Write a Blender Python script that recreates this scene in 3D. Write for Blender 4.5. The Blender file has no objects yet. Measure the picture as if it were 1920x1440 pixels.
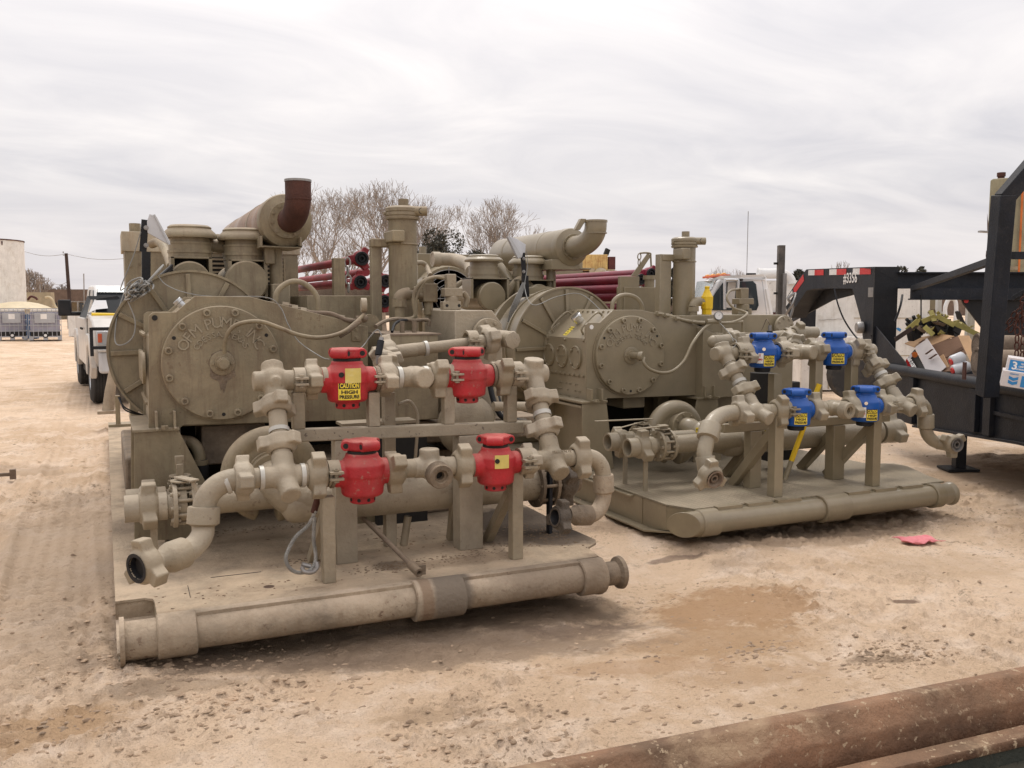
import bpy, bmesh, math, random
import numpy as np
from mathutils import Vector, Matrix, Quaternion
R = math.radians
random.seed(7); np.random.seed(7)
SC = bpy.context.scene
COL = SC.collection

# ---------------------------------------------------------------- camera
CAMF, CAMH = 1700.0, 1.6
PITCH = math.atan(150/CAMF); TH = math.atan(.449)
cT, sT = math.cos(TH), math.sin(TH)
cam = bpy.data.cameras.new('camera'); camo = bpy.data.objects.new('camera', cam); COL.objects.link(camo)
camo.location = (0, 0, CAMH); camo.rotation_euler = (math.pi/2-PITCH, 0, -TH)
cam.sensor_width = 36; cam.lens = CAMF/1920*36; cam.clip_end = 3000; cam.clip_start = .05
SC.camera = camo

# ---------------------------------------------------------------- world, sun, exposure
SUN_EL, SUN_AZ = R(62), R(14)
w = bpy.data.worlds.new('World'); SC.world = w; w.use_nodes = True
nt = w.node_tree; nt.nodes.clear()
def WN(t, **k):
    n = nt.nodes.new(t)
    for a, b in k.items(): setattr(n, a, b)
    return n
out = WN('ShaderNodeOutputWorld'); bg = WN('ShaderNodeBackground')
sky = WN('ShaderNodeTexSky', sky_type='NISHITA', sun_disc=False, sun_elevation=SUN_EL, sun_rotation=SUN_AZ)
sky.dust_density = 3
tc = WN('ShaderNodeTexCoord'); sep = WN('ShaderNodeSeparateXYZ'); nt.links.new(tc.outputs['Generated'], sep.inputs[0])
mx = WN('ShaderNodeMath', operation='MAXIMUM'); nt.links.new(sep.outputs[2], mx.inputs[0]); mx.inputs[1].default_value = .0
ad = WN('ShaderNodeMath', operation='ADD'); nt.links.new(mx.outputs[0], ad.inputs[0]); ad.inputs[1].default_value = .16
dv = WN('ShaderNodeVectorMath', operation='DIVIDE'); cb = WN('ShaderNodeCombineXYZ')
for i in range(3): nt.links.new(ad.outputs[0], cb.inputs[i])
nt.links.new(tc.outputs['Generated'], dv.inputs[0]); nt.links.new(cb.outputs[0], dv.inputs[1])
mp = WN('ShaderNodeMapping'); mp.inputs['Rotation'].default_value = (0, 0, R(-30)); mp.inputs['Scale'].default_value = (.8, 1.25, 0.2)
nt.links.new(dv.outputs[0], mp.inputs[0])
n1 = WN('ShaderNodeTexNoise'); n1.inputs['Scale'].default_value = 1.5; n1.inputs['Detail'].default_value = 8; n1.inputs['Roughness'].default_value = .55; n1.inputs['Distortion'].default_value = .9
nt.links.new(mp.outputs[0], n1.inputs[0])
n2 = WN('ShaderNodeTexNoise'); n2.inputs['Scale'].default_value = .55; n2.inputs['Detail'].default_value = 3
nt.links.new(dv.outputs[0], n2.inputs[0])
ma = WN('ShaderNodeMath', operation='MULTIPLY_ADD'); nt.links.new(n1.outputs[0], ma.inputs[0]); ma.inputs[1].default_value = .62
m2 = WN('ShaderNodeMath', operation='MULTIPLY'); nt.links.new(n2.outputs[0], m2.inputs[0]); m2.inputs[1].default_value = .38
nt.links.new(m2.outputs[0], ma.inputs[2])
cr = WN('ShaderNodeValToRGB'); e = cr.color_ramp.elements
e[0].position = .30; e[0].color = (.56, .55, .585, 1); e[1].position = .62; e[1].color = (.83, .79, .775, 1)
nt.links.new(ma.outputs[0], cr.inputs[0])
# overhead the cloud deck is brighter than at the horizon
zr = WN('ShaderNodeMapRange'); nt.links.new(sep.outputs[2], zr.inputs[0]); zr.inputs[1].default_value = .0; zr.inputs[2].default_value = .95; zr.inputs[3].default_value = .93; zr.inputs[4].default_value = 1.75
mul = WN('ShaderNodeVectorMath', operation='SCALE'); nt.links.new(cr.outputs[0], mul.inputs[0]); nt.links.new(zr.outputs[0], mul.inputs['Scale'])
hz = WN('ShaderNodeMapRange'); nt.links.new(sep.outputs[2], hz.inputs[0]); hz.inputs[1].default_value = 0; hz.inputs[2].default_value = .12; hz.inputs[3].default_value = .55; hz.inputs[4].default_value = 0
mh = WN('ShaderNodeMixRGB'); nt.links.new(hz.outputs[0], mh.inputs[0]); nt.links.new(mul.outputs[0], mh.inputs[1]); mh.inputs[2].default_value = (.74, .685, .70, 1)
sk = WN('ShaderNodeVectorMath', operation='SCALE'); nt.links.new(sky.outputs[0], sk.inputs[0]); sk.inputs['Scale'].default_value = .08
mix = WN('ShaderNodeMixRGB'); mix.inputs[0].default_value = .94
nt.links.new(sk.outputs[0], mix.inputs[1]); nt.links.new(mh.outputs[0], mix.inputs[2])
nt.links.new(mix.outputs[0], bg.inputs[0]); bg.inputs[1].default_value = 1.0
nt.links.new(bg.outputs[0], out.inputs[0])
sl = bpy.data.lights.new('sun', 'SUN'); so = bpy.data.objects.new('sun', sl); COL.objects.link(so)
sl.energy = 1.35; sl.angle = R(18); sl.color = (1, .95, .88)
sd = Vector((math.sin(SUN_AZ)*math.cos(SUN_EL), math.cos(SUN_AZ)*math.cos(SUN_EL), math.sin(SUN_EL)))
so.rotation_euler = sd.to_track_quat('Z', 'Y').to_euler()
SC.view_settings.view_transform = 'Standard'; SC.view_settings.look = 'None'
SC.view_settings.exposure = 0.21; SC.view_settings.gamma = 1
SC.cycles.max_bounces = 6; SC.cycles.diffuse_bounces = 3; SC.cycles.glossy_bounces = 3; SC.cycles.transparent_max_bounces = 8

# ---------------------------------------------------------------- where things stand
# scene axes: x runs along the front edge of the pump skids, y along their length
def _ray(x, y):
    a = (x-960)/CAMF; b = (720-y)/CAMF
    Y = math.cos(PITCH)+math.sin(PITCH)*b; Z = -math.sin(PITCH)+math.cos(PITCH)*b
    return a*cT+Y*sT, -a*sT+Y*cT, Z, Y
def P(x, y, v=None, z=None, u=None, Y=None):
    r = _ray(x, y)
    t = v/r[1] if v is not None else (z-CAMH)/r[2] if z is not None else u/r[0] if u is not None else Y/r[3]
    return Vector((r[0]*t, r[1]*t, CAMH+r[2]*t))
def L(px, p):            # a length seen as px pixels at point p
    return px*(p.x*sT+p.y*cT)/CAMF
def F(X, Y, Z=0):        # street-aligned axes (trailer, trucks, far things)
    return Vector((X*cT+Y*sT, -X*sT+Y*cT, Z))
ROTF = Matrix.Rotation(-TH, 4, 'Z')
EX, EY, EZ = Vector((1,0,0)), Vector((0,1,0)), Vector((0,0,1))
FX, FY = F(1,0), F(0,1)

# ---------------------------------------------------------------- mesh builder
def frame(ax):
    ax = Vector(ax).normalized()
    up = EZ if abs(ax.z) < .9 else EX
    a = up.cross(ax).normalized(); b = ax.cross(a)
    return ax, a, b
class MB:
    def __init__(s): s.v = []; s.f = []
    def add(s, vs, fs):
        k = len(s.v); s.v += [tuple(x) for x in vs]; s.f += [tuple(i+k for i in f) for f in fs]; return s
    def box(s, c, sz, M=None):
        c = Vector(c); hx, hy, hz = sz[0]/2, sz[1]/2, sz[2]/2
        vs = []
        for x in (-hx, hx):
            for y in (-hy, hy):
                for z in (-hz, hz):
                    p = Vector((x, y, z))
                    if M is not None: p = M.to_3x3() @ p
                    vs.append(c+p)
        return s.add(vs, [(0,1,3,2),(4,6,7,5),(0,4,5,1),(2,3,7,6),(0,2,6,4),(1,5,7,3)])
    def bb(s, p0, p1):
        p0, p1 = Vector(p0), Vector(p1)
        return s.box((p0+p1)/2, [abs(p1[i]-p0[i]) for i in range(3)])
    def bar(s, a, b, w, h, up=None):   # rectangular bar from a to b
        a, b = Vector(a), Vector(b); d = (b-a); ln = d.length; d.normalize()
        up = Vector(up) if up is not None else (EZ if abs(d.z) < .95 else EY)
        x = up.cross(d).normalized(); y = d.cross(x)
        M = Matrix((x, y, d)).transposed()
        return s.box((a+b)/2, (w, h, ln), M.to_4x4())
    def lathe(s, o, ax, prof, n=24, cap=True, a0=0, a1=2*math.pi):
        o = Vector(o); ax, x, y = frame(ax); vs = []; fs = []
        full = abs(a1-a0-2*math.pi) < 1e-6; m = n if full else n+1
        for t, r in prof:
            for i in range(m):
                a = a0+(a1-a0)*i/n
                vs.append(o+ax*t+(x*math.cos(a)+y*math.sin(a))*r)
        for k in range(len(prof)-1):
            for i in range(n):
                j = (i+1) % m
                fs.append((k*m+i, k*m+j, (k+1)*m+j, (k+1)*m+i))
        if cap and full:
            if prof[0][1] > 1e-5: fs.append(tuple(range(m-1, -1, -1)))
            if prof[-1][1] > 1e-5: fs.append(tuple((len(prof)-1)*m+i for i in range(m)))
        return s.add(vs, fs)
    def cyl(s, a, b, r, r2=None, n=20, cap=True):
        a, b = Vector(a), Vector(b)
        return s.lathe(a, b-a, [(0, r), ((b-a).length, r if r2 is None else r2)], n, cap)
    def ring(s, a, b, r, ri, n=24):    # short open tube with a wall
        a, b = Vector(a), Vector(b); l = (b-a).length
        return s.lathe(a, b-a, [(l, ri), (0, ri), (0, r), (l, r), (l, ri)], n, False)
    def tube(s, pts, r, n=10, cap=True, smooth=0):
        pts = [Vector(p) for p in pts]
        if smooth: pts = catmull(pts, smooth)
        rs = r if isinstance(r, (list, tuple)) else [r]*len(pts)
        if len(rs) != len(pts): rs = [rs[min(len(rs)-1, int(i*len(rs)/len(pts)))] for i in range(len(pts))]
        vs = []; fs = []; x = None
        for i, p in enumerate(pts):
            d = (pts[min(i+1, len(pts)-1)]-pts[max(i-1, 0)])
            d = d.normalized() if d.length > 1e-9 else EZ
            if x is None: _, x, _ = frame(d)
            x = (x-d*x.dot(d))
            x = x.normalized() if x.length > 1e-6 else frame(d)[1]
            y = d.cross(x)
            for k in range(n):
                a = 2*math.pi*k/n
                vs.append(p+(x*math.cos(a)+y*math.sin(a))*rs[i])
        for i in range(len(pts)-1):
            for k in range(n):
                j = (k+1) % n
                fs.append((i*n+k, i*n+j, (i+1)*n+j, (i+1)*n+k))
        if cap: fs.append(tuple(range(n-1, -1, -1))); fs.append(tuple((len(pts)-1)*n+k for k in range(n)))
        return s.add(vs, fs)
    def prism(s, poly, dvec):          # closed outline of 3D points pushed along dvec
        poly = [Vector(p) for p in poly]; dvec = Vector(dvec); n = len(poly)
        vs = poly+[p+dvec for p in poly]
        nrm = Vector()
        for i in range(n): nrm += (poly[i]-poly[0]).cross(poly[(i+1) % n]-poly[0])
        rev = nrm.dot(dvec) > 0
        f0 = list(range(n)); f1 = [n+i for i in range(n)]
        sides = [(i, (i+1) % n, n+(i+1) % n, n+i) for i in range(n)]
        if rev: f0.reverse()
        else: f1.reverse(); sides = [tuple(reversed(q)) for q in sides]
        return s.add(vs, [tuple(f0), tuple(f1)]+sides)
    def ball(s, c, r, nu=16, nv=10, sc=(1,1,1)):
        c = Vector(c); vs = []; fs = []
        for i in range(nv+1):
            t = math.pi*i/nv
            for k in range(nu):
                a = 2*math.pi*k/nu
                vs.append(c+Vector((r*sc[0]*math.sin(t)*math.cos(a), r*sc[1]*math.sin(t)*math.sin(a), r*sc[2]*math.cos(t))))
        for i in range(nv):
            for k in range(nu):
                j = (k+1) % nu
                fs.append((i*nu+k, (i+1)*nu+k, (i+1)*nu+j, i*nu+j))
        return s.add(vs, fs)
    def torus(s, c, ax, R1, r, n=40, m=10, a0=0, a1=2*math.pi):
        c = Vector(c); ax, x, y = frame(ax)
        full = abs(a1-a0-2*math.pi) < 1e-6; pts = []
        for i in range(n+1):
            a = a0+(a1-a0)*i/n
            pts.append(c+(x*math.cos(a)+y*math.sin(a))*R1)
        return s.tube(pts, r, m, not full)
    def quad(s, a, b, c, d): return s.add([a, b, c, d], [(0, 1, 2, 3)])
def catmull(p, k):
    q = [p[0]*2-p[1]]+list(p)+[p[-1]*2-p[-2]]; o = []
    for i in range(1, len(q)-2):
        for j in range(k):
            t = j/k; a, b, c, d = q[i-1], q[i], q[i+1], q[i+2]
            o.append(.5*((2*b)+(c-a)*t+(2*a-5*b+4*c-d)*t*t+(3*b-a-3*c+d)*t**3))
    o.append(q[-2]); return o
def bezarc(a, corner, b, n=10):        # quarter-bend between a and b round a corner
    a, c, b = Vector(a), Vector(corner), Vector(b); k = .5523
    c1 = a+(c-a)*k; c2 = b+(c-b)*k; o = []
    for i in range(n+1):
        t = i/n; o.append(a*(1-t)**3+c1*3*t*(1-t)**2+c2*3*t*t*(1-t)+b*t**3)
    return o

# ---------------------------------------------------------------- objects
WM = {}
def link(name, data, parent, M):
    o = bpy.data.objects.new(name, data); COL.objects.link(o)
    WM[o.name] = M.copy()
    if parent is not None:
        o.parent = parent; o.matrix_basis = WM[parent.name].inverted() @ M
    else: o.matrix_basis = M
    return o
def finish(me, ang=38):
    me.polygons.foreach_set('use_smooth', [True]*len(me.polygons))
    me.set_sharp_from_angle(angle=R(ang)); me.update()
def tomesh(mb, name, ang=38, weld=False):
    me = bpy.data.meshes.new(name); me.from_pydata(mb.v, [], mb.f)
    bm = bmesh.new(); bm.from_mesh(me)
    bmesh.ops.remove_doubles(bm, verts=bm.verts, dist=1e-5)
    if not weld: bmesh.ops.recalc_face_normals(bm, faces=bm.faces)
    bm.to_mesh(me); bm.free()
    finish(me, ang); return me
def build(mb, name, mat, parent=None, bevel=0, ang=38, lab=None, base=False, raw=False):
    me = tomesh(mb, name, ang, weld=raw); me.materials.append(M_[mat] if isinstance(mat, str) else mat)
    n = len(me.vertices); co = np.empty(n*3, 'f'); me.vertices.foreach_get('co', co); co = co.reshape(-1, 3)
    lo, hi = co.min(0), co.max(0); c = (lo+hi)/2
    if base: c[2] = lo[2]
    co -= c; me.vertices.foreach_set('co', co.ravel()); me.update()
    o = link(name, me, parent, Matrix.Translation(Vector([float(q) for q in c])))
    if bevel:
        b = o.modifiers.new('bevel', 'BEVEL'); b.width = bevel; b.segments = 2; b.limit_method = 'ANGLE'; b.angle_limit = R(40); b.harden_normals = False
    if lab: o['label'] = lab
    return o
def cast(mb, name, mat, parent=None, vox=.008, it=3, lab=None):   # parts fused like one casting
    o = build(mb, name, mat, parent, raw=True)
    r = o.modifiers.new('fuse', 'REMESH'); r.mode = 'VOXEL'; r.voxel_size = vox; r.use_smooth_shade = True
    s = o.modifiers.new('soft', 'SMOOTH'); s.iterations = it; s.factor = .6
    if lab: o['label'] = lab
    return o
def bake(o):
    dg = bpy.context.evaluated_depsgraph_get(); dg.update()
    me = bpy.data.meshes.new_from_object(o.evaluated_get(dg))
    me.name = o.name; o.modifiers.clear(); o.data = me; return o
def inst(src, name, parent, M, mat=None):
    me = src
    if mat is not None:
        key = (src.name, mat)
        if key not in _ic:
            c = src.copy(); c.materials.clear(); c.materials.append(M_[mat]); _ic[key] = c
        me = _ic[key]
    return link(name, me, parent, M)
_ic = {}
def root(name, loc, label, cat, group=None, kind=None):
    o = link(name, None, None, Matrix.Translation(Vector(loc)))
    o['label'] = label; o['category'] = cat
    if group: o['group'] = group
    return o
def tag(o, label, cat, group=None, kind=None):
    if kind: o['kind'] = kind
    if label: o['label'] = label
    if cat: o['category'] = cat
    if group: o['group'] = group
    return o
def orient(p, ax, roll=0, up=None):    # matrix whose Z axis is ax
    a, x, y = frame(ax)
    M = Matrix((x, y, a)).transposed().to_4x4() @ Matrix.Rotation(roll, 4, 'Z')
    return Matrix.Translation(Vector(p)) @ M
_tc = {}
def text_geo(s, size, ext, bold=0.0, sx=1.0):
    key = (s, size, ext, bold, sx)
    if key not in _tc:
        cu = bpy.data.curves.new('t', 'FONT'); cu.body = s; cu.size = size; cu.extrude = ext; cu.offset = bold
        cu.align_x = 'CENTER'; cu.align_y = 'CENTER'; cu.resolution_u = 2
        ob = bpy.data.objects.new('t', cu); COL.objects.link(ob)
        bpy.context.view_layer.update()
        me = bpy.data.meshes.new_from_object(ob.evaluated_get(bpy.context.evaluated_depsgraph_get()))
        _tc[key] = ([Vector((q.co.x*sx, q.co.y, q.co.z)) for q in me.vertices], [tuple(p.vertices) for p in me.polygons])
        bpy.data.objects.remove(ob); bpy.data.curves.remove(cu); bpy.data.meshes.remove(me)
    return _tc[key]
def text(mb, s, o, ex, ey, size, ext=.002, bold=0.0, sx=1.0):
    vs, fs = text_geo(s, size, ext, bold, sx); o = Vector(o); ex = Vector(ex).normalized(); ey = Vector(ey).normalized(); ez = ex.cross(ey)
    mb.add([o+ex*q.x+ey*q.y+ez*q.z for q in vs], fs); return mb

# ---------------------------------------------------------------- materials
M_ = {}
def mat(name, base, rough=.6, metal=0, dust=0, dustc=(.50,.38,.26), var=.12, chips=0, chipc=(.10,.045,.025), bump=.15, bscale=60,
        stain=0, stainc=(.09,.06,.035), streak=0, spec=.4, fine=0.0, tread=False, coat=0, spots=(), rv=.0):
    m = bpy.data.materials.new(name); m.use_nodes = True; nt = m.node_tree; nd = nt.nodes; lk = nt.links
    b = nd['Principled BSDF']; b.inputs['Roughness'].default_value = rough; b.inputs['Metallic'].default_value = metal
    b.inputs['Specular IOR Level'].default_value = spec
    if coat: b.inputs['Coat Weight'].default_value = coat; b.inputs['Coat Roughness'].default_value = .15
    geo = nd.new('ShaderNodeNewGeometry')
    def noise(s, d=5, r=.6, vec=None, dist=0):
        n = nd.new('ShaderNodeTexNoise'); n.inputs['Scale'].default_value = s; n.inputs['Detail'].default_value = d; n.inputs['Roughness'].default_value = r
        n.inputs['Distortion'].default_value = dist
        lk.new(vec if vec is not None else geo.outputs['Position'], n.inputs[0]); return n.outputs[0]
    def rng(v, a, b_, c=0, d=1):
        n = nd.new('ShaderNodeMapRange'); lk.new(v, n.inputs[0])
        for i, q in enumerate((a, b_, c, d)): n.inputs[i+1].default_value = q
        return n.outputs[0]
    def mul(a, c):
        n = nd.new('ShaderNodeMath'); n.operation = 'MULTIPLY'; lk.new(a, n.inputs[0])
        if isinstance(c, (int, float)): n.inputs[1].default_value = c
        else: lk.new(c, n.inputs[1])
        return n.outputs[0]
    def mixc(f, a, c):
        n = nd.new('ShaderNodeMixRGB')
        if isinstance(f, (int, float)): n.inputs[0].default_value = f
        else: lk.new(f, n.inputs[0])
        for i, q in ((1, a), (2, c)):
            if isinstance(q, tuple): n.inputs[i].default_value = (*q, 1)
            else: lk.new(q, n.inputs[i])
        return n.outputs[0]
    dk = tuple(q*(1-var*1.6) for q in base); lt = tuple(min(1, q*(1+var)) for q in base)
    col = mixc(rng(noise(3.1, 6, .65), .32, .68), dk, lt)
    if fine: col = mixc(rng(noise(170, 2), .5, .75, 0, fine), col, tuple(q*.45 for q in base))
    if stain: col = mixc(mul(rng(noise(2.3, 8, .7, dist=.6), .52, .66), stain), col, stainc)
    if streak:
        mpg = nd.new('ShaderNodeMapping'); mpg.inputs['Scale'].default_value = (9, 9, .9); lk.new(geo.outputs['Position'], mpg.inputs[0])
        col = mixc(mul(rng(noise(2.2, 6, .7, mpg.outputs[0]), .5, .72), streak), col, stainc)
    if chips:
        ch = mul(rng(noise(30, 5, .65), .605, .63), rng(noise(3.7, 3), .5-.1*chips, .62))
        col = mixc(mul(ch, min(1, chips*1.3)), col, chipc)
    if rv:
        oi = nd.new('ShaderNodeObjectInfo'); hs = nd.new('ShaderNodeHueSaturation'); lk.new(rng(oi.outputs['Random'], 0, 1, 1-rv, 1+rv), hs.inputs['Value']); lk.new(rng(oi.outputs['Random'], 0, 1, 1+rv*.8, 1-rv*.8), hs.inputs['Saturation']); lk.new(col, hs.inputs['Color']); col = hs.outputs[0]
    rs = None
    if dust:
        sp = nd.new('ShaderNodeSeparateXYZ'); lk.new(geo.outputs['Normal'], sp.inputs[0])
        up = rng(sp.outputs[2], .15, .95)
        df = mul(mul(up, rng(noise(6, 6, .7), .25, .62)), dust)
        col = mixc(df, col, dustc)
        rs = rng(df, 0, 1, rough, min(1, rough+.4))
        lk.new(rs, b.inputs['Roughness'])
    for (cx, cy, rx, ry, sc_, sa, ed_) in spots:
        mpg = nd.new('ShaderNodeMapping'); mpg.vector_type = 'TEXTURE'; mpg.inputs['Location'].default_value = (cx, cy, 0); mpg.inputs['Scale'].default_value = (rx, ry, 1e4)
        lk.new(geo.outputs['Position'], mpg.inputs[0]); ln = nd.new('ShaderNodeVectorMath'); ln.operation = 'LENGTH'; lk.new(mpg.outputs[0], ln.inputs[0])
        ad_ = nd.new('ShaderNodeMath'); ad_.operation = 'ADD'; lk.new(ln.outputs['Value'], ad_.inputs[0]); lk.new(noise(7, 7, .7), ad_.inputs[1])
        col = mixc(rng(ad_.outputs[0], 1.35, 1.35+ed_, sa, 0), col, sc_)
    lk.new(col, b.inputs['Base Color'])
    if bump or tread:
        bn = nd.new('ShaderNodeBump'); bn.inputs['Strength'].default_value = bump; bn.inputs['Distance'].default_value = .01
        lk.new(noise(bscale, 5, .6), bn.inputs['Height']); last = bn
        if tread:   # raised lozenge plate
            br = nd.new('ShaderNodeTexChecker'); br.inputs['Scale'].default_value = 34
            mpg = nd.new('ShaderNodeMapping'); mpg.inputs['Rotation'].default_value = (0, 0, R(45)); mpg.inputs['Scale'].default_value = (1, 1, .001)
            lk.new(geo.outputs['Position'], mpg.inputs[0]); lk.new(mpg.outputs[0], br.inputs[0])
            tcx = nd.new('ShaderNodeMixRGB'); tcx.blend_type = 'MULTIPLY'; lk.new(mul(br.outputs[1], .5), tcx.inputs[0]); lk.new(col, tcx.inputs[1]); tcx.inputs[2].default_value = (.74, .74, .74, 1); lk.new(tcx.outputs[0], b.inputs['Base Color'])
            b2 = nd.new('ShaderNodeBump'); b2.inputs['Strength'].default_value = .8; b2.inputs['Distance'].default_value = .006
            lk.new(br.outputs[1], b2.inputs['Height']); lk.new(bn.outputs[0], b2.inputs['Normal']); last = b2
        lk.new(last.outputs[0], b.inputs['Normal'])
    M_[name] = m; return m
TAN1 = (.262, .217, .140); TAN2 = (.254, .210, .135)
mat('tan_old', TAN1, .52, rv=.07, dust=.6, var=.18, chips=.25, stain=.5, stainc=(.15,.105,.068), streak=.75, bump=.25, dustc=(.44,.345,.245))
mat('tan_valve', (.325,.273,.196), .5, rv=.12, dust=.55, var=.15, chips=.3, stain=.45, stainc=(.18,.14,.095), bump=.5, bscale=45, dustc=(.47,.385,.285))
DS = [(P(1050,1003,z=.2), .34, .22, (.085,.062,.045), .85, .35), (P(985,1000,z=.2), .40, .20, (.12,.09,.065), .75, .4), (P(1010,975,z=.2), .50, .42, (.075,.055,.04), .9, .3), (P(780,950,z=.2), .5, .22, (.10,.075,.055), .8, .4), (P(740,1060,z=.2), .10, .08, (.13,.095,.065), .8, .5), (P(880,1050,z=.2), .3, .08, (.22,.155,.10), .6, .5), (P(500,1000,z=.2), .3, .12, (.24,.17,.11), .6, .6), (P(430,970,z=.2), .8, .3, (.22,.165,.115), .6, .6), (P(504,1100,z=.2), .03, .03, (.06,.03,.02), .9, .2)]
DS = [(q.x, q.y, rx, ry, c, a, e_) for q, rx, ry, c, a, e_ in DS]
MS = [(1.56, 4.27, .11, .4, (.17,.138,.105), .9, .35), (1.42, 4.27, .03, .3, (.20,.13,.08), .7, .4), (2.15,4.27,.3,.3,(.2,.15,.105),.6,.5)]
mat('tan_muddy', (.33,.265,.19), .85, dust=.95, spots=MS, var=.25, chips=.5, stain=.75, stainc=(.20,.14,.085), streak=.45, bump=.9, bscale=38, dustc=(.58,.46,.34))
mat('tan_deck', (.33,.265,.19), .9, spots=DS, dust=.8, var=.25, chips=.5, stain=.85, stainc=(.17,.115,.07), bump=1.0, bscale=45, dustc=(.56,.43,.30))
mat('tan_chipped', (.325,.273,.196), .5, dust=.4, var=.15, chips=2.2, chipc=(.055,.035,.028), stain=.35, stainc=(.24,.19,.14), bump=.4, bscale=45, dustc=(.47,.385,.285))
mat('tan_new', TAN2, .38, coat=.3, rv=.05, dust=.3, var=.10, chips=.06, stain=.3, streak=.15, stainc=(.2,.15,.1), bump=.12, dustc=(.38,.31,.225))
mat('tan_iron', (.285,.240,.168), .4, coat=.25, rv=.08, dust=.35, var=.08, chips=.08, bump=.35, bscale=50, dustc=(.42,.35,.255))
mat('tan_tread', (.25,.212,.145), .5, dust=.45, var=.12, chips=.1, stain=.2, stainc=(.2,.15,.1), bump=.15, tread=True, dustc=(.44,.35,.25))
mat('grease', (.10,.08,.06), .55, dust=.4, var=.4, stain=.6, stainc=(.03,.022,.016), bump=1.4, bscale=35, dustc=(.28,.22,.16))
mat('greasy_shaded_tan', (.19,.145,.10), .6, dust=.45, var=.35, stain=.7, stainc=(.07,.05,.035), bump=1.0, bscale=40)  # for greasy parts, and for shade painted into recesses
mat('red', (.42,.020,.026), .5, dust=.45, var=.22, chips=.35, chipc=(.28,.2,.15), stain=.5, stainc=(.30,.085,.075), bump=.35, bscale=70, dustc=(.55,.27,.21))
mat('red_dark', (.26,.02,.03), .5, dust=.35, var=.25, stain=.4, stainc=(.10,.03,.02), bump=.3, dustc=(.36,.14,.13))
mat('crimson', (.20,.008,.03), .38, dust=.3, var=.2, bump=.1, dustc=(.34,.12,.13))
mat('blue', (.010,.085,.36), .38, dust=.12, var=.12, bump=.12, dustc=(.2,.25,.4))
mat('black', (.011,.012,.015), .5, spec=.3, dust=.12, var=.3, bump=.2, dustc=(.14,.12,.10), stain=.2, stainc=(.06,.05,.045))
mat('black_old', (.010,.013,.020), .55, spec=.3, dust=.4, fine=0, var=.3, chips=.2, chipc=(.06,.05,.045), bump=.35, dustc=(.12,.11,.10), stain=.5, stainc=(.035,.034,.036), streak=.25)
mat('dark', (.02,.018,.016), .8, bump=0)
mat('rubber', (.035,.034,.034), .8, dust=.4, var=.2, bump=.4, bscale=90, dustc=(.22,.18,.14), stain=.5, stainc=(.12,.1,.08))
mat('rust', (.085,.032,.022), .75, dust=.15, var=.3, stain=.6, stainc=(.06,.022,.018), bump=.6, bscale=70, dustc=(.3,.2,.14), fine=.6)
mat('old_muffler', (.27,.185,.135), .6, dust=.35, var=.2, stain=.8, stainc=(.40,.36,.33), streak=0, chips=.6, bump=.25)
mat('alu', (.62,.63,.64), .35, metal=.85, var=.1, bump=.2, stain=.3, stainc=(.35,.33,.3))
mat('band', (.50,.48,.43), .45, metal=.25, var=.12, bump=.2, stain=.4, stainc=(.38,.33,.27))
mat('chrome', (.75,.76,.77), .12, metal=1, var=.05, bump=.05)
mat('steel', (.32,.31,.30), .45, metal=.7, var=.2, bump=.3, stain=.4, stainc=(.16,.12,.09))
mat('plastic_grey', (.50,.51,.53), .5, dust=.2, var=.06, bump=.1)
mat('yellow', (.78,.52,.02), .45, dust=.15, var=.08, bump=.1)
mat('yellow_old', (.42,.37,.12), .8, dust=.3, var=.25, bump=.4, stain=.5, stainc=(.25,.22,.08))
mat('sticker_yellow', (.80,.62,.06), .5, var=.05, bump=0, stain=.25, stainc=(.6,.45,.12))
mat('sticker_black', (.02,.018,.015), .5, var=.1, bump=0)
mat('sticker_white', (.78,.76,.73), .5, var=.06, bump=0)
mat('sticker_red', (.6,.03,.03), .5, var=.06, bump=0)
mat('label_gold', (.62,.50,.14), .45, var=.12, bump=0, stain=.5, stainc=(.75,.72,.6))
mat('white_clean', (.86,.86,.86), .35, var=.02, bump=.0, coat=.3)
mat('windshield', (.02,.022,.025), .6, var=.1, bump=0, spec=.1)
mat('lit_lettering_tan', (.30,.255,.18), .5, dust=.3, var=.1, bump=.1, dustc=(.5,.43,.32))  # lighter tan puts the lit letter edges into the colour
mat('white', (.74,.74,.73), .4, dust=.15, var=.05, bump=.05, stain=.2, stainc=(.5,.46,.4), coat=.3)
mat('white_old', (.77,.75,.71), .6, dust=.2, var=.08, bump=.1, stain=.35, stainc=(.42,.36,.28), streak=.3, chips=.3)
mat('white_dirty', (.54,.52,.49), .45, dust=.2, var=.1, bump=.08, stain=.5, stainc=(.40,.31,.22), coat=.2)
mat('glass', (.035,.045,.05), .08, var=.1, bump=0, spec=.8)
mat('glass_strip', (.09,.11,.12), .2, var=.15, bump=0, spec=.6)
mat('glass_sky', (.22,.27,.28), .15, var=.15, bump=0, spec=.9)  # paler glass, the reflected sky put into its colour
mat('lamp_glass', (.45,.46,.47), .1, var=.1, bump=0, spec=.8)
mat('orange', (.55,.14,.02), .3, var=.2, bump=0)
mat('amber', (.75,.30,.03), .25, var=.2, bump=0)
mat('orange_lens', (.6,.13,.06), .2, var=.2, bump=0)
mat('cardboard', (.42,.26,.14), .85, var=.1, bump=.2, stain=.2, stainc=(.3,.18,.1))
mat('card_in', (.16,.09,.055), .9, var=.15, bump=.2)
mat('card_white', (.62,.58,.57), .7, var=.06, bump=.1, stain=.2, stainc=(.5,.42,.36))
mat('card_blue', (.03,.22,.50), .6, var=.06, bump=.05)
mat('bottle', (.60,.61,.63), .3, var=.06, bump=0)
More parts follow.
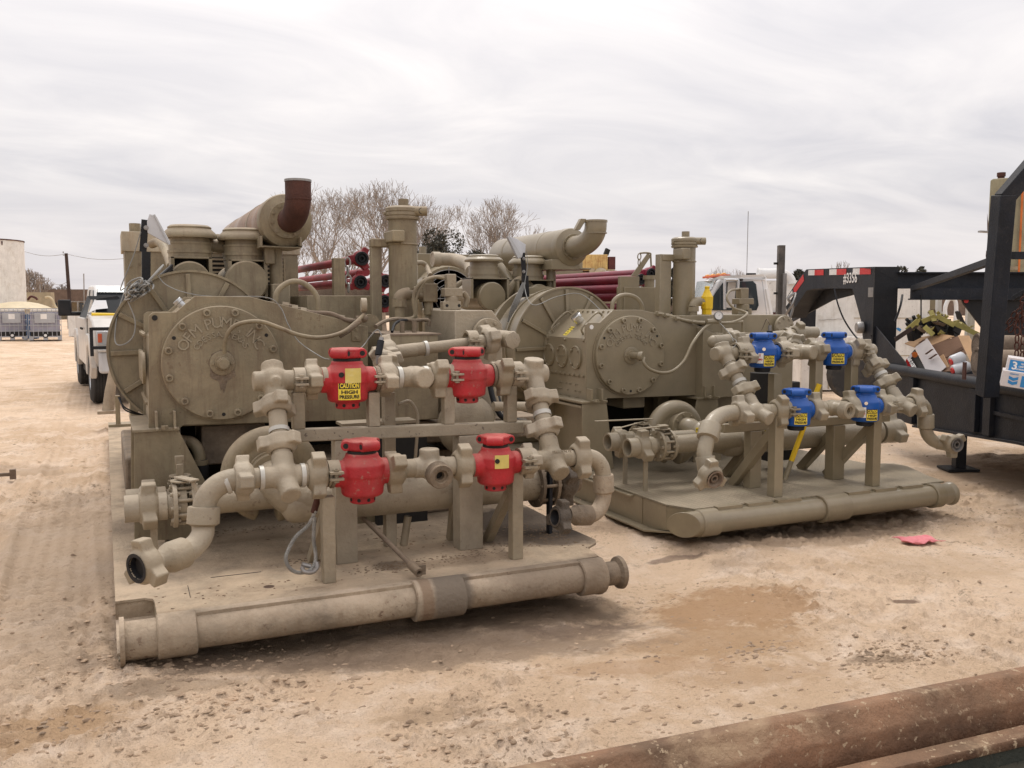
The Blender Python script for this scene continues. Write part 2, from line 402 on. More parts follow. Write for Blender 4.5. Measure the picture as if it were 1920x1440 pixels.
mat('olive_tank', (.27,.25,.165), .6, dust=.2, var=.12, stain=.4, stainc=(.16,.10,.06), streak=.35, chips=.4, bump=.2)
mat('brown_wall', (.15,.105,.08), .85, var=.15, bump=.2, streak=.2, stainc=(.1,.07,.055))
mat('pole_wood', (.055,.035,.028), .85, var=.25, bump=.5)
mat('fibreglass', (.60,.50,.33), .6, var=.08, bump=.1, stain=.2, stainc=(.45,.36,.24))
mat('fibre_side', (.42,.35,.24), .7, var=.12, bump=.1, streak=.3, stainc=(.28,.23,.16))
mat('tote_plastic', (.34,.33,.40), .5, var=.15, bump=.1, stain=.4, stainc=(.22,.21,.27))
mat('blue_barrel', (.03,.10,.22), .5, var=.15, bump=.1)
mat('cage', (.40,.41,.43), .4, metal=.5, var=.1, bump=0)
mat('bark', (.28,.23,.18), .9, var=.25, bump=.3)
mat('twig', (.31,.265,.23), .9, var=.25, bump=0)
mat('evergreen', (.06,.058,.042), .8, var=.45, bump=0)
mat('rig_tan', (.42,.36,.26), .7, var=.2, streak=.4, stainc=(.25,.12,.05), bump=.1)
mat('rig_rust', (.60,.43,.17), .75, var=.12, streak=.95, stainc=(.26,.09,.03), stain=.5, bump=.2)
mat('maroon', (.09,.025,.022), .7, var=.2, bump=.1)
mat('cloth_pink', (.74,.25,.27), .85, var=.08, bump=.3, bscale=200)
mat('beam_rust', (.20,.105,.058), .75, dust=.25, var=.4, stain=.9, stainc=(.36,.25,.155), chips=2.5, chipc=(.46,.35,.23), bump=.9, bscale=55, fine=.6, dustc=(.34,.235,.14))
mat('beam_green', (.045,.05,.038), .7, dust=.1, var=.3, stain=.4, stainc=(.10,.075,.05), bump=.6, bscale=70)
mat('rope', (.46,.45,.42), .5, metal=.5, var=.3, bump=1.2, bscale=120, stain=.5, stainc=(.16,.13,.1))
mat('post_grey', (.10,.09,.08), .6, var=.3, bump=.3, stain=.5, stainc=(.17,.14,.12), streak=.4)
mat('wire_grey', (.24,.235,.22), .5, var=.2, bump=0)
mat('pipe_dirty', (.20,.15,.11), .8, dust=.3, var=.3, stain=.6, stainc=(.10,.065,.045), bump=.6)
mat('mud', (.22,.155,.10), .95, var=.35, bump=.6, bscale=60)
mat('clod', (.46,.335,.23), .95, var=.35, bump=.8, bscale=60, stain=.3, stainc=(.24,.17,.11))

def ground_mat():
    m = bpy.data.materials.new('caliche_dirt'); m.use_nodes = True; nt = m.node_tree; nd = nt.nodes; lk = nt.links
    b = nd['Principled BSDF']; b.inputs['Roughness'].default_value = .95; b.inputs['Specular IOR Level'].default_value = .15
    g = nd.new('ShaderNodeNewGeometry').outputs['Position']
    def noise(s, d=6, r=.62, vec=None, dist=0):
        n = nd.new('ShaderNodeTexNoise'); n.inputs['Scale'].default_value = s; n.inputs['Detail'].default_value = d; n.inputs['Roughness'].default_value = r; n.inputs['Distortion'].default_value = dist
        lk.new(vec or g, n.inputs[0]); return n.outputs[0]
    def rng(v, a, b_, c=0, d=1):
        n = nd.new('ShaderNodeMapRange'); lk.new(v, n.inputs[0])
        for i, q in enumerate((a, b_, c, d)): n.inputs[i+1].default_value = q
        return n.outputs[0]
    def mth(op, a, c):
        n = nd.new('ShaderNodeMath'); n.operation = op; lk.new(a, n.inputs[0])
        if isinstance(c, (int, float)): n.inputs[1].default_value = c
        else: lk.new(c, n.inputs[1])
        return n.outputs[0]
    def mixc(f, a, c):
        n = nd.new('ShaderNodeMixRGB')
        if isinstance(f, (int, float)): n.inputs[0].default_value = f
        else: lk.new(f, n.inputs[0])
        for i, q in ((1, a), (2, c)):
            if isinstance(q, tuple): n.inputs[i].default_value = (*q, 1)
            else: lk.new(q, n.inputs[i])
        return n.outputs[0]
    col = mixc(rng(noise(.45, 8, .6), .35, .65), (.60,.43,.285), (.755,.572,.41))
    col = mixc(rng(noise(2.6, 8, .7, dist=.4), .47, .66), col, (.79,.63,.49))
    col = mixc(mth('MULTIPLY', rng(noise(1.3, 9, .7, dist=.8), .55, .68), .55), col, (.40,.265,.16))
    # dark crumbs and grit, with the shade of cracks painted in
    col = mixc(mth('MULTIPLY', mth('MULTIPLY', rng(noise(26, 4, .7), .565, .615), .8), rng(noise(1.1, 5, .6), .46, .64, .08, 1)), col, (.27,.185,.12))
    col = mixc(mth('MULTIPLY', rng(noise(7, 6, .75), .60, .66), .4), col, (.33,.235,.155))
    col = mixc(mth('MULTIPLY', mth('MULTIPLY', rng(noise(95, 3, .7), .56, .64), .55), rng(noise(.8, 4, .6), .38, .62, .25, 1)), col, (.33,.235,.16))
    # damp patches and stains, plus the skids' shade painted into the ground colour
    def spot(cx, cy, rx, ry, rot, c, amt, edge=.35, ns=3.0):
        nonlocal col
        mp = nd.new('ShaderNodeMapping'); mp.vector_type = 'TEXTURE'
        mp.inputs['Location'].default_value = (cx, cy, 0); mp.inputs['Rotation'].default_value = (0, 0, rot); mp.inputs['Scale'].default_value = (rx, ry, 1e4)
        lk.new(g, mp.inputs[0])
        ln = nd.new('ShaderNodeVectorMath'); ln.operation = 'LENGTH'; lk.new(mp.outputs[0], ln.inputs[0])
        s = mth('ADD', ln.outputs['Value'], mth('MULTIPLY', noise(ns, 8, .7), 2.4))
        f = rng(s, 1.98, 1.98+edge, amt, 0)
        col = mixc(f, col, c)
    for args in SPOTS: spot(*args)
    lk.new(col, b.inputs['Base Color'])
    b1 = nd.new('ShaderNodeBump'); b1.inputs['Strength'].default_value = .9; b1.inputs['Distance'].default_value = .035; lk.new(noise(14, 9, .72), b1.inputs['Height'])
    vo = nd.new('ShaderNodeTexVoronoi'); vo.feature = 'DISTANCE_TO_EDGE'; vo.inputs['Scale'].default_value = 17
    mpd = nd.new('ShaderNodeVectorMath'); mpd.operation = 'ADD'; nn = nd.new('ShaderNodeTexNoise'); nn.inputs['Scale'].default_value = 9
    lk.new(g, nn.inputs[0]); sc = nd.new('ShaderNodeVectorMath'); sc.operation = 'SCALE'; sc.inputs['Scale'].default_value = .12
    lk.new(nn.outputs[1], sc.inputs[0]); lk.new(g, mpd.inputs[0]); lk.new(sc.outputs[0], mpd.inputs[1]); lk.new(mpd.outputs[0], vo.inputs[0])
    b2 = nd.new('ShaderNodeBump'); b2.inputs['Strength'].default_value = .35; b2.inputs['Distance'].default_value = .010
    lk.new(mth('MULTIPLY', rng(vo.outputs['Distance'], 0, .12), rng(noise(1.7, 4), .42, .6)), b2.inputs['Height']); lk.new(b1.outputs[0], b2.inputs['Normal'])
    b3 = nd.new('ShaderNodeBump'); b3.inputs['Strength'].default_value = .9; b3.inputs['Distance'].default_value = .008; lk.new(noise(120, 4, .7), b3.inputs['Height']); lk.new(b2.outputs[0], b3.inputs['Normal'])
    lk.new(b3.outputs[0], b.inputs['Normal'])
    M_['ground'] = m
def gp(x, y): p = P(x, y, z=0); return p.x, p.y
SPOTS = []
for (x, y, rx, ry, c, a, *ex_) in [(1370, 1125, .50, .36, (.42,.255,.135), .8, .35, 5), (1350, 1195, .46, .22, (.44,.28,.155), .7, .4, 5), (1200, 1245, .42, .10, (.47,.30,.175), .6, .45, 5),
        (1400, 1260, .36, .12, (.46,.30,.175), .6, .45, 5), (520, 1230, .8, .12, (.42,.31,.22), .45), (760, 1190, 1.2, .35, (.30,.22,.155), .75), (1000, 1120, .6, .25, (.22,.16,.11), .75), (1560, 980, .9, .2, (.25,.18,.12), .6), (250, 1235, .35, .12, (.27,.19,.13), .6), (50, 1360, .40, .14, (.42,.26,.135), .7, .5, 5),  # dark entries along the front pipes paint the skids' shade
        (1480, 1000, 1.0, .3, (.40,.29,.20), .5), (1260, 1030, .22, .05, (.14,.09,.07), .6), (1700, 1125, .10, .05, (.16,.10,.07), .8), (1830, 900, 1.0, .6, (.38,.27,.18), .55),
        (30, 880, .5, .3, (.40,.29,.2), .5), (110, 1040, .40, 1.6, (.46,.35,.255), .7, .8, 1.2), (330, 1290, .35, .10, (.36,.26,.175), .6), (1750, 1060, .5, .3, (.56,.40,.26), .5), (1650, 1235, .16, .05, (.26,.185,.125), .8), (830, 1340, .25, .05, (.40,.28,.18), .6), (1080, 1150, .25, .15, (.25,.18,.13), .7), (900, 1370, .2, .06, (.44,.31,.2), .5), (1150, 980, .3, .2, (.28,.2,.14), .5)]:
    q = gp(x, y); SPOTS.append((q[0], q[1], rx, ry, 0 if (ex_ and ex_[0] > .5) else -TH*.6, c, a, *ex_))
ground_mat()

# ---------------------------------------------------------------- ground sheet
def vnoise(x, y, seed):                 # smooth value noise
    xi = np.floor(x).astype(np.int64); yi = np.floor(y).astype(np.int64); xf = x-xi; yf = y-yi
    def h(a, b):
        n = (a*374761393+b*668265263+seed*974711) & 0xffffffff
        n = ((n ^ (n >> 13))*1274126177) & 0xffffffff
        return ((n ^ (n >> 16)) & 0xffff)/65535.0
    sx = xf*xf*(3-2*xf); sy = yf*yf*(3-2*yf)
    return (h(xi, yi)*(1-sx)+h(xi+1, yi)*sx)*(1-sy)+(h(xi, yi+1)*(1-sx)+h(xi+1, yi+1)*sx)*sy
def fbm(x, y, s, o=4, g=.5, seed=1):
    a = 0; k = 1; t = 0
    for i in range(o):
        a = a+k*vnoise(x*s, y*s, seed+i*17); t += k; k *= g; s *= 2.03
    return a/t
def axis_pts(a0, a1, d, lo, hi):
    mid = np.arange(a0, a1, d); r = []; x = a1; st = d
    while x < hi: r.append(x); st *= 1.07; x += st
    r.append(hi); l = []; x = a0-d; st = d
    while x > lo: l.append(x); st *= 1.07; x -= st
    l.append(lo); return np.array(l[::-1]+list(mid)+r)
def ground_h(X, Y):
    near = np.exp(-((X-2.5)**2+(Y-5)**2)/150)
    h = (fbm(X, Y, .7, 3, .5, 3)-.5)*.05+(fbm(X, Y, 4, 4, .55, 9)-.5)*.035
    rough = np.clip((fbm(X, Y, .8, 3, .5, 21)-.44)*5, 0, 1)
    lumps = np.clip(fbm(X, Y, 13, 4, .6, 31)-.5, 0, 1)
    h += rough*lumps*.13+rough*np.clip(fbm(X, Y, 27, 3, .6, 77)-.52, 0, 1)*.06+(np.abs(fbm(X, Y, 9, 3, .6, 41)-.5))*-.02
    # tyre tracks beside the left skid
    for (c, wd) in ((-.34, .26), (-.78, .2), (-1.6, .24)):
        d = np.abs(X-c-.05*np.sin(Y*.6)); m = np.clip((wd-d)/.05, 0, 1)
        tread = (np.sin(Y*62+np.abs(X-c)*22)*.5+.5)*.010*np.clip(fbm(X, Y, 2, 2, .5, 51)*2.2-.5, 0, 1)+(np.cos((X-c)*75)*.5)*.004
        h += m*(tread*2.8-.028)+np.clip(1-np.abs(d-wd)/.05, 0, 1)*.012
    h *= near
    h -= np.clip(1.2-np.hypot((X-1.8)/1.7, (Y-4.75)/1.1), 0, .5)*.16+np.clip(1.2-np.hypot((X-5.1)/1.5, (Y-5.6)/1.0), 0, .5)*.14
    far = np.hypot(X, Y)
    return h-.012+np.clip((far-24)/14, 0, 1)*.30*(X < 6)
gx = axis_pts(-2.6, 6.6, .017, -700, 700); gy = axis_pts(2.2, 8.2, .017, -30, 1300)
GX, GY = np.meshgrid(gx, gy); GZ = ground_h(GX, GY)
nx, ny = len(gx), len(gy)
me = bpy.data.meshes.new('ground')
co = np.stack([GX.ravel(), GY.ravel(), GZ.ravel()], 1).astype('f')
ii = np.arange(nx-1)[None, :]+np.arange(ny-1)[:, None]*nx
fc = np.stack([ii, ii+1, ii+1+nx, ii+nx], -1).reshape(-1, 4)
me.vertices.add(len(co)); me.vertices.foreach_set('co', co.ravel())
me.loops.add(fc.size); me.loops.foreach_set('vertex_index', fc.ravel().astype(np.int32))
me.polygons.add(len(fc)); me.polygons.foreach_set('loop_start', np.arange(0, fc.size, 4, dtype=np.int32)); me.polygons.foreach_set('loop_total', np.full(len(fc), 4, dtype=np.int32))
me.update(calc_edges=True); me.polygons.foreach_set('use_smooth', [True]*len(fc)); me.materials.append(M_['ground'])
tag(link('ground', me, None, Matrix()), 'pale tan caliche dirt yard with tyre tracks, damp patches and painted shade under the skids', None, kind='structure')
# loose clods and flakes
mb = MB()
rs = np.random.RandomState(5)
def clod(x, y, r, flat):
    n = 6; z = float(ground_h(np.array([x]), np.array([y]))[0]); k = len(mb.v); a0 = rs.rand()*6.3
    el = rs.uniform(1, 2.2)
    for lv, (rr, zz) in enumerate(((1, -.3), (.95, .25), (.45, .8))):
        for i in range(n):
            a = a0+i*2*math.pi/n; q = r*rr*rs.uniform(.65, 1.25)
            mb.v.append((x+math.cos(a)*q*el, y+math.sin(a)*q, z+r*flat*zz*rs.uniform(.6, 1.3)))
    for lv in range(2):
        for i in range(n):
            j = (i+1) % n; mb.f.append((k+lv*n+i, k+lv*n+j, k+lv*n+n+j, k+lv*n+n+i))
    mb.f.append(tuple(k+2*n+i for i in range(n)))
cl = [(P(150, 1330, z=0), .5, 240), (P(400, 1330, z=0), .3, 260), (P(260, 1230, z=0), .10, 90), (P(900, 1380, z=0), .4, 200), (P(1430, 1215, z=0), .12, 50), (P(1690, 1225, z=0), .15, 170),
      (P(1650, 1230, z=0), .14, 70), (P(1080, 1300, z=0), .8, 240), (P(1500, 1350, z=0), .8, 120), (P(330, 1230, z=0), .3, 160), (P(1800, 960, z=0), .6, 160), (P(100, 1150, z=0), .5, 160)]
for c, s, n in cl:
    for i in range(n):
        clod(c.x+rs.normal()*s, c.y+rs.normal()*s*.5, rs.uniform(.004, .011)*(1+.8*(rs.rand() < .05)), rs.uniform(.35, 1.0))
for i in range(1700):
    d = rs.uniform(0, 1)**1.6; y = 2.3+d*10; x = rs.uniform(-2.5-d*4, 7+d*3)
    clod(x, y, rs.uniform(.0025, .0085)*(1+d), rs.uniform(.3, .9))
o = build(mb, 'dirt_clods', 'clod', raw=True, ang=25); tag(o, 'crumbled dirt clods scattered over the yard', 'dirt', kind='stuff')

# ---------------------------------------------------------------- shared castings
def template(mb, name, mat, vox, it):
    o = cast(mb, name, mat, None, vox, it); off = WM[o.name].translation.copy(); bake(o); me = o.data; me.transform(Matrix.Translation(off)); WM.pop(o.name, None); bpy.data.objects.remove(o)
    return me
def mk_union():      # wing nut: ring with three hammer lugs, axis Z, centred
    m = MB(); m.lathe((0,0,-.042), EZ, [(0,.044),(0,.062),(.012,.071),(.062,.073),(.076,.062),(.084,.052),(.084,.044),(0,.044)], 28, cap=False)
    for k in range(3):
        a = k*2*math.pi/3; d = Vector((math.cos(a), math.sin(a), 0)); t = Vector((-d.y, d.x, 0))
        w0, w1 = .037, .026
        m.prism([d*.052-t*w0-EZ*.034, d*.052+t*w0-EZ*.034, d*.106+t*w1-EZ*.028, d*.106-t*w1-EZ*.028], EZ*.058)
    return template(m, 'hammer_union', 'tan_valve', .0055, 2)
def mk_valve():      # body of the check valve, port axis X
    m = MB(); m.lathe((0,0,0), EZ, [(-.122,.070),(-.122,.094),(-.110,.107),(-.022,.1135),(-.016,.119),(.040,.117),(.068,.096),(.080,.086),(.095,.084),(.098,.078)], 40)
    m.cyl((-.138,0,-.004), (.138,0,-.004), .068, n=32); m.cyl((-.155,0,-.004), (.155,0,-.004), .064, n=32)
    return template(m, 'valve_body', 'red', .006, 2)
def mk_cap():        # lifting cap with three eye bosses
    m = MB(); m.lathe((0,0,.004), EZ, [(0,.070),(.008,.082),(.048,.082),(.056,.066)], 32)
    for k in range(3):
        a = k*2*math.pi/3+R(90); d = Vector((math.cos(a), math.sin(a), 0)); t = Vector((-d.y, d.x, 0)); c = d*.078+EZ*.032
        m.cyl(c-t*.050, c+t*.050, .027, n=20)
    return template(m, 'valve_cap', 'red', .0045, 2)
def mk_eyes():
    m = MB()
    for k in range(3):
        a = k*2*math.pi/3+R(90); d = Vector((math.cos(a), math.sin(a), 0)); t = Vector((-d.y, d.x, 0)); c = d*.079+EZ*.032
        m.cyl(c-t*.0512, c+t*.0512, .0140, n=14)
    return tomesh(m, 'eye_hole')
def mk_base():
    m = MB(); m.lathe((0,0,-.120), -EZ, [(0,.066),(.004,.066),(.036,.064),(.040,.058),(.040,.0)], 32, cap=False); return tomesh(m, 'base_plug')
def mk_basehole():
    m = MB()
    for k in range(8):
        a = k*math.pi/4+.25; d = Vector((math.cos(a), math.sin(a), 0)); m.cyl(d*.050-EZ*.139, d*.0655-EZ*.139, .0095, n=12)
    return tomesh(m, 'base_hole')
def mk_clamp():      # pipe clamp with two bolted ears, axis Z, ears toward -Y... drawn around a pipe of .05
    m = MB(); m.ring((0,0,-.026), (0,0,.026), .060, .049, 24)
    for s in (-1, 1):
        m.box((s*.014, -.066, 0), (.010, .05, .06))
    m.cyl((-.030, -.070, 0), (.030, -.070, 0), .0075, n=8); m.cyl((-.030,-.070,0), (-.022,-.070,0), .013, n=6); m.cyl((.022,-.070,0), (.030,-.070,0), .013, n=6)
    return tomesh(m, 'pipe_clamp')
def mk_bolt():       # socket-head cap screw, axis Z
    m = MB(); m.lathe((0,0,0), EZ, [(0,.024),(.006,.024),(.006,.0215),(.022,.0215),(.024,.019),(.024,.0115),(.012,.0115),(.012,0)], 20, cap=False)
    return tomesh(m, 'bolt')
def mk_hex():
    m = MB(); m.cyl((0,0,0), (0,0,.003), .016, n=14); m.cyl((0,0,.003), (0,0,.013), .0105, n=6); return tomesh(m, 'bolt_head')
T_UNION, T_VALVE, T_CAP, T_EYES, T_BASE, T_BHOLE, T_CLAMP, T_BOLT, T_HEX = mk_union(), mk_valve(), mk_cap(), mk_eyes(), mk_base(), mk_basehole(), mk_clamp(), mk_bolt(), mk_hex()

def union(U, p, ax, mt, roll=0, s=1.0, lab=None):
    M = orient(p, ax, roll) @ Matrix.Diagonal((s, s, s, 1)); o = inst(T_UNION, 'hammer_union', U, M, mt)
    if lab: o['label'] = lab
    return o
def pipe(U, a, b, r, mt, name='pipe', n=24):
    m = MB(); m.cyl(a, b, r, n=n); return build(m, name, mt, U)
def band(U, p, ax, r=.052, w=.022):
    ax = Vector(ax).normalized(); m = MB(); w = min(w, .026); m.ring(Vector(p)-ax*w/2, Vector(p)+ax*w/2, r+.002, r-.002, 28); return build(m, 'marker_band', 'band', U)
def cross(U, p, dirs, mt, r=.056, ball=.072, name='cross_fitting', lab=None, vox=.007):
    m = MB(); m.ball(p, ball, 20, 14)
    for d in dirs:
        m.cyl(p, Vector(p)+Vector(d[0]).normalized()*d[1], d[2] if len(d) > 2 else r, n=24)
    return cast(m, name, mt, U, vox, 4, lab)
def clamp(U, p, mt, s=1.0):
    M = Matrix.Translation(Vector(p)) @ Matrix.Rotation(R(90), 4, 'Y') @ Matrix.Diagonal((s, s, s, 1)); return inst(T_CLAMP, 'pipe_clamp', U, M, mt)
def caution(parent, c, half, h, ez_n, tw=1.0, small=False):
    """yellow and black sticker wrapped on a drum of radius `half`, centred on angle `ez_n` about the drum axis"""
    cx, cy, cz, rad, ang, wd = c; cyl = lambda a, z, k: Vector((cx+math.cos(a)*(rad+k), cy+math.sin(a)*(rad+k), z))
    da = wd/rad/2; n = 8
    def patch(z0, z1, mt, name, k, a0=-1.0, a1=1.0):
        m = MB()
        for i in range(n):
            b0 = ang+da*(a0+(a1-a0)*i/n); b1 = ang+da*(a0+(a1-a0)*(i+1)/n)
            m.quad(cyl(b0, z0, k), cyl(b1, z0, k), cyl(b1, z1, k), cyl(b0, z1, k))
        return build(m, name, mt, parent)
    s = patch(cz-h/2, cz+h/2, 'sticker_yellow', 'caution_sticker', .0030)
    patch(cz+h*.10, cz+h*.46, 'sticker_black', 'sticker_header', .0038, -.94, .94)
    def wrap(word, zc, size, sx, mt, k):
        vs, fs = text_geo(word, size, .0004, size*.035, 1.0); m = MB()
        xs_ = [q.x for q in vs]; ys_ = [q.y for q in vs]; kx = sx*wd/(max(xs_)-min(xs_)); ky = size/(max(ys_)-min(ys_)); x0_ = (max(xs_)+min(xs_))/2; y0_ = (max(ys_)+min(ys_))/2
        m.add([cyl(ang+(q.x-x0_)*kx/rad, zc+(q.y-y0_)*ky, k+q.z) for q in vs], fs); build(m, 'lettering', mt, parent)
    wrap('CAUTION', cz+h*.28, h*.27, .84, 'sticker_yellow', .0048)
    wrap('HIGH', cz-h*.07, h*.20, .72, 'sticker_black', .0040)
    wrap('PRESSURE', cz-h*.33, h*.20, .88, 'sticker_black', .0040)
    return s
def valve(U, p, col, s=1.0, caproll=0, sticker=None, plate=None, tagw=None, tilt=0, lab=None, screw=None):
    p = Vector(p); M = Matrix.Translation(p) @ Matrix.Diagonal((s, s, s, 1))
    v = inst(T_VALVE, 'check_valve', U, M, col)
    if lab: v['label'] = lab
    C = M @ Matrix.Translation((0, 0, .108)) @ Matrix.Rotation(tilt, 4, 'X') @ Matrix.Rotation(caproll, 4, 'Z')
    m = MB(); m.lathe(p+EZ*.094*s, EZ, [(0,.074*s),(.018*s,.074*s)], 28); build(m, 'cap_gasket', 'dark' if col == 'red' else col, v)
    inst(T_CAP, 'cap', v, C, col); inst(T_EYES, 'eye_hole', v, C, 'dark')
    inst(T_BASE, 'base_plug', v, M, 'red' if col == 'red' else 'black'); inst(T_BHOLE, 'plug_hole', v, M, 'dark')
    if col == 'red':
        for sx in (-1, 1):
            m = MB(); m.ring(p+EX*sx*.152*s-EZ*.004*s, p+EX*sx*.168*s-EZ*.004*s, .070*s, .05*s, 28); build(m, 'port_collar', 'greasy_shaded_tan', v)  # darker ring paints shade into the recess beside the union
    else:
        for sx in (-1, 1):
            m = MB(); m.ring(p+EX*sx*.152*s-EZ*.004*s, p+EX*sx*.164*s-EZ*.004*s, .064*s, .05*s, 28); build(m, 'port_collar', 'band', v)
    if sticker:
        a, dz, wd, h = sticker; caution(v, (p.x, p.y, p.z+dz*s, .114*s, a, wd*s), 0, h*s, a)
    def flat(a, dz, wd, h, mt, name, rad=.120):
        m = MB(); n = 5; da = wd/rad/2
        f = lambda b, z: Vector((p.x+math.cos(b)*rad*s, p.y+math.sin(b)*rad*s, p.z+z*s))
        for i in range(n):
            b0 = a-da+2*da*i/n; b1 = a-da+2*da*(i+1)/n; m.quad(f(b0, dz-h/2), f(b1, dz-h/2), f(b1, dz+h/2), f(b0, dz+h/2))
        return build(m, name, mt, v)
    if plate:
        flat(plate[0], plate[1], .088, .078, 'label_gold', 'data_plate', .1215)
    if tagw:
        flat(tagw[0], tagw[1], .055, .085, 'sticker_white', 'paper_tag', .1225)
        vs, fs = text_geo('1', .03, .0004, .001, 1); ex = Vector((-math.sin(tagw[0]), math.cos(tagw[0]), 0)); nn = Vector((math.cos(tagw[0]), math.sin(tagw[0]), 0))
        m = MB(); o = p+nn*.1245*s+EZ*(tagw[1]+.024)*s; text(m, '1', o, ex, EZ, .028*s, .0004, .0012)
        text(m, 'READ', o-EZ*.034*s, ex, EZ, .017*s, .0004, .0008); build(m, 'lettering', 'sticker_red', v)
    if screw:
        d = Vector((math.cos(screw[0]), math.sin(screw[0]), 0)); q = p+EZ*screw[1]*s
        m = MB(); m.cyl(q+d*.108*s, q+d*.126*s, .014*s, n=14); build(m, 'grease_fitting', 'dark' if col == 'red' else 'chrome', v)
    return v
def row(U, line, v, items, mt, r=.047):
    """a straight run of pipework: items name what sits between which picture columns"""
    (xa, ya), (xb, yb) = line
    def at(x): return P(x, ya+(yb-ya)*(x-xa)/(xb-xa), v=v)
    for it in items:
        k, x0, x1 = it[:3]; a, b = at(x0), at(x1); d = (b-a).normalized(); c = (a+b)/2
        if k == 'pipe': pipe(U, a, b, it[3] if len(it) > 3 else r, mt)
        elif k == 'union': union(U, c, d*(it[4] if len(it) > 4 else 1), mt, it[3] if len(it) > 3 else 0, max(.8, min(1.15, (b-a).length/.084)))
        elif k == 'band': band(U, c, d, (it[3] if len(it) > 3 else .0545)+.003, (b-a).length)
        elif k == 'clamp': clamp(U, c, mt, (b-a).length/.052*.9)
        elif k == 'collar': m = MB(); m.cyl(a, b, it[3], n=28); build(m, 'collar', mt, U, .003)
    return at
def riser(U, T, B, items, mt, r=.046):
    d = (B-T).normalized(); f = lambda t: T+(B-T)*t
    for it in items:
        k, t0, t1 = it[:3]; a, b = f(t0), f(t1)
        if k == 'pipe': pipe(U, a, b, it[3] if len(it) > 3 else r, mt)
        elif k == 'union': union(U, (a+b)/2, d*(it[4] if len(it) > 4 else 1), mt, it[3] if len(it) > 3 else 0, it[5] if len(it) > 5 else 1)
        elif k == 'band': band(U, (a+b)/2, d, r+.004, (b-a).length)
def post(U, a, b, w, mt, d=None, name='support_post'):
    m = MB(); m.bar(a, b, w, d or w, EY); return build(m, name, mt, U, .004)
def disc_text(parent, c, r_big, r_small, mt, s=1.0):
    m = MB()
    def arc(word, rad, size, span):
        n = len(word)
        adv = {'I': .55, ' ': .55, ',': .45, '.': .45, 'M': 1.2, 'E': .9}
        ws = [adv.get(ch, 1.0) for ch in word]; tot = sum(ws); acc = 0
        for ch, q in zip(word, ws):
            a = R(span)*(-.5+(acc+q/2)/tot); acc += q
            if ch == ' ': continue
            ex = EX*math.cos(a)-EZ*math.sin(a); ey = EX*math.sin(a)+EZ*math.cos(a)
            text(m, ch, Vector(c)+ey*rad, ex, ey, size, .0065, 0.0)
    arc('OFM PUMP, INC', r_big, .090*s, 136); arc('ODESSA, TEXAS', r_small, .050*s, 118)
    build(m, 'raised_lettering', 'lit_lettering_tan', parent)

def pump_cover(H, c, mt, Rr=.335, holes=True):
    m = MB(); m.lathe(c, -EY, [(0, Rr+.012), (.012, Rr+.012), (.012, Rr), (.040, Rr), (.046, Rr-.006), (.046, 0)], 72, cap=False)
    D = build(m, 'end_cover', mt, H)
    for k in range(12):
        a = R(15+30*k); q = c+(EX*math.cos(a)+EZ*math.sin(a))*Rr*.905-EY*.046
        inst(T_BOLT, 'bolt', H, orient(q, -EY), mt)
    m = MB()
    for a in (R(150), R(32), R(-90)):
        q = c+(EX*math.cos(a)+EZ*math.sin(a))*Rr*.90-EY*.0465; m.cyl(q, q-EY*.0012, .011, n=14)
    build(m, 'threaded_hole', 'dark', H)
    m = MB(); m.lathe(c-EY*.046, -EY, [(0,.072),(.010,.072),(.012,.066),(.012,.045),(.020,.043),(.020,0)], 32, cap=False)
    for s in (-1, 1): m.cyl(c+EX*s*.056-EY*.058, c+EX*s*.056-EY*.068, .009, n=10)
    build(m, 'hub_flange', mt, H)
    disc_text(H, c-EY*.0465, Rr*.70, Rr*.50, mt, Rr/.335)
    return D
def cleaner(U, x, ycap, ybot, wcap, v, mt, name='air_cleaner'):
    """mushroom-topped intake canister"""
    top = P(x, ycap[0], v=v); s = L(1, top); rc = wcap/2*s; zt = top.z; zc = P(x, ycap[1], v=v).z; zb = P(x, ybot, v=v).z
    c = Vector((top.x, v, 0)); h = zt-zc; rb = rc*.78
    m = MB(); m.lathe(c+EZ*zc, EZ, [(0,rc*.70),(0,rc*.985),(.008,rc),(.02,rc),(h*.45,rc*.93),(h*.74,rc*.78),(h*.78,rc*.80),(h*.86,rc*.80),(h,rc*.70),(h+.006,0)], 44, cap=False)
    cap = build(m, 'rain_cap', mt, None)
    b = MB(); z1 = zb; z0 = zc
    prof = [(0, rb*.93), (0, rb*1.02), (.035, rb*1.02), (.035, rb*1.06), (.055, rb*1.06), (.055, rb*1.0), (.10, rb*1.0), (.10, rb*1.03), (.115, rb*1.03), (.115, rb*.93)]
    m = MB(); m.lathe(c+EZ*z1, EZ, prof+[(max(.14, z0-z1), rb*.93)], 40)
    B = build(m, name, mt, U)
    cap.parent = B; cap.matrix_basis = WM[B.name].inverted() @ WM[cap.name]
    return B, c, zb
def drum(U, x, y, rpx, v, ln, mt, sides=True):
    c = P(x, y, v=v); r = L(rpx, c); m = MB()
    m.lathe(c, EY, [(0, 0), (0, r*.93), (.006, r*.955), (.012, r), (.03, r), (.03, r*.96), (.06, r*.96), (.06, r*1.0), (.075, r*1.0), (.075, r*.94), (ln, r*.94)], 44, cap=False)
    return build(m, 'filter_drum', mt, U)

# ================================================================ pump skid, left (weathered, red valves)
U = root('pump_skid', (1.25, 4.3, 0), 'dusty tan skid-mounted pumping unit with four red check valves, nearest the camera', 'pump unit', 'skid-mounted pumping units')
T1 = 'tan_old'; TI = 'tan_valve'
ZD, V0 = .20, 4.30; LEN = 7.4
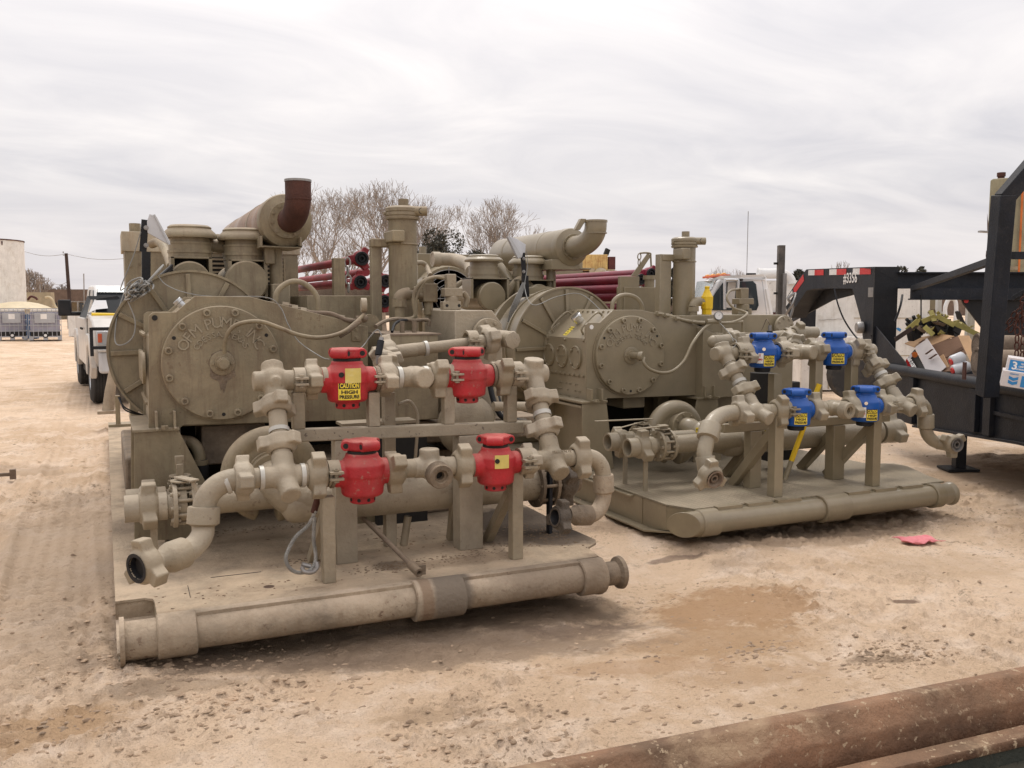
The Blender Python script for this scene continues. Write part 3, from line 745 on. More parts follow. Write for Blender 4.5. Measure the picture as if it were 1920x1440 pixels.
# deck with a lifting notch in the near left corner
m = MB(); pts = [(0,4.58),(.13,4.58),(.165,4.55),(.17,4.5),(.17,V0),(2.47,V0+.02),(2.50,4.50),(2.60,4.58),(2.63,4.64),(2.62,4.9),(2.64,5.9),(2.5,6.0),(2.5,V0+LEN),(0,V0+LEN)]
m.prism([Vector((x, y, ZD-.014)) for x, y in pts], EZ*.014); deck = build(m, 'deck_plate', 'tan_deck', U, .002)
for a, b in ((.31,1.37),(1.625,2.33)): m = MB(); m.bb((a,V0-.045,ZD-.022),(b,V0+.012,ZD+.002)); build(m, 'deck_nosing', 'tan_muddy', U, .003)
for (x0, y0, x1, y1) in ((352,1098,357,1120), (395,1083,490,1072)):
    m = MB(); m.bar(P(x0,y0,z=ZD+.001), P(x1,y1,z=ZD+.001), .0025, .003, EZ); build(m, 'deck_seam', 'dark', deck)
for u in (.012, 2.488):
    m = MB(); VQ = V0+.30 if u < 1 else V0+.02; m.bb((u-.008,VQ,.012),(u+.008,V0+LEN,ZD-.015)); m.bb((u-.06 if u>1 else u-.008,V0+.02,0),(u+.008 if u>1 else u+.06,V0+LEN,.012)); build(m, 'side_beam', T1, U, .002)
m = MB(); m.bb((.02,V0+LEN-.1,0),(2.48,V0+LEN,ZD-.015)); m.bb((.17,V0+.29,.01),(.186,V0+.03,ZD-.015)); build(m, 'cross_beam', T1, U)
# front pipe
pc = Vector((0, V0-.03, .108))
m = MB(); m.cyl(pc+EX*.3, pc+EX*2.4, .077, n=36); FP = build(m, 'front_pipe', 'tan_muddy', U)
for a, b, r in ((.165,.335,.1),(1.365,1.63,.103),(2.31,2.46,.098)):
    m = MB(); m.lathe(pc+EX*a, EX, [(0,r-.006),(.006,r),(b-a-.006,r),(b-a,r-.008)], 36); build(m, 'pipe_sleeve', 'tan_muddy', U)
m = MB(); m.prism([Vector((.0,V0-.05,.055)),Vector((.175,V0-.05,.055)),Vector((.175,V0+.3,.10)),Vector((.0,V0+.3,.10))], EZ*.01); m.bb((.0,4.585,.01),(.18,4.60,ZD-.016)); build(m, 'notch_plate', 'tan_muddy', U)
m = MB(); m.cyl(pc+EX*.03, pc+EX*.17, .086, n=32); m.lathe(pc+EX*.012, EX, [(0,.07),(0,.108),(.02,.108),(.02,.07)], 32); build(m, 'pipe_end', 'tan_muddy', U)
m = MB(); m.lathe(pc+EX*2.455, EX, [(0,.066),(.09,.066),(.105,.088),(.125,.092),(.13,.086),(.125,.066),(.02,.06),(.02,0)], 32, cap=False); build(m, 'pipe_flange', 'greasy_shaded_tan', U)
m = MB(); m.prism([Vector((.05,V0-.02,.012)),Vector((.30,V0-.02,.012)),Vector((.30,V0+.3,.012)),Vector((.02,V0+.3,.012))], EZ*.012); build(m, 'runner_shoe', T1, U)

# ---- manifold stand
VA, VB = 4.46, 4.77
zb = P(760, 800, v=VB).z
bl, br_ = P(549, 816, v=VB), P(978, 797, v=VB)
m = MB(); m.bar(Vector((bl.x,VB,bl.z)), Vector((br_.x,VB,bl.z-.03)), .066, .066, EZ); build(m, 'cross_beam', 'tan_chipped', U, .006, lab='square tube beam under the upper red valves with chipped paint')
def beamz(x): return bl.z-.03*(x-bl.x)/(br_.x-bl.x)
for (x0, x1, yb) in ((628,672,1055), (855,906,1028)):
    b = P((x0+x1)/2, yb, z=ZD); w = L(x1-x0, b)*.93
    post(U, (b.x, VB+.02, ZD), (b.x, VB+.02, beamz(b.x)-.034), w, TI, w*.8, 'stand_column')
for x0, x1, yt, dn in ((547,569,735,0),(687,711,735,0),(828,851,722,0),(945,968,718,0)):
    t = P((x0+x1)/2, yt, v=VB); w = .062
    post(U, (t.x, VB, beamz(t.x)+.034), (t.x, VB, t.z), w, TI)
t = P(728, 735, v=VB+.25); post(U, (t.x, VB+.25, ZD), (t.x, VB+.25, t.z), .065, TI)
for x0, x1, yt, yb in ((601,626,930,1091),(954,980,880,1047)):
    t = P((x0+x1)/2, yt, v=VA+.01); post(U, (t.x, VA+.01, ZD), (t.x, VA+.01, t.z), .064, TI)
    m = MB(); m.bar((t.x-.0, VA+.42, ZD), (t.x-.0, VA+.05, t.z-.10), .052, .05, EX); build(m, 'diagonal_brace', TI, U, .004)
for xx, y in ((836,1010),):
    b = P(846, 1012, z=ZD); m = MB(); m.bar(b, (b.x+.0, VB+.04, ZD+.62), .055, .05, EX); build(m, 'diagonal_brace', TI, U, .004)
# square posts left of the lower right valve
# ---- upper row
upl = ((513,714),(985,701)); atU = row(U, upl, VB, [
    ('pipe',545,620,.050),('clamp',549,572),('union',571,603,R(60)),('collar',602,612,.066),
    ('pipe',690,720,.05),('clamp',696,716),('union',710,742,R(70)),('band',744,752),('pipe',740,770,.052),
    ('pipe',790,860,.05),('band',793,801),('union',803,839,R(20)),('clamp',838,858),
    ('pipe',905,975,.05),('union',925,958,R(40),-1),('clamp',955,976)], TI)
TL = atU(513); TR = atU(999)
valve(U, atU(651), 'red', .99, R(20), (R(-98), -.055, .118, .098), (R(-88), .025), None, lab='upper left red check valve with caution sticker', screw=(R(-118), .03))
valve(U, atU(876), 'red', .96, R(58), lab='upper right red check valve with plain body')
c = atU(780); cross(U, c, [((1,0,0),.085),((-1,0,0),.085),((.15,-1,.0),.115),((0,1,0),.10)], TI, .056, .062, 'tee_fitting')
# lower row
lol = ((535,893),(1036,861)); atL = row(U, lol, VA, [
    ('union',439,476,R(58)),('band',486,494),('pipe',470,510,.05),
    ('band',563,571),('pipe',558,635,.05),('union',575,612,R(62),-1),('clamp',612,636),
    ('pipe',720,783,.049),('union',722,759,R(28)),
    ('pipe',828,890,.049),('union',847,884,R(65),-1),
    ('pipe',966,1012,.05),('clamp',970,992),('union',982,1007,R(50)),
    ('pipe',1058,1080,.045),('union',1067,1105,R(70),-1)], TI)
BL, BR = atL(533), atL(1036)
valve(U, atL(679), 'red', .99, R(75), lab='lower left red check valve with worn dusty paint')
valve(U, atL(929), 'red', .92, R(35), None, (R(-94), .025), lab='lower right red check valve with small gold data plate', screw=(R(-108), .03))
# inlet tee with threaded outlet facing the camera
c = atL(805); od = Vector((.02,-1,-.12)).normalized()
cross(U, c, [((1,0,0),.09),((-1,0,0),.09),(od,.12),((0,0,1),.10)], TI, .053, .066, 'tee_fitting', 'tee with open threaded outlet facing forward')
m = MB(); e = c+od*.11
prof = [(0,.060)]
for i in range(6): prof += [(.006+i*.009,.066),(.0105+i*.009,.061)]
prof += [(.066,.064),(.072,.060),(.072,.036),(.055,.033),(.055,.022),(-.02,.022)]
m.lathe(e, od, prof, 36, cap=False); OUT = build(m, 'threaded_outlet', 'greasy_shaded_tan', U)
m = MB(); m.lathe(e+od*.02, od, [(0,.0235),(0,0)], 24, cap=False); build(m, 'outlet_bore', 'dark', OUT)
# crosses
dL = (BL-TL).normalized(); dR = (BR-TR).normalized()
cross(U, TL, [((1,0,0),.115),((-1,0,0),.105,.052),(dL,.12),(-dL,.10,.058),((0,-1,0),.085,.03)], TI, .054, .074)
cross(U, TR, [((-1,0,0),.10),((1,0,0),.085,.054),(dR,.13),((0,-.2,1),.09,.058)], TI, .054, .072)
cross(U, BL, [((1,0,0),.12),((-1,0,0),.12),(-dL,.12),(dL+Vector((.15,-.55,0)),.135,.052)], TI, .054, .072, lab='lower left cross fitting with red paint flecks')
cross(U, BR, [((1,0,0),.11,.046),((-1,0,0),.11),(-dR,.13),(dR+Vector((.1,-.6,0)),.12,.054)], TI, .054, .072)
# raised casting words
m = MB(); text(m, 'PECOVALVE', BR+Vector((.03,-.058,.05)), EX, EZ, .022, .002); build(m, 'raised_lettering', TI, U)
riser(U, TL, BL, [('band',.14,.17),('union',.19,.35,R(80),1,1.08),('pipe',.15,.6),('band',.52,.56),('union',.60,.76,R(50),1,1.08),('pipe',.7,.95)], TI)
riser(U, TR, BR, [('union',.22,.40,R(20),1,1.08),('pipe',.15,.62),('band',.45,.53),('union',.58,.75,R(65),1,1.08),('pipe',.7,.95)], TI)
# left swivel arm
a0 = atL(441); a1 = Vector((.235, VA-.03, a0.z-.175)); a1 = P(383, 958, v=VA-.02)
m = MB(); m.tube([a0+EX*.02]+bezarc(a0, Vector((a1.x,VA,a0.z)), a1, 12), .054, 22); build(m, 'pipe_elbow', TI, U)
band(U, atL(424)-EZ*.012, Vector((1,0,.35)), .055, .02)
b1 = P(381, 990, v=VA-.03)
m = MB(); m.lathe(a1+EZ*.02, b1-a1, [(0,.056),(.0,.072),(.006,.075),((b1-a1).length*.98,.075),((b1-a1).length,.07),((b1-a1).length+.01,.055)], 32); build(m, 'swivel_joint', TI, U)
c1 = P(345, 1036, v=VA-.16); ax2 = (P(300,1052,v=VA-.24)-P(350,1034,v=VA-.16)).normalized()
m = MB(); m.tube([b1+EZ*.03]+bezarc(b1, P(384,1020,v=VA-.07), c1, 12), .052, 22); build(m, 'pipe_elbow', TI, U)
m = MB(); m.lathe(c1-ax2*.005, ax2, [(0,.054),(0,.068),(.006,.071),(.075,.071),(.10,.064),(.118,.048),(.15,.045)], 32); build(m, 'swivel_joint', TI, U)
e1 = P(272, 1060, v=VA-.30); union(U, e1, ax2, TI, R(95), 1.12, 'open hammer union hanging at the left end')
m = MB(); m.lathe(e1-ax2*.02, ax2, [(0,.045),(.062,.058),(.066,.066),(.066,.050),(.03,.046),(.03,0)], 30, cap=False); build(m, 'union_seal', 'black', U)
m = MB(); m.lathe(e1+ax2*.012, ax2, [(0,.05),(0,0)], 24, cap=False); build(m, 'union_bore', 'dark', U)
m = MB(); m.tube([c1+ax2*.14, e1-ax2*.02], .045, 20); build(m, 'pipe', TI, U)
# right swivel arm
a0 = atL(1106); a1 = P(1131, 893, v=VA)
m = MB(); m.tube([a0-EX*.03]+bezarc(a0-EX*.02, Vector((a1.x+.0,VA,a0.z+.0)), a1, 12), .046, 22); build(m, 'pipe_elbow', TI, U)
b1 = P(1132, 924, v=VA)
m = MB(); m.lathe(a1+EZ*.01, b1-a1, [(0,.046),(0,.056),(.006,.059),((b1-a1).length,.059),((b1-a1).length+.01,.048)], 32); build(m, 'swivel_joint', 'tan_muddy', U)
c1 = P(1106, 966, v=VA-.05)
m = MB(); m.tube([b1+EZ*.02]+bezarc(b1, P(1132,962,v=VA), c1, 12), .045, 22); build(m, 'pipe_elbow', 'tan_muddy', U)
ax3 = (P(1060,966,v=VA-.07)-c1).normalized()
m = MB(); m.lathe(c1, ax3, [(0,.046),(0,.055),(.005,.058),(.10,.058),(.115,.045),(.15,.042)], 28); build(m, 'swivel_joint', 'greasy_shaded_tan', U)
e1 = P(1050, 970, v=VA-.09); union(U, e1, ax3, 'grease', R(200), .95, 'greasy hammer union at the right end')
m = MB(); m.lathe(e1-ax3*.02, ax3, [(0,.04),(.05,.052),(.055,.058),(.055,.042),(.02,.03),(.02,0)], 26, cap=False); build(m, 'union_seal', 'black', U)
m = MB(); m.bar(P(1030,1000,z=ZD), P(1030,1000,z=ZD)+EZ*.42, .02, .045, EY); build(m, 'strap_leg', 'black_old', U)

# ---- triplex pump body
VF = 5.65
def pv(lst, v): return [P(x, y, v=v) for x, y in lst]
outl = [(279,803),(279,592),(286,586),(330,585),(365,555),(468,556),(555,578),(690,612),(690,787),(345,797),(337,803)]
fp = pv(outl, VF)
m = MB(); m.prism(fp, EY*.03); H = build(m, 'pump_housing', T1, U, .003, lab='pump case with round lettered end cover')
ip = pv([(279,803),(279,630),(362,558),(366,556),(468,557),(555,579),(690,613),(690,787)], VF)
inn = [Vector((p.x+(.012 if p.x < .5 else 0), VF+.03, p.z-(.0 if p.z < 1 else .012))) for p in ip]
m = MB(); m.prism(inn, EY*.70); build(m, 'gear_case', T1, H, .003)
m = MB(); m.prism([p+EY*.73 for p in fp], EY*.025); build(m, 'side_plate', T1, H, .003)
CC = P(415, 680, v=VF); pump_cover(H, CC, T1, .340)
m = MB(); m.cyl(CC-EY*.06, CC-EY*.125, .036, n=28); m.cyl(CC-EY*.12, CC-EY*.135, .030, n=28); build(m, 'hub_plug', T1, H, .002)
m = MB(); rs = np.random.RandomState(17); q = CC-EY*.0471; n_ = 26; pr = []
for k in range(n_):
    a = 2*math.pi*k/n_; rr = .085+rs.uniform(-.006,.006) if math.sin(a) > -.55 else .105+rs.uniform(-.01,.01)
    pr.append(q+Vector((math.cos(a)*rr*.9, 0, math.sin(a)*rr-.005)))
m.prism(pr, EY*-.0008); w0 = q+EZ*-.09
m.prism([w0+Vector((-.035,0,0)), w0+Vector((.032,0,.0)), w0+Vector((.022,0,-.035)), w0+Vector((.014,0,-.06)), w0+Vector((.004,0,-.09)), w0+Vector((-.004,0,-.06)), w0+Vector((-.012,0,-.075)), w0+Vector((-.020,0,-.03))], EY*-.0007); build(m, 'oil_drip', 'greasy_shaded_tan', H)
for x, y in ((290,596),):
    q = P(x, y, v=VF); m = MB(); m.cyl(q-EY*.002, q-EY*.0035, .016, n=16); build(m, 'lifting_hole', 'dark', H)
q = P(292, 598, v=VF)
# side covers seen edge-on, sloped cover with breather
xs = fp[0].x
for k in range(3):
    q = Vector((xs-.004, VF+.15+.22*k, 1.22)); m = MB(); m.lathe(q, -EX, [(0,.095),(.014,.095),(.018,.09),(.018,0)], 30, cap=False); build(m, 'inspection_cover', T1, H)
for k in range(9):
    for z in (1.02, 1.42): inst(T_HEX, 'bolt_head', H, orient(Vector((xs+.0, VF+.07+.075*k, z)), -EX), T1)
q = (fp[3]+fp[4])/2+EY*.36; sn = Vector((-.7,0,.7)).normalized()
m = MB(); m.cyl(q-sn*.04, q+sn*.012, .024, n=24); m.cyl(q+sn*.012, q+sn*.035, .03, n=10); build(m, 'breather_cap', 'alu', H, .002)
# small bolted plate and lug on the flank
q = P(668, 625, v=VF); m = MB(); m.box(q-EY*.006, (.062,.012,.10)); PL = build(m, 'bolted_plate', T1, H, .004)
for dz in (-.025, .025): inst(T_HEX, 'bolt_head', PL, orient(q-EY*.012+EZ*dz, -EY), T1)
q = P(694, 606, v=VF+.03); m = MB(); m.lathe(q-EY*.01, EY, [(0,.028),(0,.058),(.02,.058),(.02,.028)], 24); build(m, 'lifting_eye', T1, H)
# lube hose from hub to gauge
hp = [P(421,662,v=VF-.10), P(422,640,v=VF-.12), P(432,618,v=VF-.14), P(452,606,v=VF-.15), P(488,603,v=VF-.15), P(525,615,v=VF-.16), P(560,628,v=VF-.17), P(600,633,v=VF-.17), P(640,624,v=VF-.15), P(668,604,v=VF-.10), P(682,590,v=VF-.06)]
m = MB(); m.tube(hp, .0125, 10, smooth=6); build(m, 'lube_hose', T1, U)
m = MB(); m.tube(pv([(636,630),(655,618),(676,600)], VF-.13), .017, 10, smooth=4); build(m, 'hose_fitting', 'greasy_shaded_tan', U)
hp = [P(533,570,v=VF+.1), P(555,578,v=VF+.08), P(585,586,v=VF+.04), P(620,588,v=VF+.02), P(650,600,v=VF), P(672,602,v=VF-.02)]
m = MB(); m.tube(hp, .014, 10, smooth=5); build(m, 'hydraulic_hose', 'pipe_dirty', U)
for x, y in ((535,571),(552,576),(568,581),(640,595),(655,600)):
    q = P(x, y, v=VF+.04); m = MB(); m.cyl(q-EX*.018, q+EX*.018-EZ*.006, .021, n=6); build(m, 'hose_fitting', TI, U)
m = MB(); q = P(682,597,v=VF-.05); m.ball(q, .028, 12, 8); m.cyl(q, q+EZ*.06, .012); m.cyl(q-EX*.05, q+EX*.02, .02, n=6); build(m, 'gauge_fitting', 'greasy_shaded_tan', U)
g = P(682,572,v=VF-.05); gx_ = Vector((1,-.15,0)).normalized(); m = MB(); m.lathe(g-gx_*.018, gx_, [(0,.0),(0,.045),(.034,.045),(.036,.040),(.03,.038),(.03,0)], 28, cap=False); build(m, 'pressure_gauge', TI, U)
m = MB(); m.lathe(g+gx_*.013, gx_, [(0,.037),(0,0)], 24, cap=False); build(m, 'dial', 'sticker_white', U)
# arched hose behind
hp = [P(516,566,v=VF+.5), P(521,545,v=VF+.5), P(540,530,v=VF+.5), P(560,528,v=VF+.5), P(580,538,v=VF+.5), P(594,556,v=VF+.5), P(598,582,v=VF+.5)]
m = MB(); m.tube(hp, .018, 12, smooth=5); build(m, 'arched_hose', T1, U)
# ---- stands under the pump
def stand(poly, v0, v1, mt, gus, side=0):
    fr = pv(poly, v0); m = MB(); m.prism(fr, EY*.014)
    zt = max(p.z for p in fr); tx = [p.x for p in fr if p.z > zt-.03]; x0, x1 = min(tx), max(tx)
    xl = min(p.x for p in fr if p.z < .5) if side else x0
    S = build(m, 'pump_stand', mt, U, .002)
    m = MB(); m.prism([p+EY*(v1-v0) for p in fr], EY*.014); build(m, 'rear_plate', mt, S, .002)
    m = MB(); m.bb((x0-.01, v0-.012, zt-.016), (x1+.01, v1+.03, zt)); build(m, 'top_plate', mt, S, .002)
    m = MB(); xm = x0+(x1-x0)*.62; m.bb((xm, v0+.014, ZD), (xm+.012, v1, zt-.016)); build(m, 'web_plate', mt, S)
    for g0, g1, dz in gus:
        a = P(g0, 0, v=v0-.0); a = P(g0, 760, v=v0); m = MB(); m.bb((a.x, v0-.03, zt), (a.x+.014, v0+.06, zt+.10)); m.prism([Vector((a.x, v0-.03, zt)), Vector((a.x+.014, v0-.03, zt)), Vector((a.x+.014, v0-.10, zt)), Vector((a.x, v0-.10, zt))], EZ*.012); build(m, 'gusset', mt, S, .002)
    q = P((gus[0][0]+gus[-1][0])/2, 760, v=v0-.02); m = MB(); m.cyl(Vector((q.x, v0-.045, zt)), Vector((q.x, v0-.045, zt+.02)), .022, n=6); build(m, 'anchor_bolt', mt, S)
    return S
bz = P(400, 930, v=5.58)
stand([(252,806),(333,803),(398,928),(398,1010),(252,1014)], 5.60, 6.30, T1, [(290,0,0),(324,0,0)])
stand([(720,800),(800,796),(800,1000),(650,1005),(650,925)], 5.60, 6.30, T1, [(730,0,0),(770,0,0)])
# parts beneath the pump, coloured darker to paint in the shade there
q = P(440, 795, v=5.95); m = MB(); m.bb((q.x-.22,5.75,.62),(q.x+.16,6.2,.86)); build(m, 'oil_sump', 'greasy_shaded_tan', U, .01)
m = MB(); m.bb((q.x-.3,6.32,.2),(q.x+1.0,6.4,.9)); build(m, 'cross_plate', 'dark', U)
m = MB(); e0 = P(352,828,v=5.8); e1 = P(374,830,v=5.75); e2 = P(375,862,v=5.75); m.tube([e0-EX*.15+EZ*.03, e0]+bezarc(e0, e1+EZ*.01, e2, 8), .036, 14); m.cyl(e2, e2-EZ*.03, .048, n=14); build(m, 'pipe_elbow', T1, U)
m = MB(); m.tube([e2, e2-EZ*.1, e2-EZ*.2-EX*.1, e2-EZ*.3-EX*.12-EY*.05], .045, 12, smooth=5); build(m, 'suction_hose', 'black', U)

# ---- clutch / flywheel housing
VW = 6.5
def flywheel(U, c, Rr, v, mt, bolts=24):
    m = MB(); m.lathe(Vector((c.x, v, c.z)), EY, [(0,0),(0,Rr*.972),(-.018,Rr*.972),(-.018,Rr),(.02,Rr*1.0),(.20,Rr*.96),(.20,Rr*.985),(.22,Rr*.985),(.22,0)], 96, cap=False)
    W = build(m, 'flywheel_housing', mt, U)
    for k in range(12):
        a = R(30*k+2); d = Vector((math.cos(a), 0, math.sin(a))); p0 = Vector((c.x, v-.014, c.z))
        m = MB(); m.bar(p0+d*Rr*.45, p0+d*Rr*.95, .030, .022, EY); build(m, 'rib', mt, W, .003)
    m = MB(); m.cyl(Vector((c.x, v-.05, c.z)), Vector((c.x, v-.001, c.z)), Rr*.45, n=48); build(m, 'hub_cover', mt, W, .004)
    return W
flywheel(U, P(361,655,v=VW), .535, VW, T1)
m = MB(); m.bb((.25,6.78,.45),(1.15,8.7,1.62)); m.bb((.1,7.0,ZD),(1.3,8.6,.5)); build(m, 'engine_block', 'greasy_shaded_tan', U, .02)  # hidden engine mass, its darker tan paints shade behind the housing
for k in range(6):
    m = MB(); m.bb((1.15,6.9+.3*k,1.2),(1.28,7.12+.3*k,1.75)); build(m, 'cylinder_head', T1, U, .01)
# legs left of the flywheel housing
for xx, y0, y1, w in ((176,560,760,.05),(222,730,800,.05)):
    a = P(xx, y1, z=ZD); 
m = MB(); a = P(222,800,z=ZD); m.bar(a, a+EZ*.36, .05, .05); m.bb((a.x-.1,a.y-.03,ZD),(a.x+.4,a.y+.2,ZD+.03)); build(m, 'mount_leg', T1, U, .003)
m = MB(); a = P(202,775,z=ZD); b = P(213,690,v=a.y+.1); m.tube([a, (a+b)/2-EX*.005, b], [.075,.065,.05], 20); m.bb((a.x-.12,a.y-.1,ZD),(a.x+.12,a.y+.12,ZD+.04)); build(m, 'slanted_leg', 'tan_muddy', U)
for k in range(2):
    m = MB(); m.tube([P(222+3*k,745,v=6.35), P(232,762+4*k,v=6.3), P(250,772+3*k,v=6.3), P(268,778,v=6.4)], .005, 8, smooth=4); build(m, 'cable', 'black', U)
# ---- air cleaners and drums
def intake(U, x, ycap, yb, wc, v, drm, mt, box):
    B, c, zb_ = cleaner(U, x, ycap, yb, wc, v, mt)
    s = L(1, c+EZ*zb_)
    if box:
        x0, x1, y1 = box; p0 = P(x0, y1, v=v); p1 = P(x1, y1, v=v)
        for xx in (p0.x, p1.x):
            m = MB(); m.bb((xx-.012, v-.2, p0.z), (xx+.012, v+.05, zb_)); build(m, 'bracket', mt, B, .002)
        m = MB(); m.bb((p0.x+.02, v-.05, p0.z), (p1.x-.02, v+.1, zb_-.005)); build(m, 'inner_duct', 'dark', B)
        m = MB(); m.bb((p0.x-.012, v-.2, zb_-.012), (p1.x+.012, v+.1, zb_)); build(m, 'bracket_top', mt, B, .002)
    if drm: drum(U, drm[0], drm[1], drm[2], v-.25, .7, mt)
    return B
intake(U, 355, (423,447), 484, 97, 7.2, (357,527,37), T1, (322,391,545))
intake(U, 458, (429,452), 489, 97, 7.2, (463,528,39), T1, (427,492,560))
m = MB(); m.tube([P(391,460,v=7.3), P(410,462,v=7.3), P(428,466,v=7.3)], .05, 14, smooth=3); build(m, 'intake_pipe', T1, U)
m = MB(); m.cyl(P(392,458,v=7.5), P(421,462,v=7.5), .055, n=16); build(m, 'intake_pipe', 'tan_valve', U)
# ---- radiator and its guard
def radiator(U, pL, pR, v, ztop, zbot, mt, top_mt=None, dpth=.5):
    m = MB(); m.bb((pL, v, zbot), (pR, v+dpth, ztop)); Q = build(m, 'radiator', mt, U, .006)
    if top_mt:
        m = MB(); m.bb((pL-.02, v-.012, ztop-.17), (pR+.02, v+dpth+.02, ztop+.01)); build(m, 'top_tank', top_mt, Q, .006)
    m = MB(); m.cyl((pL+.1, v+.1, ztop), (pL+.1, v+.1, ztop+.09), .05, n=8); build(m, 'filler_cap', mt, Q)
    for x, z in ((.05,.3),(.05,.42),(.13,.28),(.75,.3),(.05,1.2)):
        inst(T_HEX, 'bolt_head', Q, orient(Vector((pL+x, v, ztop-z)), -EY), mt)
    return Q
def slats(U, x0, x1, v, z0, z1, n, mt, vert=False):
    m = MB(); m.bb((x0, v+.02, z0), (x1, v+.03, z1)); G = build(m, 'grille_backing', 'dark', U)
    m = MB()
    for i in range(n):
        z = z0+(z1-z0)*(i+.5)/n; m.bb((x0, v, z-(z1-z0)/n*.22), (x1, v+.012, z+(z1-z0)/n*.22))
    m.bb((x0-.02,v-.01,z0),(x0,v+.02,z1)); m.bb((x1,v-.01,z0),(x1+.02,v+.02,z1))
    build(m, 'grille', mt, G)
RD = radiator(U, .19, 1.75, 9.0, P(245,436,v=9.0).z, .5, T1, 'rig_tan')
slats(U, .65, 1.6, 8.95, 1.0, P(400,482,v=8.95).z, 26, T1)
m = MB(); m.tube([P(284,458,v=8.6), P(296,454,v=8.5), P(306,462,v=8.3), P(314,478,v=8.1), P(322,500,v=7.6)], .038, 12, smooth=4); build(m, 'coolant_pipe', T1, U)
# ---- muffler with rusty elbow
def muffler(U, pf, rr, v0, ln, mt, capmt):
    p = P(pf[0], pf[1], v=v0); r = L(rr, p); m = MB()
    m.lathe(p, EY, [(0,0),(0,r*.55),(.03,r*.60),(.05,r*.96),(.075,r),(ln-.1,r),(ln-.04,r*.9),(ln,r*.5),(ln,0)], 56, cap=False); Q = build(m, 'muffler', mt, U)
    m = MB(); m.lathe(p+EY*.01, EY, [(0,r*.66),(.03,r*.98),(.06,r*1.02),(.12,r*1.02),(.12,r*.98)], 56, cap=False); build(m, 'end_cap', capmt, Q)
    for t in (.42, 1.2):
        m = MB(); m.ring(p+EY*(ln*t/1.6), p+EY*(ln*t/1.6+.05), r*1.012, r*.98, 56); build(m, 'strap', capmt, Q)
    m = MB(); m.lathe(p-EY*.012, EY, [(0,r*.40),(0,r*.68),(.016,r*.68),(.016,r*.4)], 44); FL = build(m, 'flange', capmt, Q, .002)
    for k in range(10):
        a = R(36*k+10); q = p-EY*.012+Vector((math.cos(a),0,math.sin(a)))*r*.58; inst(T_HEX, 'bolt_head', Q, orient(q, -EY), capmt)
    return Q, p, r
MU, mp_, mr = muffler(U, (538,413), 49, 6.9, 2.6, 'old_muffler', T1)
el = MB(); er = L(23, mp_); mid = P(560,408,v=6.9-.24); top = P(560,338,v=6.9-.24)
st = mp_-EY*.01+EX*.02
el.tube([st]+bezarc(st-EY*.02, Vector((mid.x, mid.y, st.z-.0)), Vector((mid.x, mid.y, st.z+.17)), 14)+[Vector((mid.x, mid.y, top.z))], [er*1.0]*17, 32, cap=False)
ELB = build(el, 'exhaust_elbow', 'rust', MU, lab='rust red exhaust elbow turned up')
m = MB(); m.ring(Vector((mid.x,mid.y,top.z-.012)), Vector((mid.x,mid.y,top.z+.004)), er*1.04, er*.93, 36); build(m, 'outlet_rim', 'steel', ELB)
m = MB(); m.ring(Vector((mid.x,mid.y,top.z-.14)), Vector((mid.x,mid.y,top.z-.13)), er*1.02, er*.93, 36); build(m, 'weld_bead', 'rust', ELB)
m = MB(); m.lathe(Vector((mid.x,mid.y,top.z-.1)), EZ, [(0,er*.96),(0,0)], 24, cap=False); build(m, 'outlet_bore', 'dark', ELB)
# muffler stand
sp = P(519, 560, v=7.05); m = MB(); m.cyl((sp.x, 7.05, .6), (sp.x, 7.05, P(519,466,v=7.05).z), L(12,sp), n=28); build(m, 'muffler_post', T1, U)
sh = P(519,464,v=7.05).z; m = MB(); m.bb((sp.x-.14,6.86,sh-.012),(sp.x+.16,7.3,sh)); m.bb((sp.x-.14,6.86,sh),(sp.x-.125,7.3,sh+.07)); m.bb((sp.x+.145,6.86,sh),(sp.x+.16,7.3,sh+.07)); build(m, 'muffler_saddle', T1, U, .003)
q = P(505,480,v=7.0); m = MB(); m.box(q, (.07,.07,.12)); build(m, 'latch_box', T1, U, .006)
# ---- boxes behind the pump
a = P(576, 554, v=6.62); b = P(702, 556, v=6.62); m = MB(); m.bb((a.x, 6.62, .6), (b.x, 7.3, a.z)); TK = build(m, 'tool_box', T1, U, .004)
m = MB(); m.prism([Vector((b.x-.12,6.63,b.z)), Vector((b.x,6.63,b.z-.0)), Vector((b.x-.0,6.63,b.z-.02)), Vector((b.x-.12,6.63,b.z-.02))], EY*.02); build(m, 'box_lid', T1, TK)
for x, y0, y1, w, v in ((634,484,560,21,6.95),(703.5,448,640,19,6.42)):
    t = P(x, y0, v=v); ww = L(w, t); m = MB(); m.bar((t.x, v, .6), (t.x, v, t.z), ww, ww*.8, EY); build(m, 'pipe_rack_post', T1, U, .004)
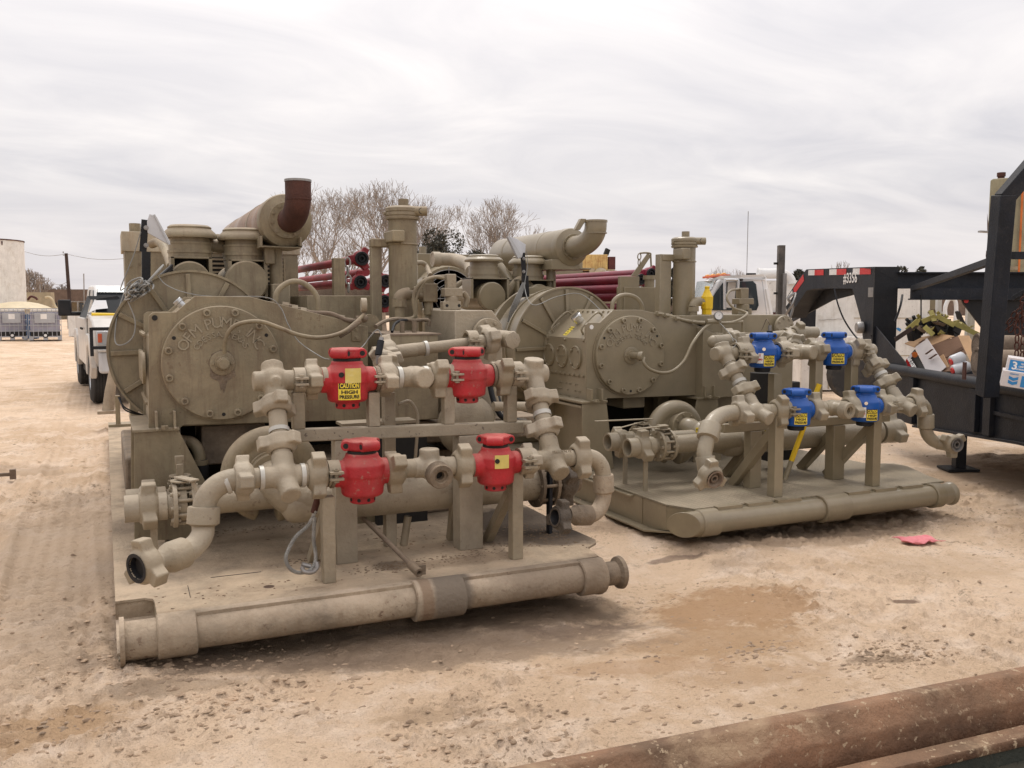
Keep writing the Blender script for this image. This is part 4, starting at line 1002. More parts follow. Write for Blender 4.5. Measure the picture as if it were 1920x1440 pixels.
# ---- filter vessel
def vessel(U, x, ytop, yband, ybot, wpx, v, mt, s=1):
    t = P(x, yband, v=v); r = L(wpx/2, t); zt = t.z; zb2 = P(x, ybot, v=v).z
    m = MB(); m.cyl((t.x, v, zb2), (t.x, v, zt), r, n=48); Q = build(m, 'filter_vessel', mt, U)
    m = MB(); m.lathe((t.x,v,zt-.012), EZ, [(0,r*1.0),(0,r*1.17),(.015,r*1.2),(.022,r*1.12),(.028,r*1.2),(.045,r*1.2),(.05,r*1.13),(.056,r*1.2),(.078,r*1.2),(.088,r*1.1),(.094,r*.9),(.094,0)], 52, cap=False); build(m, 'clamp_lid', mt, Q)
    m = MB(); c = Vector((t.x+r*.82, v-r*.85, zt+.045)); d = Vector((.8,-.3,0)).normalized()
    m.cyl(c-d*.08, c+d*.07, .034, n=18); m.ball(c-d*.05, .024); build(m, 'clamp_lug', mt, Q)
    m = MB(); m.cyl(c+Vector((.02,-.035,0)), c+Vector((.02,-.0365,0)), .022, n=16); build(m, 'lug_hole', 'dark', Q)
    m = MB(); m.cyl((t.x+.01,v,zt+.08), (t.x+.01,v,zt+.135), .036, n=14); build(m, 'vent_nipple', mt, Q); m = MB(); m.cyl((t.x-r*1.1,v,zt+.03),(t.x-r*1.35,v,zt+.03),.012,n=8); build(m, 'clamp_pin', mt, Q)
    zr_ = P(x, ybot*.0+yband+ (ybot-yband)*.215, v=v).z
    m = MB(); m.torus((t.x,v,zr_), EZ, r*1.02, .007, 40, 8); build(m, 'strap_ring', mt, Q)
    return Q, t.x, r, zr_
VS, vx, vr, vz = vessel(U, 754.5, 389, 409, 640, 53, 6.35, T1)
# bracket arm from the rack post
a = P(703,448,v=6.42); m = MB(); m.bb((a.x-.04,6.36,a.z-.06),(vx-vr*.2,6.44,a.z+.0)); m.bb((a.x+.06,6.18,a.z-.03),(vx-vr*.35,6.4,a.z+.05)); build(m, 'bracket_arm', T1, U, .008)
# elbow and relief block beside it
e0 = P(746,595,v=6.1); e1 = P(749,548,v=6.1); m = MB()
m.cyl((e1.x,6.1,e0.z-.1),(e1.x,6.1,P(746,575,v=6.1).z),.034,n=20); m.cyl((e1.x,6.1,P(746,575,v=6.1).z),(e1.x,6.1,P(746,561,v=6.1).z),.052,n=8)
s0 = Vector((e1.x,6.1,P(746,562,v=6.1).z)); s1 = P(767,551,v=6.1)
m.tube(bezarc(s0, Vector((s0.x,6.1,s1.z)), s1, 8), .046, 18); m.cyl(s1-EX*.005, P(795,554,v=6.1), .028, n=18); m.cyl(P(775,552,v=6.1), P(783,553,v=6.1), .036, n=18); build(m, 'relief_elbow', T1, U)
q = P(803,549,v=6.12); m = MB(); m.box(q, (.11,.10,.13)); m.box(q+EZ*.085, (.07,.06,.05)); m.cyl(q-EX*.11, q-EX*.05, .045, n=20); m.cyl(q-EZ*.06, q-EZ*.16, .032, n=16); build(m, 'relief_valve_block', T1, U, .008)
hp = [P(778,590,v=6.0), P(775,565,v=6.0), P(778,545,v=6.0), P(792,528,v=6.0), P(810,520,v=6.05), P(835,518,v=6.1)]
m = MB(); m.tube([P(758,598,v=6.0), P(770,597,v=6.0)]+hp, .012, 10, smooth=5); build(m, 'relief_hose', T1, U)
def relief(U, x, ys, v, mt):
    q = P(x, ys[0], v=v); s = L(1, q); zz = lambda y: P(x, y, v=v).z
    m = MB(); m.box((q.x-.01,v,(zz(ys[0])+zz(ys[1]))/2), (18*s,16*s,zz(ys[0])-zz(ys[1]))); m.box((q.x,v,(zz(ys[1]-1)+zz(ys[2]))/2), (36*s,22*s,zz(ys[1]-1)-zz(ys[2]))); m.cyl((q.x,v,zz(ys[4])), (q.x,v,zz(ys[2]-1)), 12*s, n=20); m.box((q.x-.01,v,(zz(ys[3])+zz(ys[4]))/2), (36*s,18*s,zz(ys[3])-zz(ys[4]))); B = build(m, 'relief_valve_block', mt, U, .006)
    for dx in (-13, 11): m = MB(); m.cyl((q.x+dx*s,v-9*s,(zz(ys[3])+zz(ys[4]))/2), (q.x+dx*s,v-9.1*s,(zz(ys[3])+zz(ys[4]))/2), 3*s, n=14); build(m, 'bolt_hole', 'dark', B)
    return B
relief(U, 847, (514,541,556,565,581), 6.0, 'tan_valve')
m = MB(); m.tube([P(833,522,v=6.0), P(815,520,v=6.0), P(795,530,v=6.0), P(780,560,v=6.0), P(778,592,v=6.0), P(762,598,v=6.0)], .011, 8, smooth=5); build(m, 'air_hose', T1, U)
m = MB(); m.tube([P(704,612,v=5.62), P(722,602,v=5.7), P(745,598,v=5.8), P(775,601,v=5.9), P(802,600,v=5.9), P(804,612,v=5.9)], .013, 8, smooth=5); build(m, 'hydraulic_hose', 'greasy_shaded_tan', U)
m = MB(); m.tube([P(735,622,v=5.62), P(740,608,v=5.7), P(752,601,v=5.8), P(770,600,v=5.9)], .010, 8, smooth=5); build(m, 'hydraulic_hose', 'black', U)
for x in (754, 777): m = MB(); m.cyl(P(x,624,v=5.7), P(x,602,v=5.7), .016, n=12); build(m, 'riser_rod', 'greasy_shaded_tan', U)
m = MB(); m.tube([P(868,548,v=6.0), P(876,560,v=6.0), P(872,575,v=6.0)], .02, 10, smooth=4); build(m, 'drain_line', T1, U)
# ---- fluid end guard box on the right, stained
q0 = P(781,582,v=6.25); q1 = P(853,582,v=5.62); q2 = P(923,583,v=5.62); q3 = P(942,608,v=5.62); q4 = P(942,725,v=5.62)
m = MB(); m.bb((q1.x-.0,5.62,.62),(q4.x,5.66,q3.z)); 
m = MB(); m.prism([Vector((q1.x,5.62,.62)), Vector((q1.x,5.62,q1.z)), Vector((q2.x,5.62,q1.z)), Vector((q4.x,5.62,q3.z)), Vector((q4.x,5.62,.62))], EY*.62); FE = build(m, 'fluid_end_guard', 'tan_valve', U, .006)
q0 = P(722,627,v=5.55); q1b = P(822,629,v=5.55); m = MB(); m.bb((q0.x,5.50,.86),(q1b.x-.02,6.2,q0.z)); build(m, 'drip_box', T1, U, .006)
m = MB(); m.bb((q0.x,5.49,q0.z-.006),(q1b.x,6.2,q0.z+.004)); build(m, 'box_lid', 'pipe_dirty', U)
q = P(703,745,v=5.75); m = MB(); m.bb((q.x,5.55,.7),(q.x+1.1,6.2,.84)); build(m, 'fluid_end', 'greasy_shaded_tan', U, .01)
# discharge flange and flow line
q = P(913,626,v=5.60); m = MB(); m.lathe(q, -EY, [(0,.105),(.03,.105),(.03,.06)], 32); FG = build(m, 'discharge_flange', TI, U, .003)
for k in range(8):
    a = R(45*k+12); inst(T_HEX, 'bolt_head', FG, orient(q-EY*.03+Vector((math.cos(a),0,math.sin(a)))*.083, -EY), TI)
VD = 5.3
ld = ((726,662),(957,634)); atD = row(U, ld, VD, [('union',715,742,R(60)),('pipe',720,780,.042),('band',795,801,.042),('pipe',752,880,.036),('pipe',760,796,.041),('clamp',872,893),('pipe',880,915,.044),('union',905,932,R(20),-1),('band',931,937,.048)], TI, .036)
c = atD(946); cross(U, c, [((-1,0,0),.07),((1,0,0),.07,.05),((.1,-1,-.05),.10),((0,1,0),.2)], TI, .055, .052, 'tee_fitting')
m = MB(); q = atD(955)-EY*.0; m.lathe(c+Vector((.1,-1,-.05)).normalized()*.098, Vector((.1,-1,-.05)), [(0,.054),(.012,.054),(.014,.048)], 8); build(m, 'end_plug', TI, U)
# line coming down from it to the upper row tee
t0 = atD(722); t1 = Vector((atU(745).x-.02, VB+.06, atU(745).z)); dd = (t1-t0).normalized()
c = atD(716); cross(U, c, [((1,0,0),.06),((-1,0,0),.06),(t1-c,.12)], TI, .045, .055, 'tee_fitting')
riser(U, c, t1, [('pipe',.05,1.0,.045),('union',.30,.5,R(20)),('union',.72,.92,R(80))], TI)
m = MB(); q = P(709,666,v=VB+.25); q2 = P(716,630,v=VB+.28); m.cyl(q, q+(q2-q)*.75, .020, n=20); TRD = build(m, 'pressure_sensor', 'black', U)
m = MB(); m.cyl(q+(q2-q)*.75, q+(q2-q)*.92, .014, n=16); build(m, 'connector', 'steel', TRD); m = MB(); m.cyl(q-EZ*.05, q, .013, n=12); build(m, 'stem', 'steel', TRD)
m = MB(); m.tube([q2, P(708,618,v=VB+.3), P(695,630,v=VB+.3), P(684,645,v=VB+.3), P(670,660,v=VB+.2)], .0035, 6, smooth=5); build(m, 'sensor_wire', 'wire_grey', U)
# thin wire across the pump face
m = MB(); m.tube([P(295,515,v=6.4), P(310,533,v=6.35), P(345,548,v=6.2), P(400,556,v=5.9), P(495,557,v=5.62), P(525,575,v=5.6), P(540,608,v=5.55), P(560,640,v=5.5), P(600,668,v=5.3), P(618,674,v=4.95)], .0032, 6, smooth=6); build(m, 'sensor_wire', 'wire_grey', U)
# bits around the beam: small tap and pads
m = MB(); m.tube([P(748,758,v=5.0), P(765,752,v=5.0), P(775,760,v=5.0), P(782,775,v=5.0), P(783,800,v=5.0), P(778,870,v=5.0)], .010, 8, smooth=4); m.box(P(756,756,v=5.0), (.05,.01,.014)); build(m, 'drain_tap', TI, U)
m = MB(); a = P(640,792,v=5.1); m.bb((a.x-.02,5.0,a.z-.012),(a.x+.42,5.15,a.z+.004)); build(m, 'shelf_plate', TI, U)

# ---- charge pump, header, suction valves
def volute(U, c, Rr, tr, v, mt, side=1):
    """scroll casing lying against its drive, axis along the skid"""
    m = MB(); n = 56; pts = []; rs_ = []
    for i in range(n+1):
        a = R(-70)+R(335)*i/n; k = i/n; t = tr*(.62+.42*k)
        rad = Rr-t; pts.append(Vector((c.x+side*math.cos(math.pi-a)*rad, v, c.z+math.sin(math.pi-a)*rad))); rs_.append(t)
    m.tube(pts, rs_, 22)
    m.cyl((c.x, v+.02, c.z), (c.x, v-.05, c.z), Rr*.62, n=40); m.cyl((c.x, v, c.z), (c.x, v+.25, c.z), Rr*.5, n=32)
    return cast(m, 'charge_pump', mt, U, .012, 3)
def ringflange(U, p, ax, r, th, ri, nb, mt, name='flange', bo=0):
    ax = Vector(ax).normalized(); m = MB(); m.lathe(Vector(p)-ax*th/2, ax, [(0,ri),(0,r),(th,r),(th,ri)], 40); Q = build(m, name, mt, U, .002)
    _, x, y = frame(ax)
    for k in range(nb):
        a = 2*math.pi*k/nb+bo; q = Vector(p)+(x*math.cos(a)+y*math.sin(a))*r*.83
        inst(T_HEX, 'bolt_head', Q, orient(q+ax*th/2, ax), mt); inst(T_HEX, 'bolt_head', Q, orient(q-ax*th/2, -ax), mt)
    return Q
VV = 5.22
vc = P(508, 889, v=VV); volute(U, vc, L(93, vc), .075, VV, T1)
m = MB(); m.lathe(vc-EY*.05, -EY, [(0,.145),(.02,.145),(.02,.13),(.045,.13),(.045,.1)], 40); build(m, 'volute_flange', T1, U, .003)
def suction(U, pe, dv, v, mt, n_end, z_post, hand=1, rp=.075, s=1.0, rust=False):
    """butterfly valve with a camlock end; pe is the picture point of the open end, pipe runs along +x"""
    p = P(pe[0], pe[1], v=v); r = rp*s
    f = lambda t: p+EX*t*s
    m = MB(); m.lathe(f(0), EX, [(0,r*.80),(0,r*.98),(.01,r),(.11*s,r),(.11*s,r*.86)], 32, cap=False); m.lathe(f(0), EX, [(0,r*.80),(.08,r*.78),(.16,r*.7),(.3,r*.7)], 32, cap=False); E_ = build(m, 'pipe_nipple', mt, U)
    m = MB(); m.lathe(f(.14), EX, [(0,r*.74),(0,0)], 24, cap=False); build(m, 'pipe_bore', 'dark', E_)
    union(U, f(.135), EX, mt, R(95) if hand > 0 else R(40), r/.058*1.0)
    m = MB(); m.lathe(f(.17), EX, [(0,r*.9),(.01,r*1.02),(.055,r*1.02),(.06,r*.8),(.10,r*.8)], 32); build(m, 'collar', mt, U)
    ringflange(U, f(.275), EX, r*1.66, .022, r*.5, 8, mt)
    m = MB(); m.lathe(f(.29), EX, [(0,r*1.25),(.05*s,r*1.25)], 32); 
    for k in range(8):
        a = R(45*k+22); d = Vector((0, math.cos(a), math.sin(a))); m.cyl(f(.27)+d*r*1.40, f(.38)+d*r*1.40, .009, n=8)
    B = build(m, 'butterfly_valve', mt, U)
    m = MB(); m.cyl(f(.32)+EZ*r*1.2, f(.32)+EZ*r*2.0, .014, n=12); m.lathe(f(.32)+EZ*r*1.75, EZ, [(0,.06),(.006,.06)], 24); build(m, 'valve_stem', mt, B)
    ringflange(U, f(.38), EX, r*1.66, .022, r*.5, 8, mt)
    b = P(z_post[0], z_post[1], v=v); m = MB(); m.bar((p.x+.155*s, v-.02, ZD2), (p.x+.155*s, v-.02, p.z-r*.8), .035, .012, EY); build(m, 'pipe_stay', mt, U)
    return p, f, r, B
ZD2 = ZD
p, f, r, B = suction(U, (233,955), 0, 5.08, TI, 0, (296,1030), 1, .080, .9)
m = MB(); q = f(.32)+EZ*r*2.0; m.box(q+Vector((.02,-.04,.0)), (.05,.16,.012), Matrix.Rotation(R(28),4,'Z')); m.bar(q+Vector((.05,-.07,-.01)), q+Vector((.09,-.1,-.12)), .016, .022); build(m, 'valve_handle', TI, B, .003)
m = MB(); m.cyl(f(.38), (1.0,5.08,f(0).z-.0), r*.92, n=28); build(m, 'suction_pipe', TI, U)
p, f, r, B = suction(U, (236,942), 0, 5.42, TI, 0, (296,1030), -1, .080, .9)
m = MB(); q = f(.32)+EZ*r*2.0; m.box(q+EZ*.02, (.04,.05,.07)); m.box(q+EZ*.07, (.05,.03,.06)); build(m, 'valve_handle', TI, B, .004)
m = MB(); m.cyl(f(.38), (1.0,5.42,f(0).z), r*.92, n=28); build(m, 'suction_pipe', TI, U)
# header pipe behind the lower row
h0 = P(560, 945, v=4.98); h1 = P(1000, 905, v=4.98); h1.z = h0.z+.0; hr = .105
m = MB(); m.lathe(h0, EX, [(-.10,0),(-.095,hr*.4),(-.07,hr*.8),(-.035,hr*.98),(0,hr),((h1-h0).x,hr)], 40, cap=False); build(m, 'suction_header', TI, U)
m = MB(); m.tube([Vector((vc.x,VV-.06,vc.z)), Vector((vc.x,VV-.16,vc.z-.02)), Vector((vc.x+.1,VV-.24,h0.z+.02)), Vector((vc.x+.3,4.98,h0.z))], .10, 28, smooth=5); build(m, 'suction_pipe', TI, U)
m = MB(); x1 = h1.x; m.lathe(Vector((x1,4.98,h0.z)), EX, [(0,.11),(0,.15),(.02,.15),(.02,.11)], 32); m.lathe(Vector((x1+.10,4.98,h0.z)), EX, [(0,.11),(0,.15),(.02,.15),(.02,.11)], 32)
for k in range(8):
    a = R(45*k); d = Vector((0, math.cos(a), math.sin(a)))*.13; m.cyl(Vector((x1-.01,4.98,h0.z))+d, Vector((x1+.13,4.98,h0.z))+d, .010, n=8)
m.cyl((x1+.0,4.98,h0.z),(x1+.12,4.98,h0.z),.09); build(m, 'butterfly_valve', 'greasy_shaded_tan', U)
union(U, Vector((x1+.22,4.98,h0.z)), EX, 'grease', R(30), 1.5)
m = MB(); m.cyl((x1+.12,4.98,h0.z),(x1+.3,4.98,h0.z),.08); build(m, 'pipe_nipple', 'greasy_shaded_tan', U)
# round pod with bolts under the upper right valve (second pump volute cover)
q = P(885, 800, v=5.35); m = MB(); m.lathe(q+EY*.1, -EY, [(0,.20),(.02,.20),(.05,.185),(.10,.11),(.11,0)], 36, cap=False); PD = build(m, 'gear_cover', TI, U)
for a in (20, 65, 110, 150): inst(T_HEX, 'bolt_head', PD, orient(q+EY*.07+Vector((math.cos(R(a)),0,math.sin(R(a))))*.185, -EY), TI)
m = MB(); m.bb((1.25,5.7,ZD),(2.3,6.3,.62)); build(m, 'engine_tray', 'greasy_shaded_tan', U, .01)
for k in range(3):
    m = MB(); m.tube([P(915+8*k,700+20*k,v=5.5), P(925+8*k,750+10*k,v=5.45), P(945,785,v=5.4), P(985,790,v=5.5)], .018, 10, smooth=4); build(m, 'hydraulic_hose', 'black' if k != 1 else T1, U)
for y, r_ in ((762,.03),(795,.022)):
    m = MB(); m.cyl(P(925,y,v=5.25), P(995,y,v=5.25), r_, n=18); build(m, 'cross_pipe', TI, U)
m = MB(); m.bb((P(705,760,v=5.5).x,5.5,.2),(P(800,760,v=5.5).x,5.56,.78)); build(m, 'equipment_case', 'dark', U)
# stub pipe stood on the deck
q = P(757,1022,z=ZD); m = MB(); m.ring(q, P(765,968,v=q.y), .0225, .018, 18); build(m, 'stub_pipe', TI, U)
m = MB(); m.lathe(P(765,969,v=q.y)-EZ*.004, EZ, [(0,.018),(0,0)], 12, cap=False); build(m, 'stub_bore', 'dark', U)
# ---- floodlight on its black mast
def flood(U, pts, v, mast, sleeve, dep, mt='plastic_grey'):
    fr = [P(x, y, v=v) for x, y in pts[0]]; bk = [P(x, y, v=v+dep) for x, y in pts[1]]
    m = MB(); n = len(fr); k = len(m.v); m.v += [tuple(p) for p in fr+bk]
    m.f += [tuple(range(n)), tuple(range(2*n-1, n-1, -1))]+[(i, (i+1) % n, n+(i+1) % n, n+i) for i in range(n)]
    Q = build(m, 'floodlight', mt, U, .006)
    (x0,y0),(x1,y1) = mast; m = MB(); a = P(x0,y0,v=v+.02); b = P(x1,y1,v=v+.02); m.bar(a, b, .045, .012, EY); build(m, 'mast', 'black', Q)
    (x0,y0),(x1,y1) = sleeve; a = P(x0,y0,v=v+.03); b = P(x1,y1,v=v+.03); m = MB(); m.bar(a, b, .055, .05, EY); build(m, 'mast_sleeve', 'black', Q, .003)
    for t in (.25, .8):
        q = P(mast[0][0]+2, mast[0][1]+(mast[1][1]-mast[0][1])*t, v=v); inst(T_HEX, 'bolt_head', Q, orient(q, -EY), 'steel')
    return Q
FLG = flood(U, (((280,400),(290,404),(318,457),(315,459),(276,437),(275,415)), ((284,402),(294,406),(320,455),(316,458),(281,436),(280,417))), 6.6, ((272,412),(268,472)), ((274,472),(274,528)), .05)
m = MB(); m.prism([P(288,402,v=6.59), P(291,402,v=6.59), P(320,458,v=6.59), P(316,459,v=6.59)], EY*.07); build(m, 'lens', 'lamp_glass', FLG)
# ---- cable tangle on the housing
rs = np.random.RandomState(3)
m = MB()
for k in range(9):
    c0 = np.array([258+rs.uniform(-10,14), 545+rs.uniform(-12,8)]); a0 = rs.uniform(0, 6.3); pts = []
    for i in range(13):
        a = a0+i*.55; rr = rs.uniform(9, 17)+rs.uniform(-2,2); pts.append(P(c0[0]+math.cos(a)*rr*1.2-.0, c0[1]-math.cos(a)*rr*.6+math.sin(a)*rr*.7, v=6.35+rs.uniform(-.08,.1)))
    m.tube(pts, .0055, 6, smooth=4)
for k in range(7):
    m.tube([P(245+k*2,566-k,v=6.4), P(262+k*2,545-k*2,v=6.35), P(285+k*2,520-k*2,v=6.35), P(300+k,503-k,v=6.45)], .007, 6, smooth=4)
build(m, 'cable_tangle', 'wire_grey', U)
for k in range(6):
    m = MB(); m.tube([P(255+k*5,570-k*1,v=6.78), P(275+k*4,545+k*2,v=6.75), P(298+k*2,520+k*4,v=6.75), P(322,498+k*5,v=6.95)], .012, 8, smooth=4); build(m, 'hose_bundle', 'black', U)
m = MB(); m.tube([P(264,435,v=6.6), P(250,480,v=6.6), P(226,541,v=6.6), P(234,543,v=6.6), P(220,590,v=6.5), P(216,640,v=6.4), P(232,646,v=6.35), P(250,630,v=6.35), P(253,600,v=6.35), P(240,565,v=6.35)], .004, 6, smooth=6); build(m, 'loose_wire', 'wire_grey', U)

# ================================================================ pump skid, right (fresh paint, blue valves)
U = root('pump_skid', (4.7, 5.0, 0), 'freshly painted tan skid-mounted pumping unit with four blue check valves', 'pump unit', 'skid-mounted pumping units')
T1 = 'tan_new'; TI = 'tan_iron'
ZD, V0, LEN = .22, 5.0, 7.6; ZD2 = ZD
m = MB(); pts = [(3.50,5.2),(3.60,V0),(5.95,V0),(6.02,5.2),(6.22,5.6),(6.22,5.75),(6.0,5.85),(6.0,V0+LEN),(3.5,V0+LEN)]
m.prism([Vector((x, y, ZD-.014)) for x, y in pts], EZ*.014); deck = build(m, 'deck_plate', 'tan_tread', U, .002)
for a in (3.76,4.02,4.28,4.93,5.2,5.47):
    m = MB(); m.bb((a,V0-.04,ZD-.018),(a+.21,V0+.01,ZD+.003)); build(m, 'deck_nosing', T1, deck)
m = MB(); m.bb((3.64,V0-.02,ZD-.02),(5.9,V0+.01,ZD-.0145)); build(m, 'deck_edge', T1, deck)
m = MB(); m.prism([Vector((3.505,5.2,.035)),Vector((3.505,5.35,.012)),Vector((3.505,V0+LEN,.012)),Vector((3.505,V0+LEN,ZD-.015)),Vector((3.505,5.2,ZD-.015))], EX*.014); m.prism([Vector((3.505,5.2,.035)),Vector((3.505,5.2,ZD-.015)),Vector((3.60,V0-.01,ZD-.015)),Vector((3.60,V0-.01,.06))], EX*.012)
m.bb((3.42,5.35,0),(3.56,V0+LEN,.012)); m.prism([Vector((3.42,5.35,0)),Vector((3.56,5.35,0)),Vector((3.74,V0-.04,.05)),Vector((3.60,V0-.06,.05))], EZ*.012)
m.bb((3.47,5.62,ZD-.028),(3.56,V0+LEN,ZD-.016)); build(m, 'side_beam', T1, U, .002)
m = MB(); m.bb((5.98,5.3,.0),(5.994,V0+LEN,ZD-.015)); m.bb((5.9,5.3,0),(5.994,V0+LEN,.012)); m.prism([Vector((5.9,5.3,0)),Vector((5.994,5.3,0)),Vector((5.9,V0,.06)),Vector((5.75,V0,.06))], EZ*.012); build(m, 'side_beam', T1, U)
m = MB(); m.bb((4.6,V0+.3,.01),(4.75,V0+.32,ZD-.015)); m.bb((3.5,V0+.5,.01),(6.0,V0+.512,ZD-.015)); build(m, 'cross_beam', T1, U)
m = MB(); m.prism([Vector((4.55,V0-.02,.04)),Vector((4.8,V0-.02,.04)),Vector((4.8,V0+.4,.0)),Vector((4.55,V0+.4,.0))], EZ*.012); build(m, 'runner_shoe', T1, U)
pc = Vector((0, V0-.03, .125))
m = MB(); m.cyl(pc+EX*3.6, pc+EX*5.95, .078, n=36); FP = build(m, 'front_pipe', T1, U)
m = MB(); n = 36
for k in range(n):
    a = 2*math.pi*k/n; yy, zz_ = math.cos(a)*.086, math.sin(a)*.086; m.v.append(tuple(pc+Vector((3.49-yy*.9, yy, zz_)))); m.v.append(tuple(pc+Vector((3.66, yy, zz_))))
m.f = [(2*k, 2*k+1, (2*k+3) % (2*n), (2*k+2) % (2*n)) for k in range(n)]+[tuple(2*k for k in range(n)), tuple(2*k+1 for k in reversed(range(n)))]; build(m, 'pipe_end', T1, U, .003)
for a, b, r in ((3.60,3.75,.094),(4.66,4.90,.1),(5.76,5.86,.095)):
    m = MB(); m.lathe(pc+EX*a, EX, [(0,r-.006),(.006,r),(b-a-.006,r),(b-a,r-.008)], 36); build(m, 'pipe_sleeve', T1, U)
m = MB(); m.lathe(pc+EX*5.86, EX, [(0,.074),(.09,.074),(.105,.088),(.125,.092),(.13,.086),(.125,.066),(.02,.06),(.02,0)], 32, cap=False); build(m, 'pipe_flange', T1, U)

VA, VB = 5.10, 5.43
bl, br_ = P(1353, 803, v=VB), P(1602, 789, v=VB)
m = MB(); m.bar(Vector((bl.x,VB,bl.z)), Vector((br_.x+.35,VB,bl.z)), .068, .066, EZ); build(m, 'cross_beam', T1, U, .006)
for (x0, x1, yb) in ((1402,1430,915), (1547,1577,897)):
    b = P((x0+x1)/2, yb, z=ZD); w = L(x1-x0, b)*.93
    post(U, (b.x, VB, ZD), (b.x, VB, bl.z-.034), w, T1, w*.8, 'stand_column')
for x0, x1, yt in ((1442,1465,700),(1521,1541,670),(1588,1607,665)):
    t = P((x0+x1)/2, yt, v=VB); post(U, (t.x, VB, bl.z+.034), (t.x, VB, t.z), .074, T1)
for x0, x1, yt, yb in ((1445,1468,765,931),(1629,1652,760,909)):
    t = P((x0+x1)/2, yt, v=VA); post(U, (t.x, VA, ZD), (t.x, VA, t.z), .078, T1)
    m = MB(); m.bar((t.x, VA+.48, ZD), (t.x, VA+.03, t.z-.17), .068, .06, EX); build(m, 'diagonal_brace', T1, U, .004)
for x, y in ((1508,880),(1372,895)):
    b = P(x, y, z=ZD); m = MB(); m.bar((b.x, VB+.46, ZD), (b.x, VB+.03, ZD+.42), .068, .06, EX); build(m, 'diagonal_brace', T1, U, .004)
# upper row
upl = ((1357,663),(1628,657)); atU = row(U, upl, VB, [
    ('pipe',1365,1408,.050),('clamp',1376,1392),('union',1386,1408,R(200)),
    ('pipe',1452,1490,.05),('clamp',1455,1470),('union',1461,1484,R(60)),
    ('pipe',1516,1546,.05),('union',1521,1541,R(15),-1),
    ('pipe',1586,1622,.05),('union',1589,1608,R(40),-1),('clamp',1606,1619)], TI)
TL = atU(1357); TR = atU(1622)
valve(U, atU(1430), 'blue', .90, R(15), (R(-100), -.058, .095, .095), None, (R(-139), -.040), R(0), 'upper left blue check valve behind a white paper tag', screw=(R(-125), .035))
valve(U, atU(1564), 'blue', .90, R(35), (R(-115), -.055, .11, .095), lab='upper right blue check valve nearest the black trailer')
c = atU(1502); cross(U, c, [((1,0,0),.085),((-1,0,0),.09),((.25,-1,.0),.115),((0,1,0),.10)], TI, .056, .062, 'tee_fitting')
lol = ((1417,772),(1688,758)); atL = row(U, lol, VA, [
    ('union',1377,1399,R(75)),
    ('pipe',1430,1470,.05),('union',1447,1470,R(60),-1),('clamp',1468,1482),
    ('pipe',1512,1560,.048),('union',1517,1537,R(85)),
    ('pipe',1572,1600,.048),('union',1583,1605,R(100),-1),
    ('pipe',1640,1676,.05),('union',1645,1664,R(70)),('clamp',1656,1670),
    ('pipe',1700,1722,.046),('union',1704,1726,R(80),-1)], TI)
BL, BR = atL(1417), atL(1688)
valve(U, atL(1493), 'blue', .92, R(25), (R(-112), -.056, .10, .095), lab='lower left blue check valve in front of yellow bar')
valve(U, atL(1622), 'blue', .92, R(18), (R(-105), -.058, .095, .095), None, (R(-144), -.040), lab='lower right blue check valve with white paper tag', screw=(R(-132), .035))
c = atL(1560); od = Vector((.12,-1,-.05)).normalized()
cross(U, c, [((1,0,0),.08),((-1,0,0),.08),(od,.10)], TI, .053, .062, 'tee_fitting', 'tee with threaded outlet facing forward')
m = MB(); e = c+od*.09; prof = [(0,.056)]
for i in range(6): prof += [(.006+i*.009,.062),(.0105+i*.009,.058)]
prof += [(.066,.060),(.072,.056),(.072,.034),(.055,.031),(.055,.022),(-.02,.022)]
m.lathe(e, od, prof, 36, cap=False); OUT = build(m, 'threaded_outlet', TI, U)
m = MB(); m.lathe(e+od*.02, od, [(0,.0235),(0,0)], 24, cap=False); build(m, 'outlet_bore', 'dark', OUT)
dL = (BL-TL).normalized(); dR = (BR-TR).normalized()
cross(U, TL, [((1,0,0),.11),((-1,-.25,0),.105,.052),(dL,.10),((0,.4,1),.08,.056)], TI, .054, .072)
cross(U, TR, [((-1,0,0),.09),((1,0,0),.085,.054),(dR,.12),((0,.2,1),.085,.056)], TI, .054, .070)
cross(U, BL, [((1,0,0),.11),((-1,0,0),.11),(-dL,.12),((.25,-1,-.35),.13,.050)], TI, .054, .070)
cross(U, BR, [((1,0,0),.11,.048),((-1,0,0),.11),(-dR,.13),((.2,-1,-.4),.12,.052)], TI, .054, .070)
riser(U, TL, BL, [('band',.14,.19),('union',.24,.40,R(80),1,1.05),('pipe',.15,.6),('band',.48,.54),('union',.58,.74,R(50),1,1.05),('pipe',.7,.95),('band',.80,.83)], TI)
riser(U, TR, BR, [('union',.22,.38,R(20),1,1.05),('pipe',.15,.62),('band',.43,.50),('union',.54,.70,R(65),1,1.05),('pipe',.7,.95),('band',.80,.84)], TI)
# left swivel arm, hanging down toward the camera
a0 = atL(1378); a1 = P(1332, 800, v=VA-.10)
m = MB(); m.tube([a0+EX*.03]+bezarc(a0, P(1340,772,v=VA-.03), a1, 12), .056, 22); build(m, 'pipe_elbow', TI, U)
ax = (P(1325,828,v=VA-.14)-a1).normalized()
m = MB(); m.lathe(a1-ax*.015, ax, [(0,.056),(0,.071),(.006,.074),(.105,.074),(.112,.055)], 32); build(m, 'swivel_joint', TI, U)
b1 = a1+ax*.09; c1 = P(1325,880,v=VA-.20)
m = MB(); m.tube([b1, P(1321,848,v=VA-.17), P(1322,862,v=VA-.19), c1], .052, 22, smooth=5); build(m, 'pipe_elbow', TI, U)
m = MB(); m.lathe(P(1322,856,v=VA-.18), c1-P(1322,856,v=VA-.18), [(0,.05),(0,.064),(.004,.066),(.09,.062),(.10,.05)], 30); build(m, 'swivel_joint', TI, U)
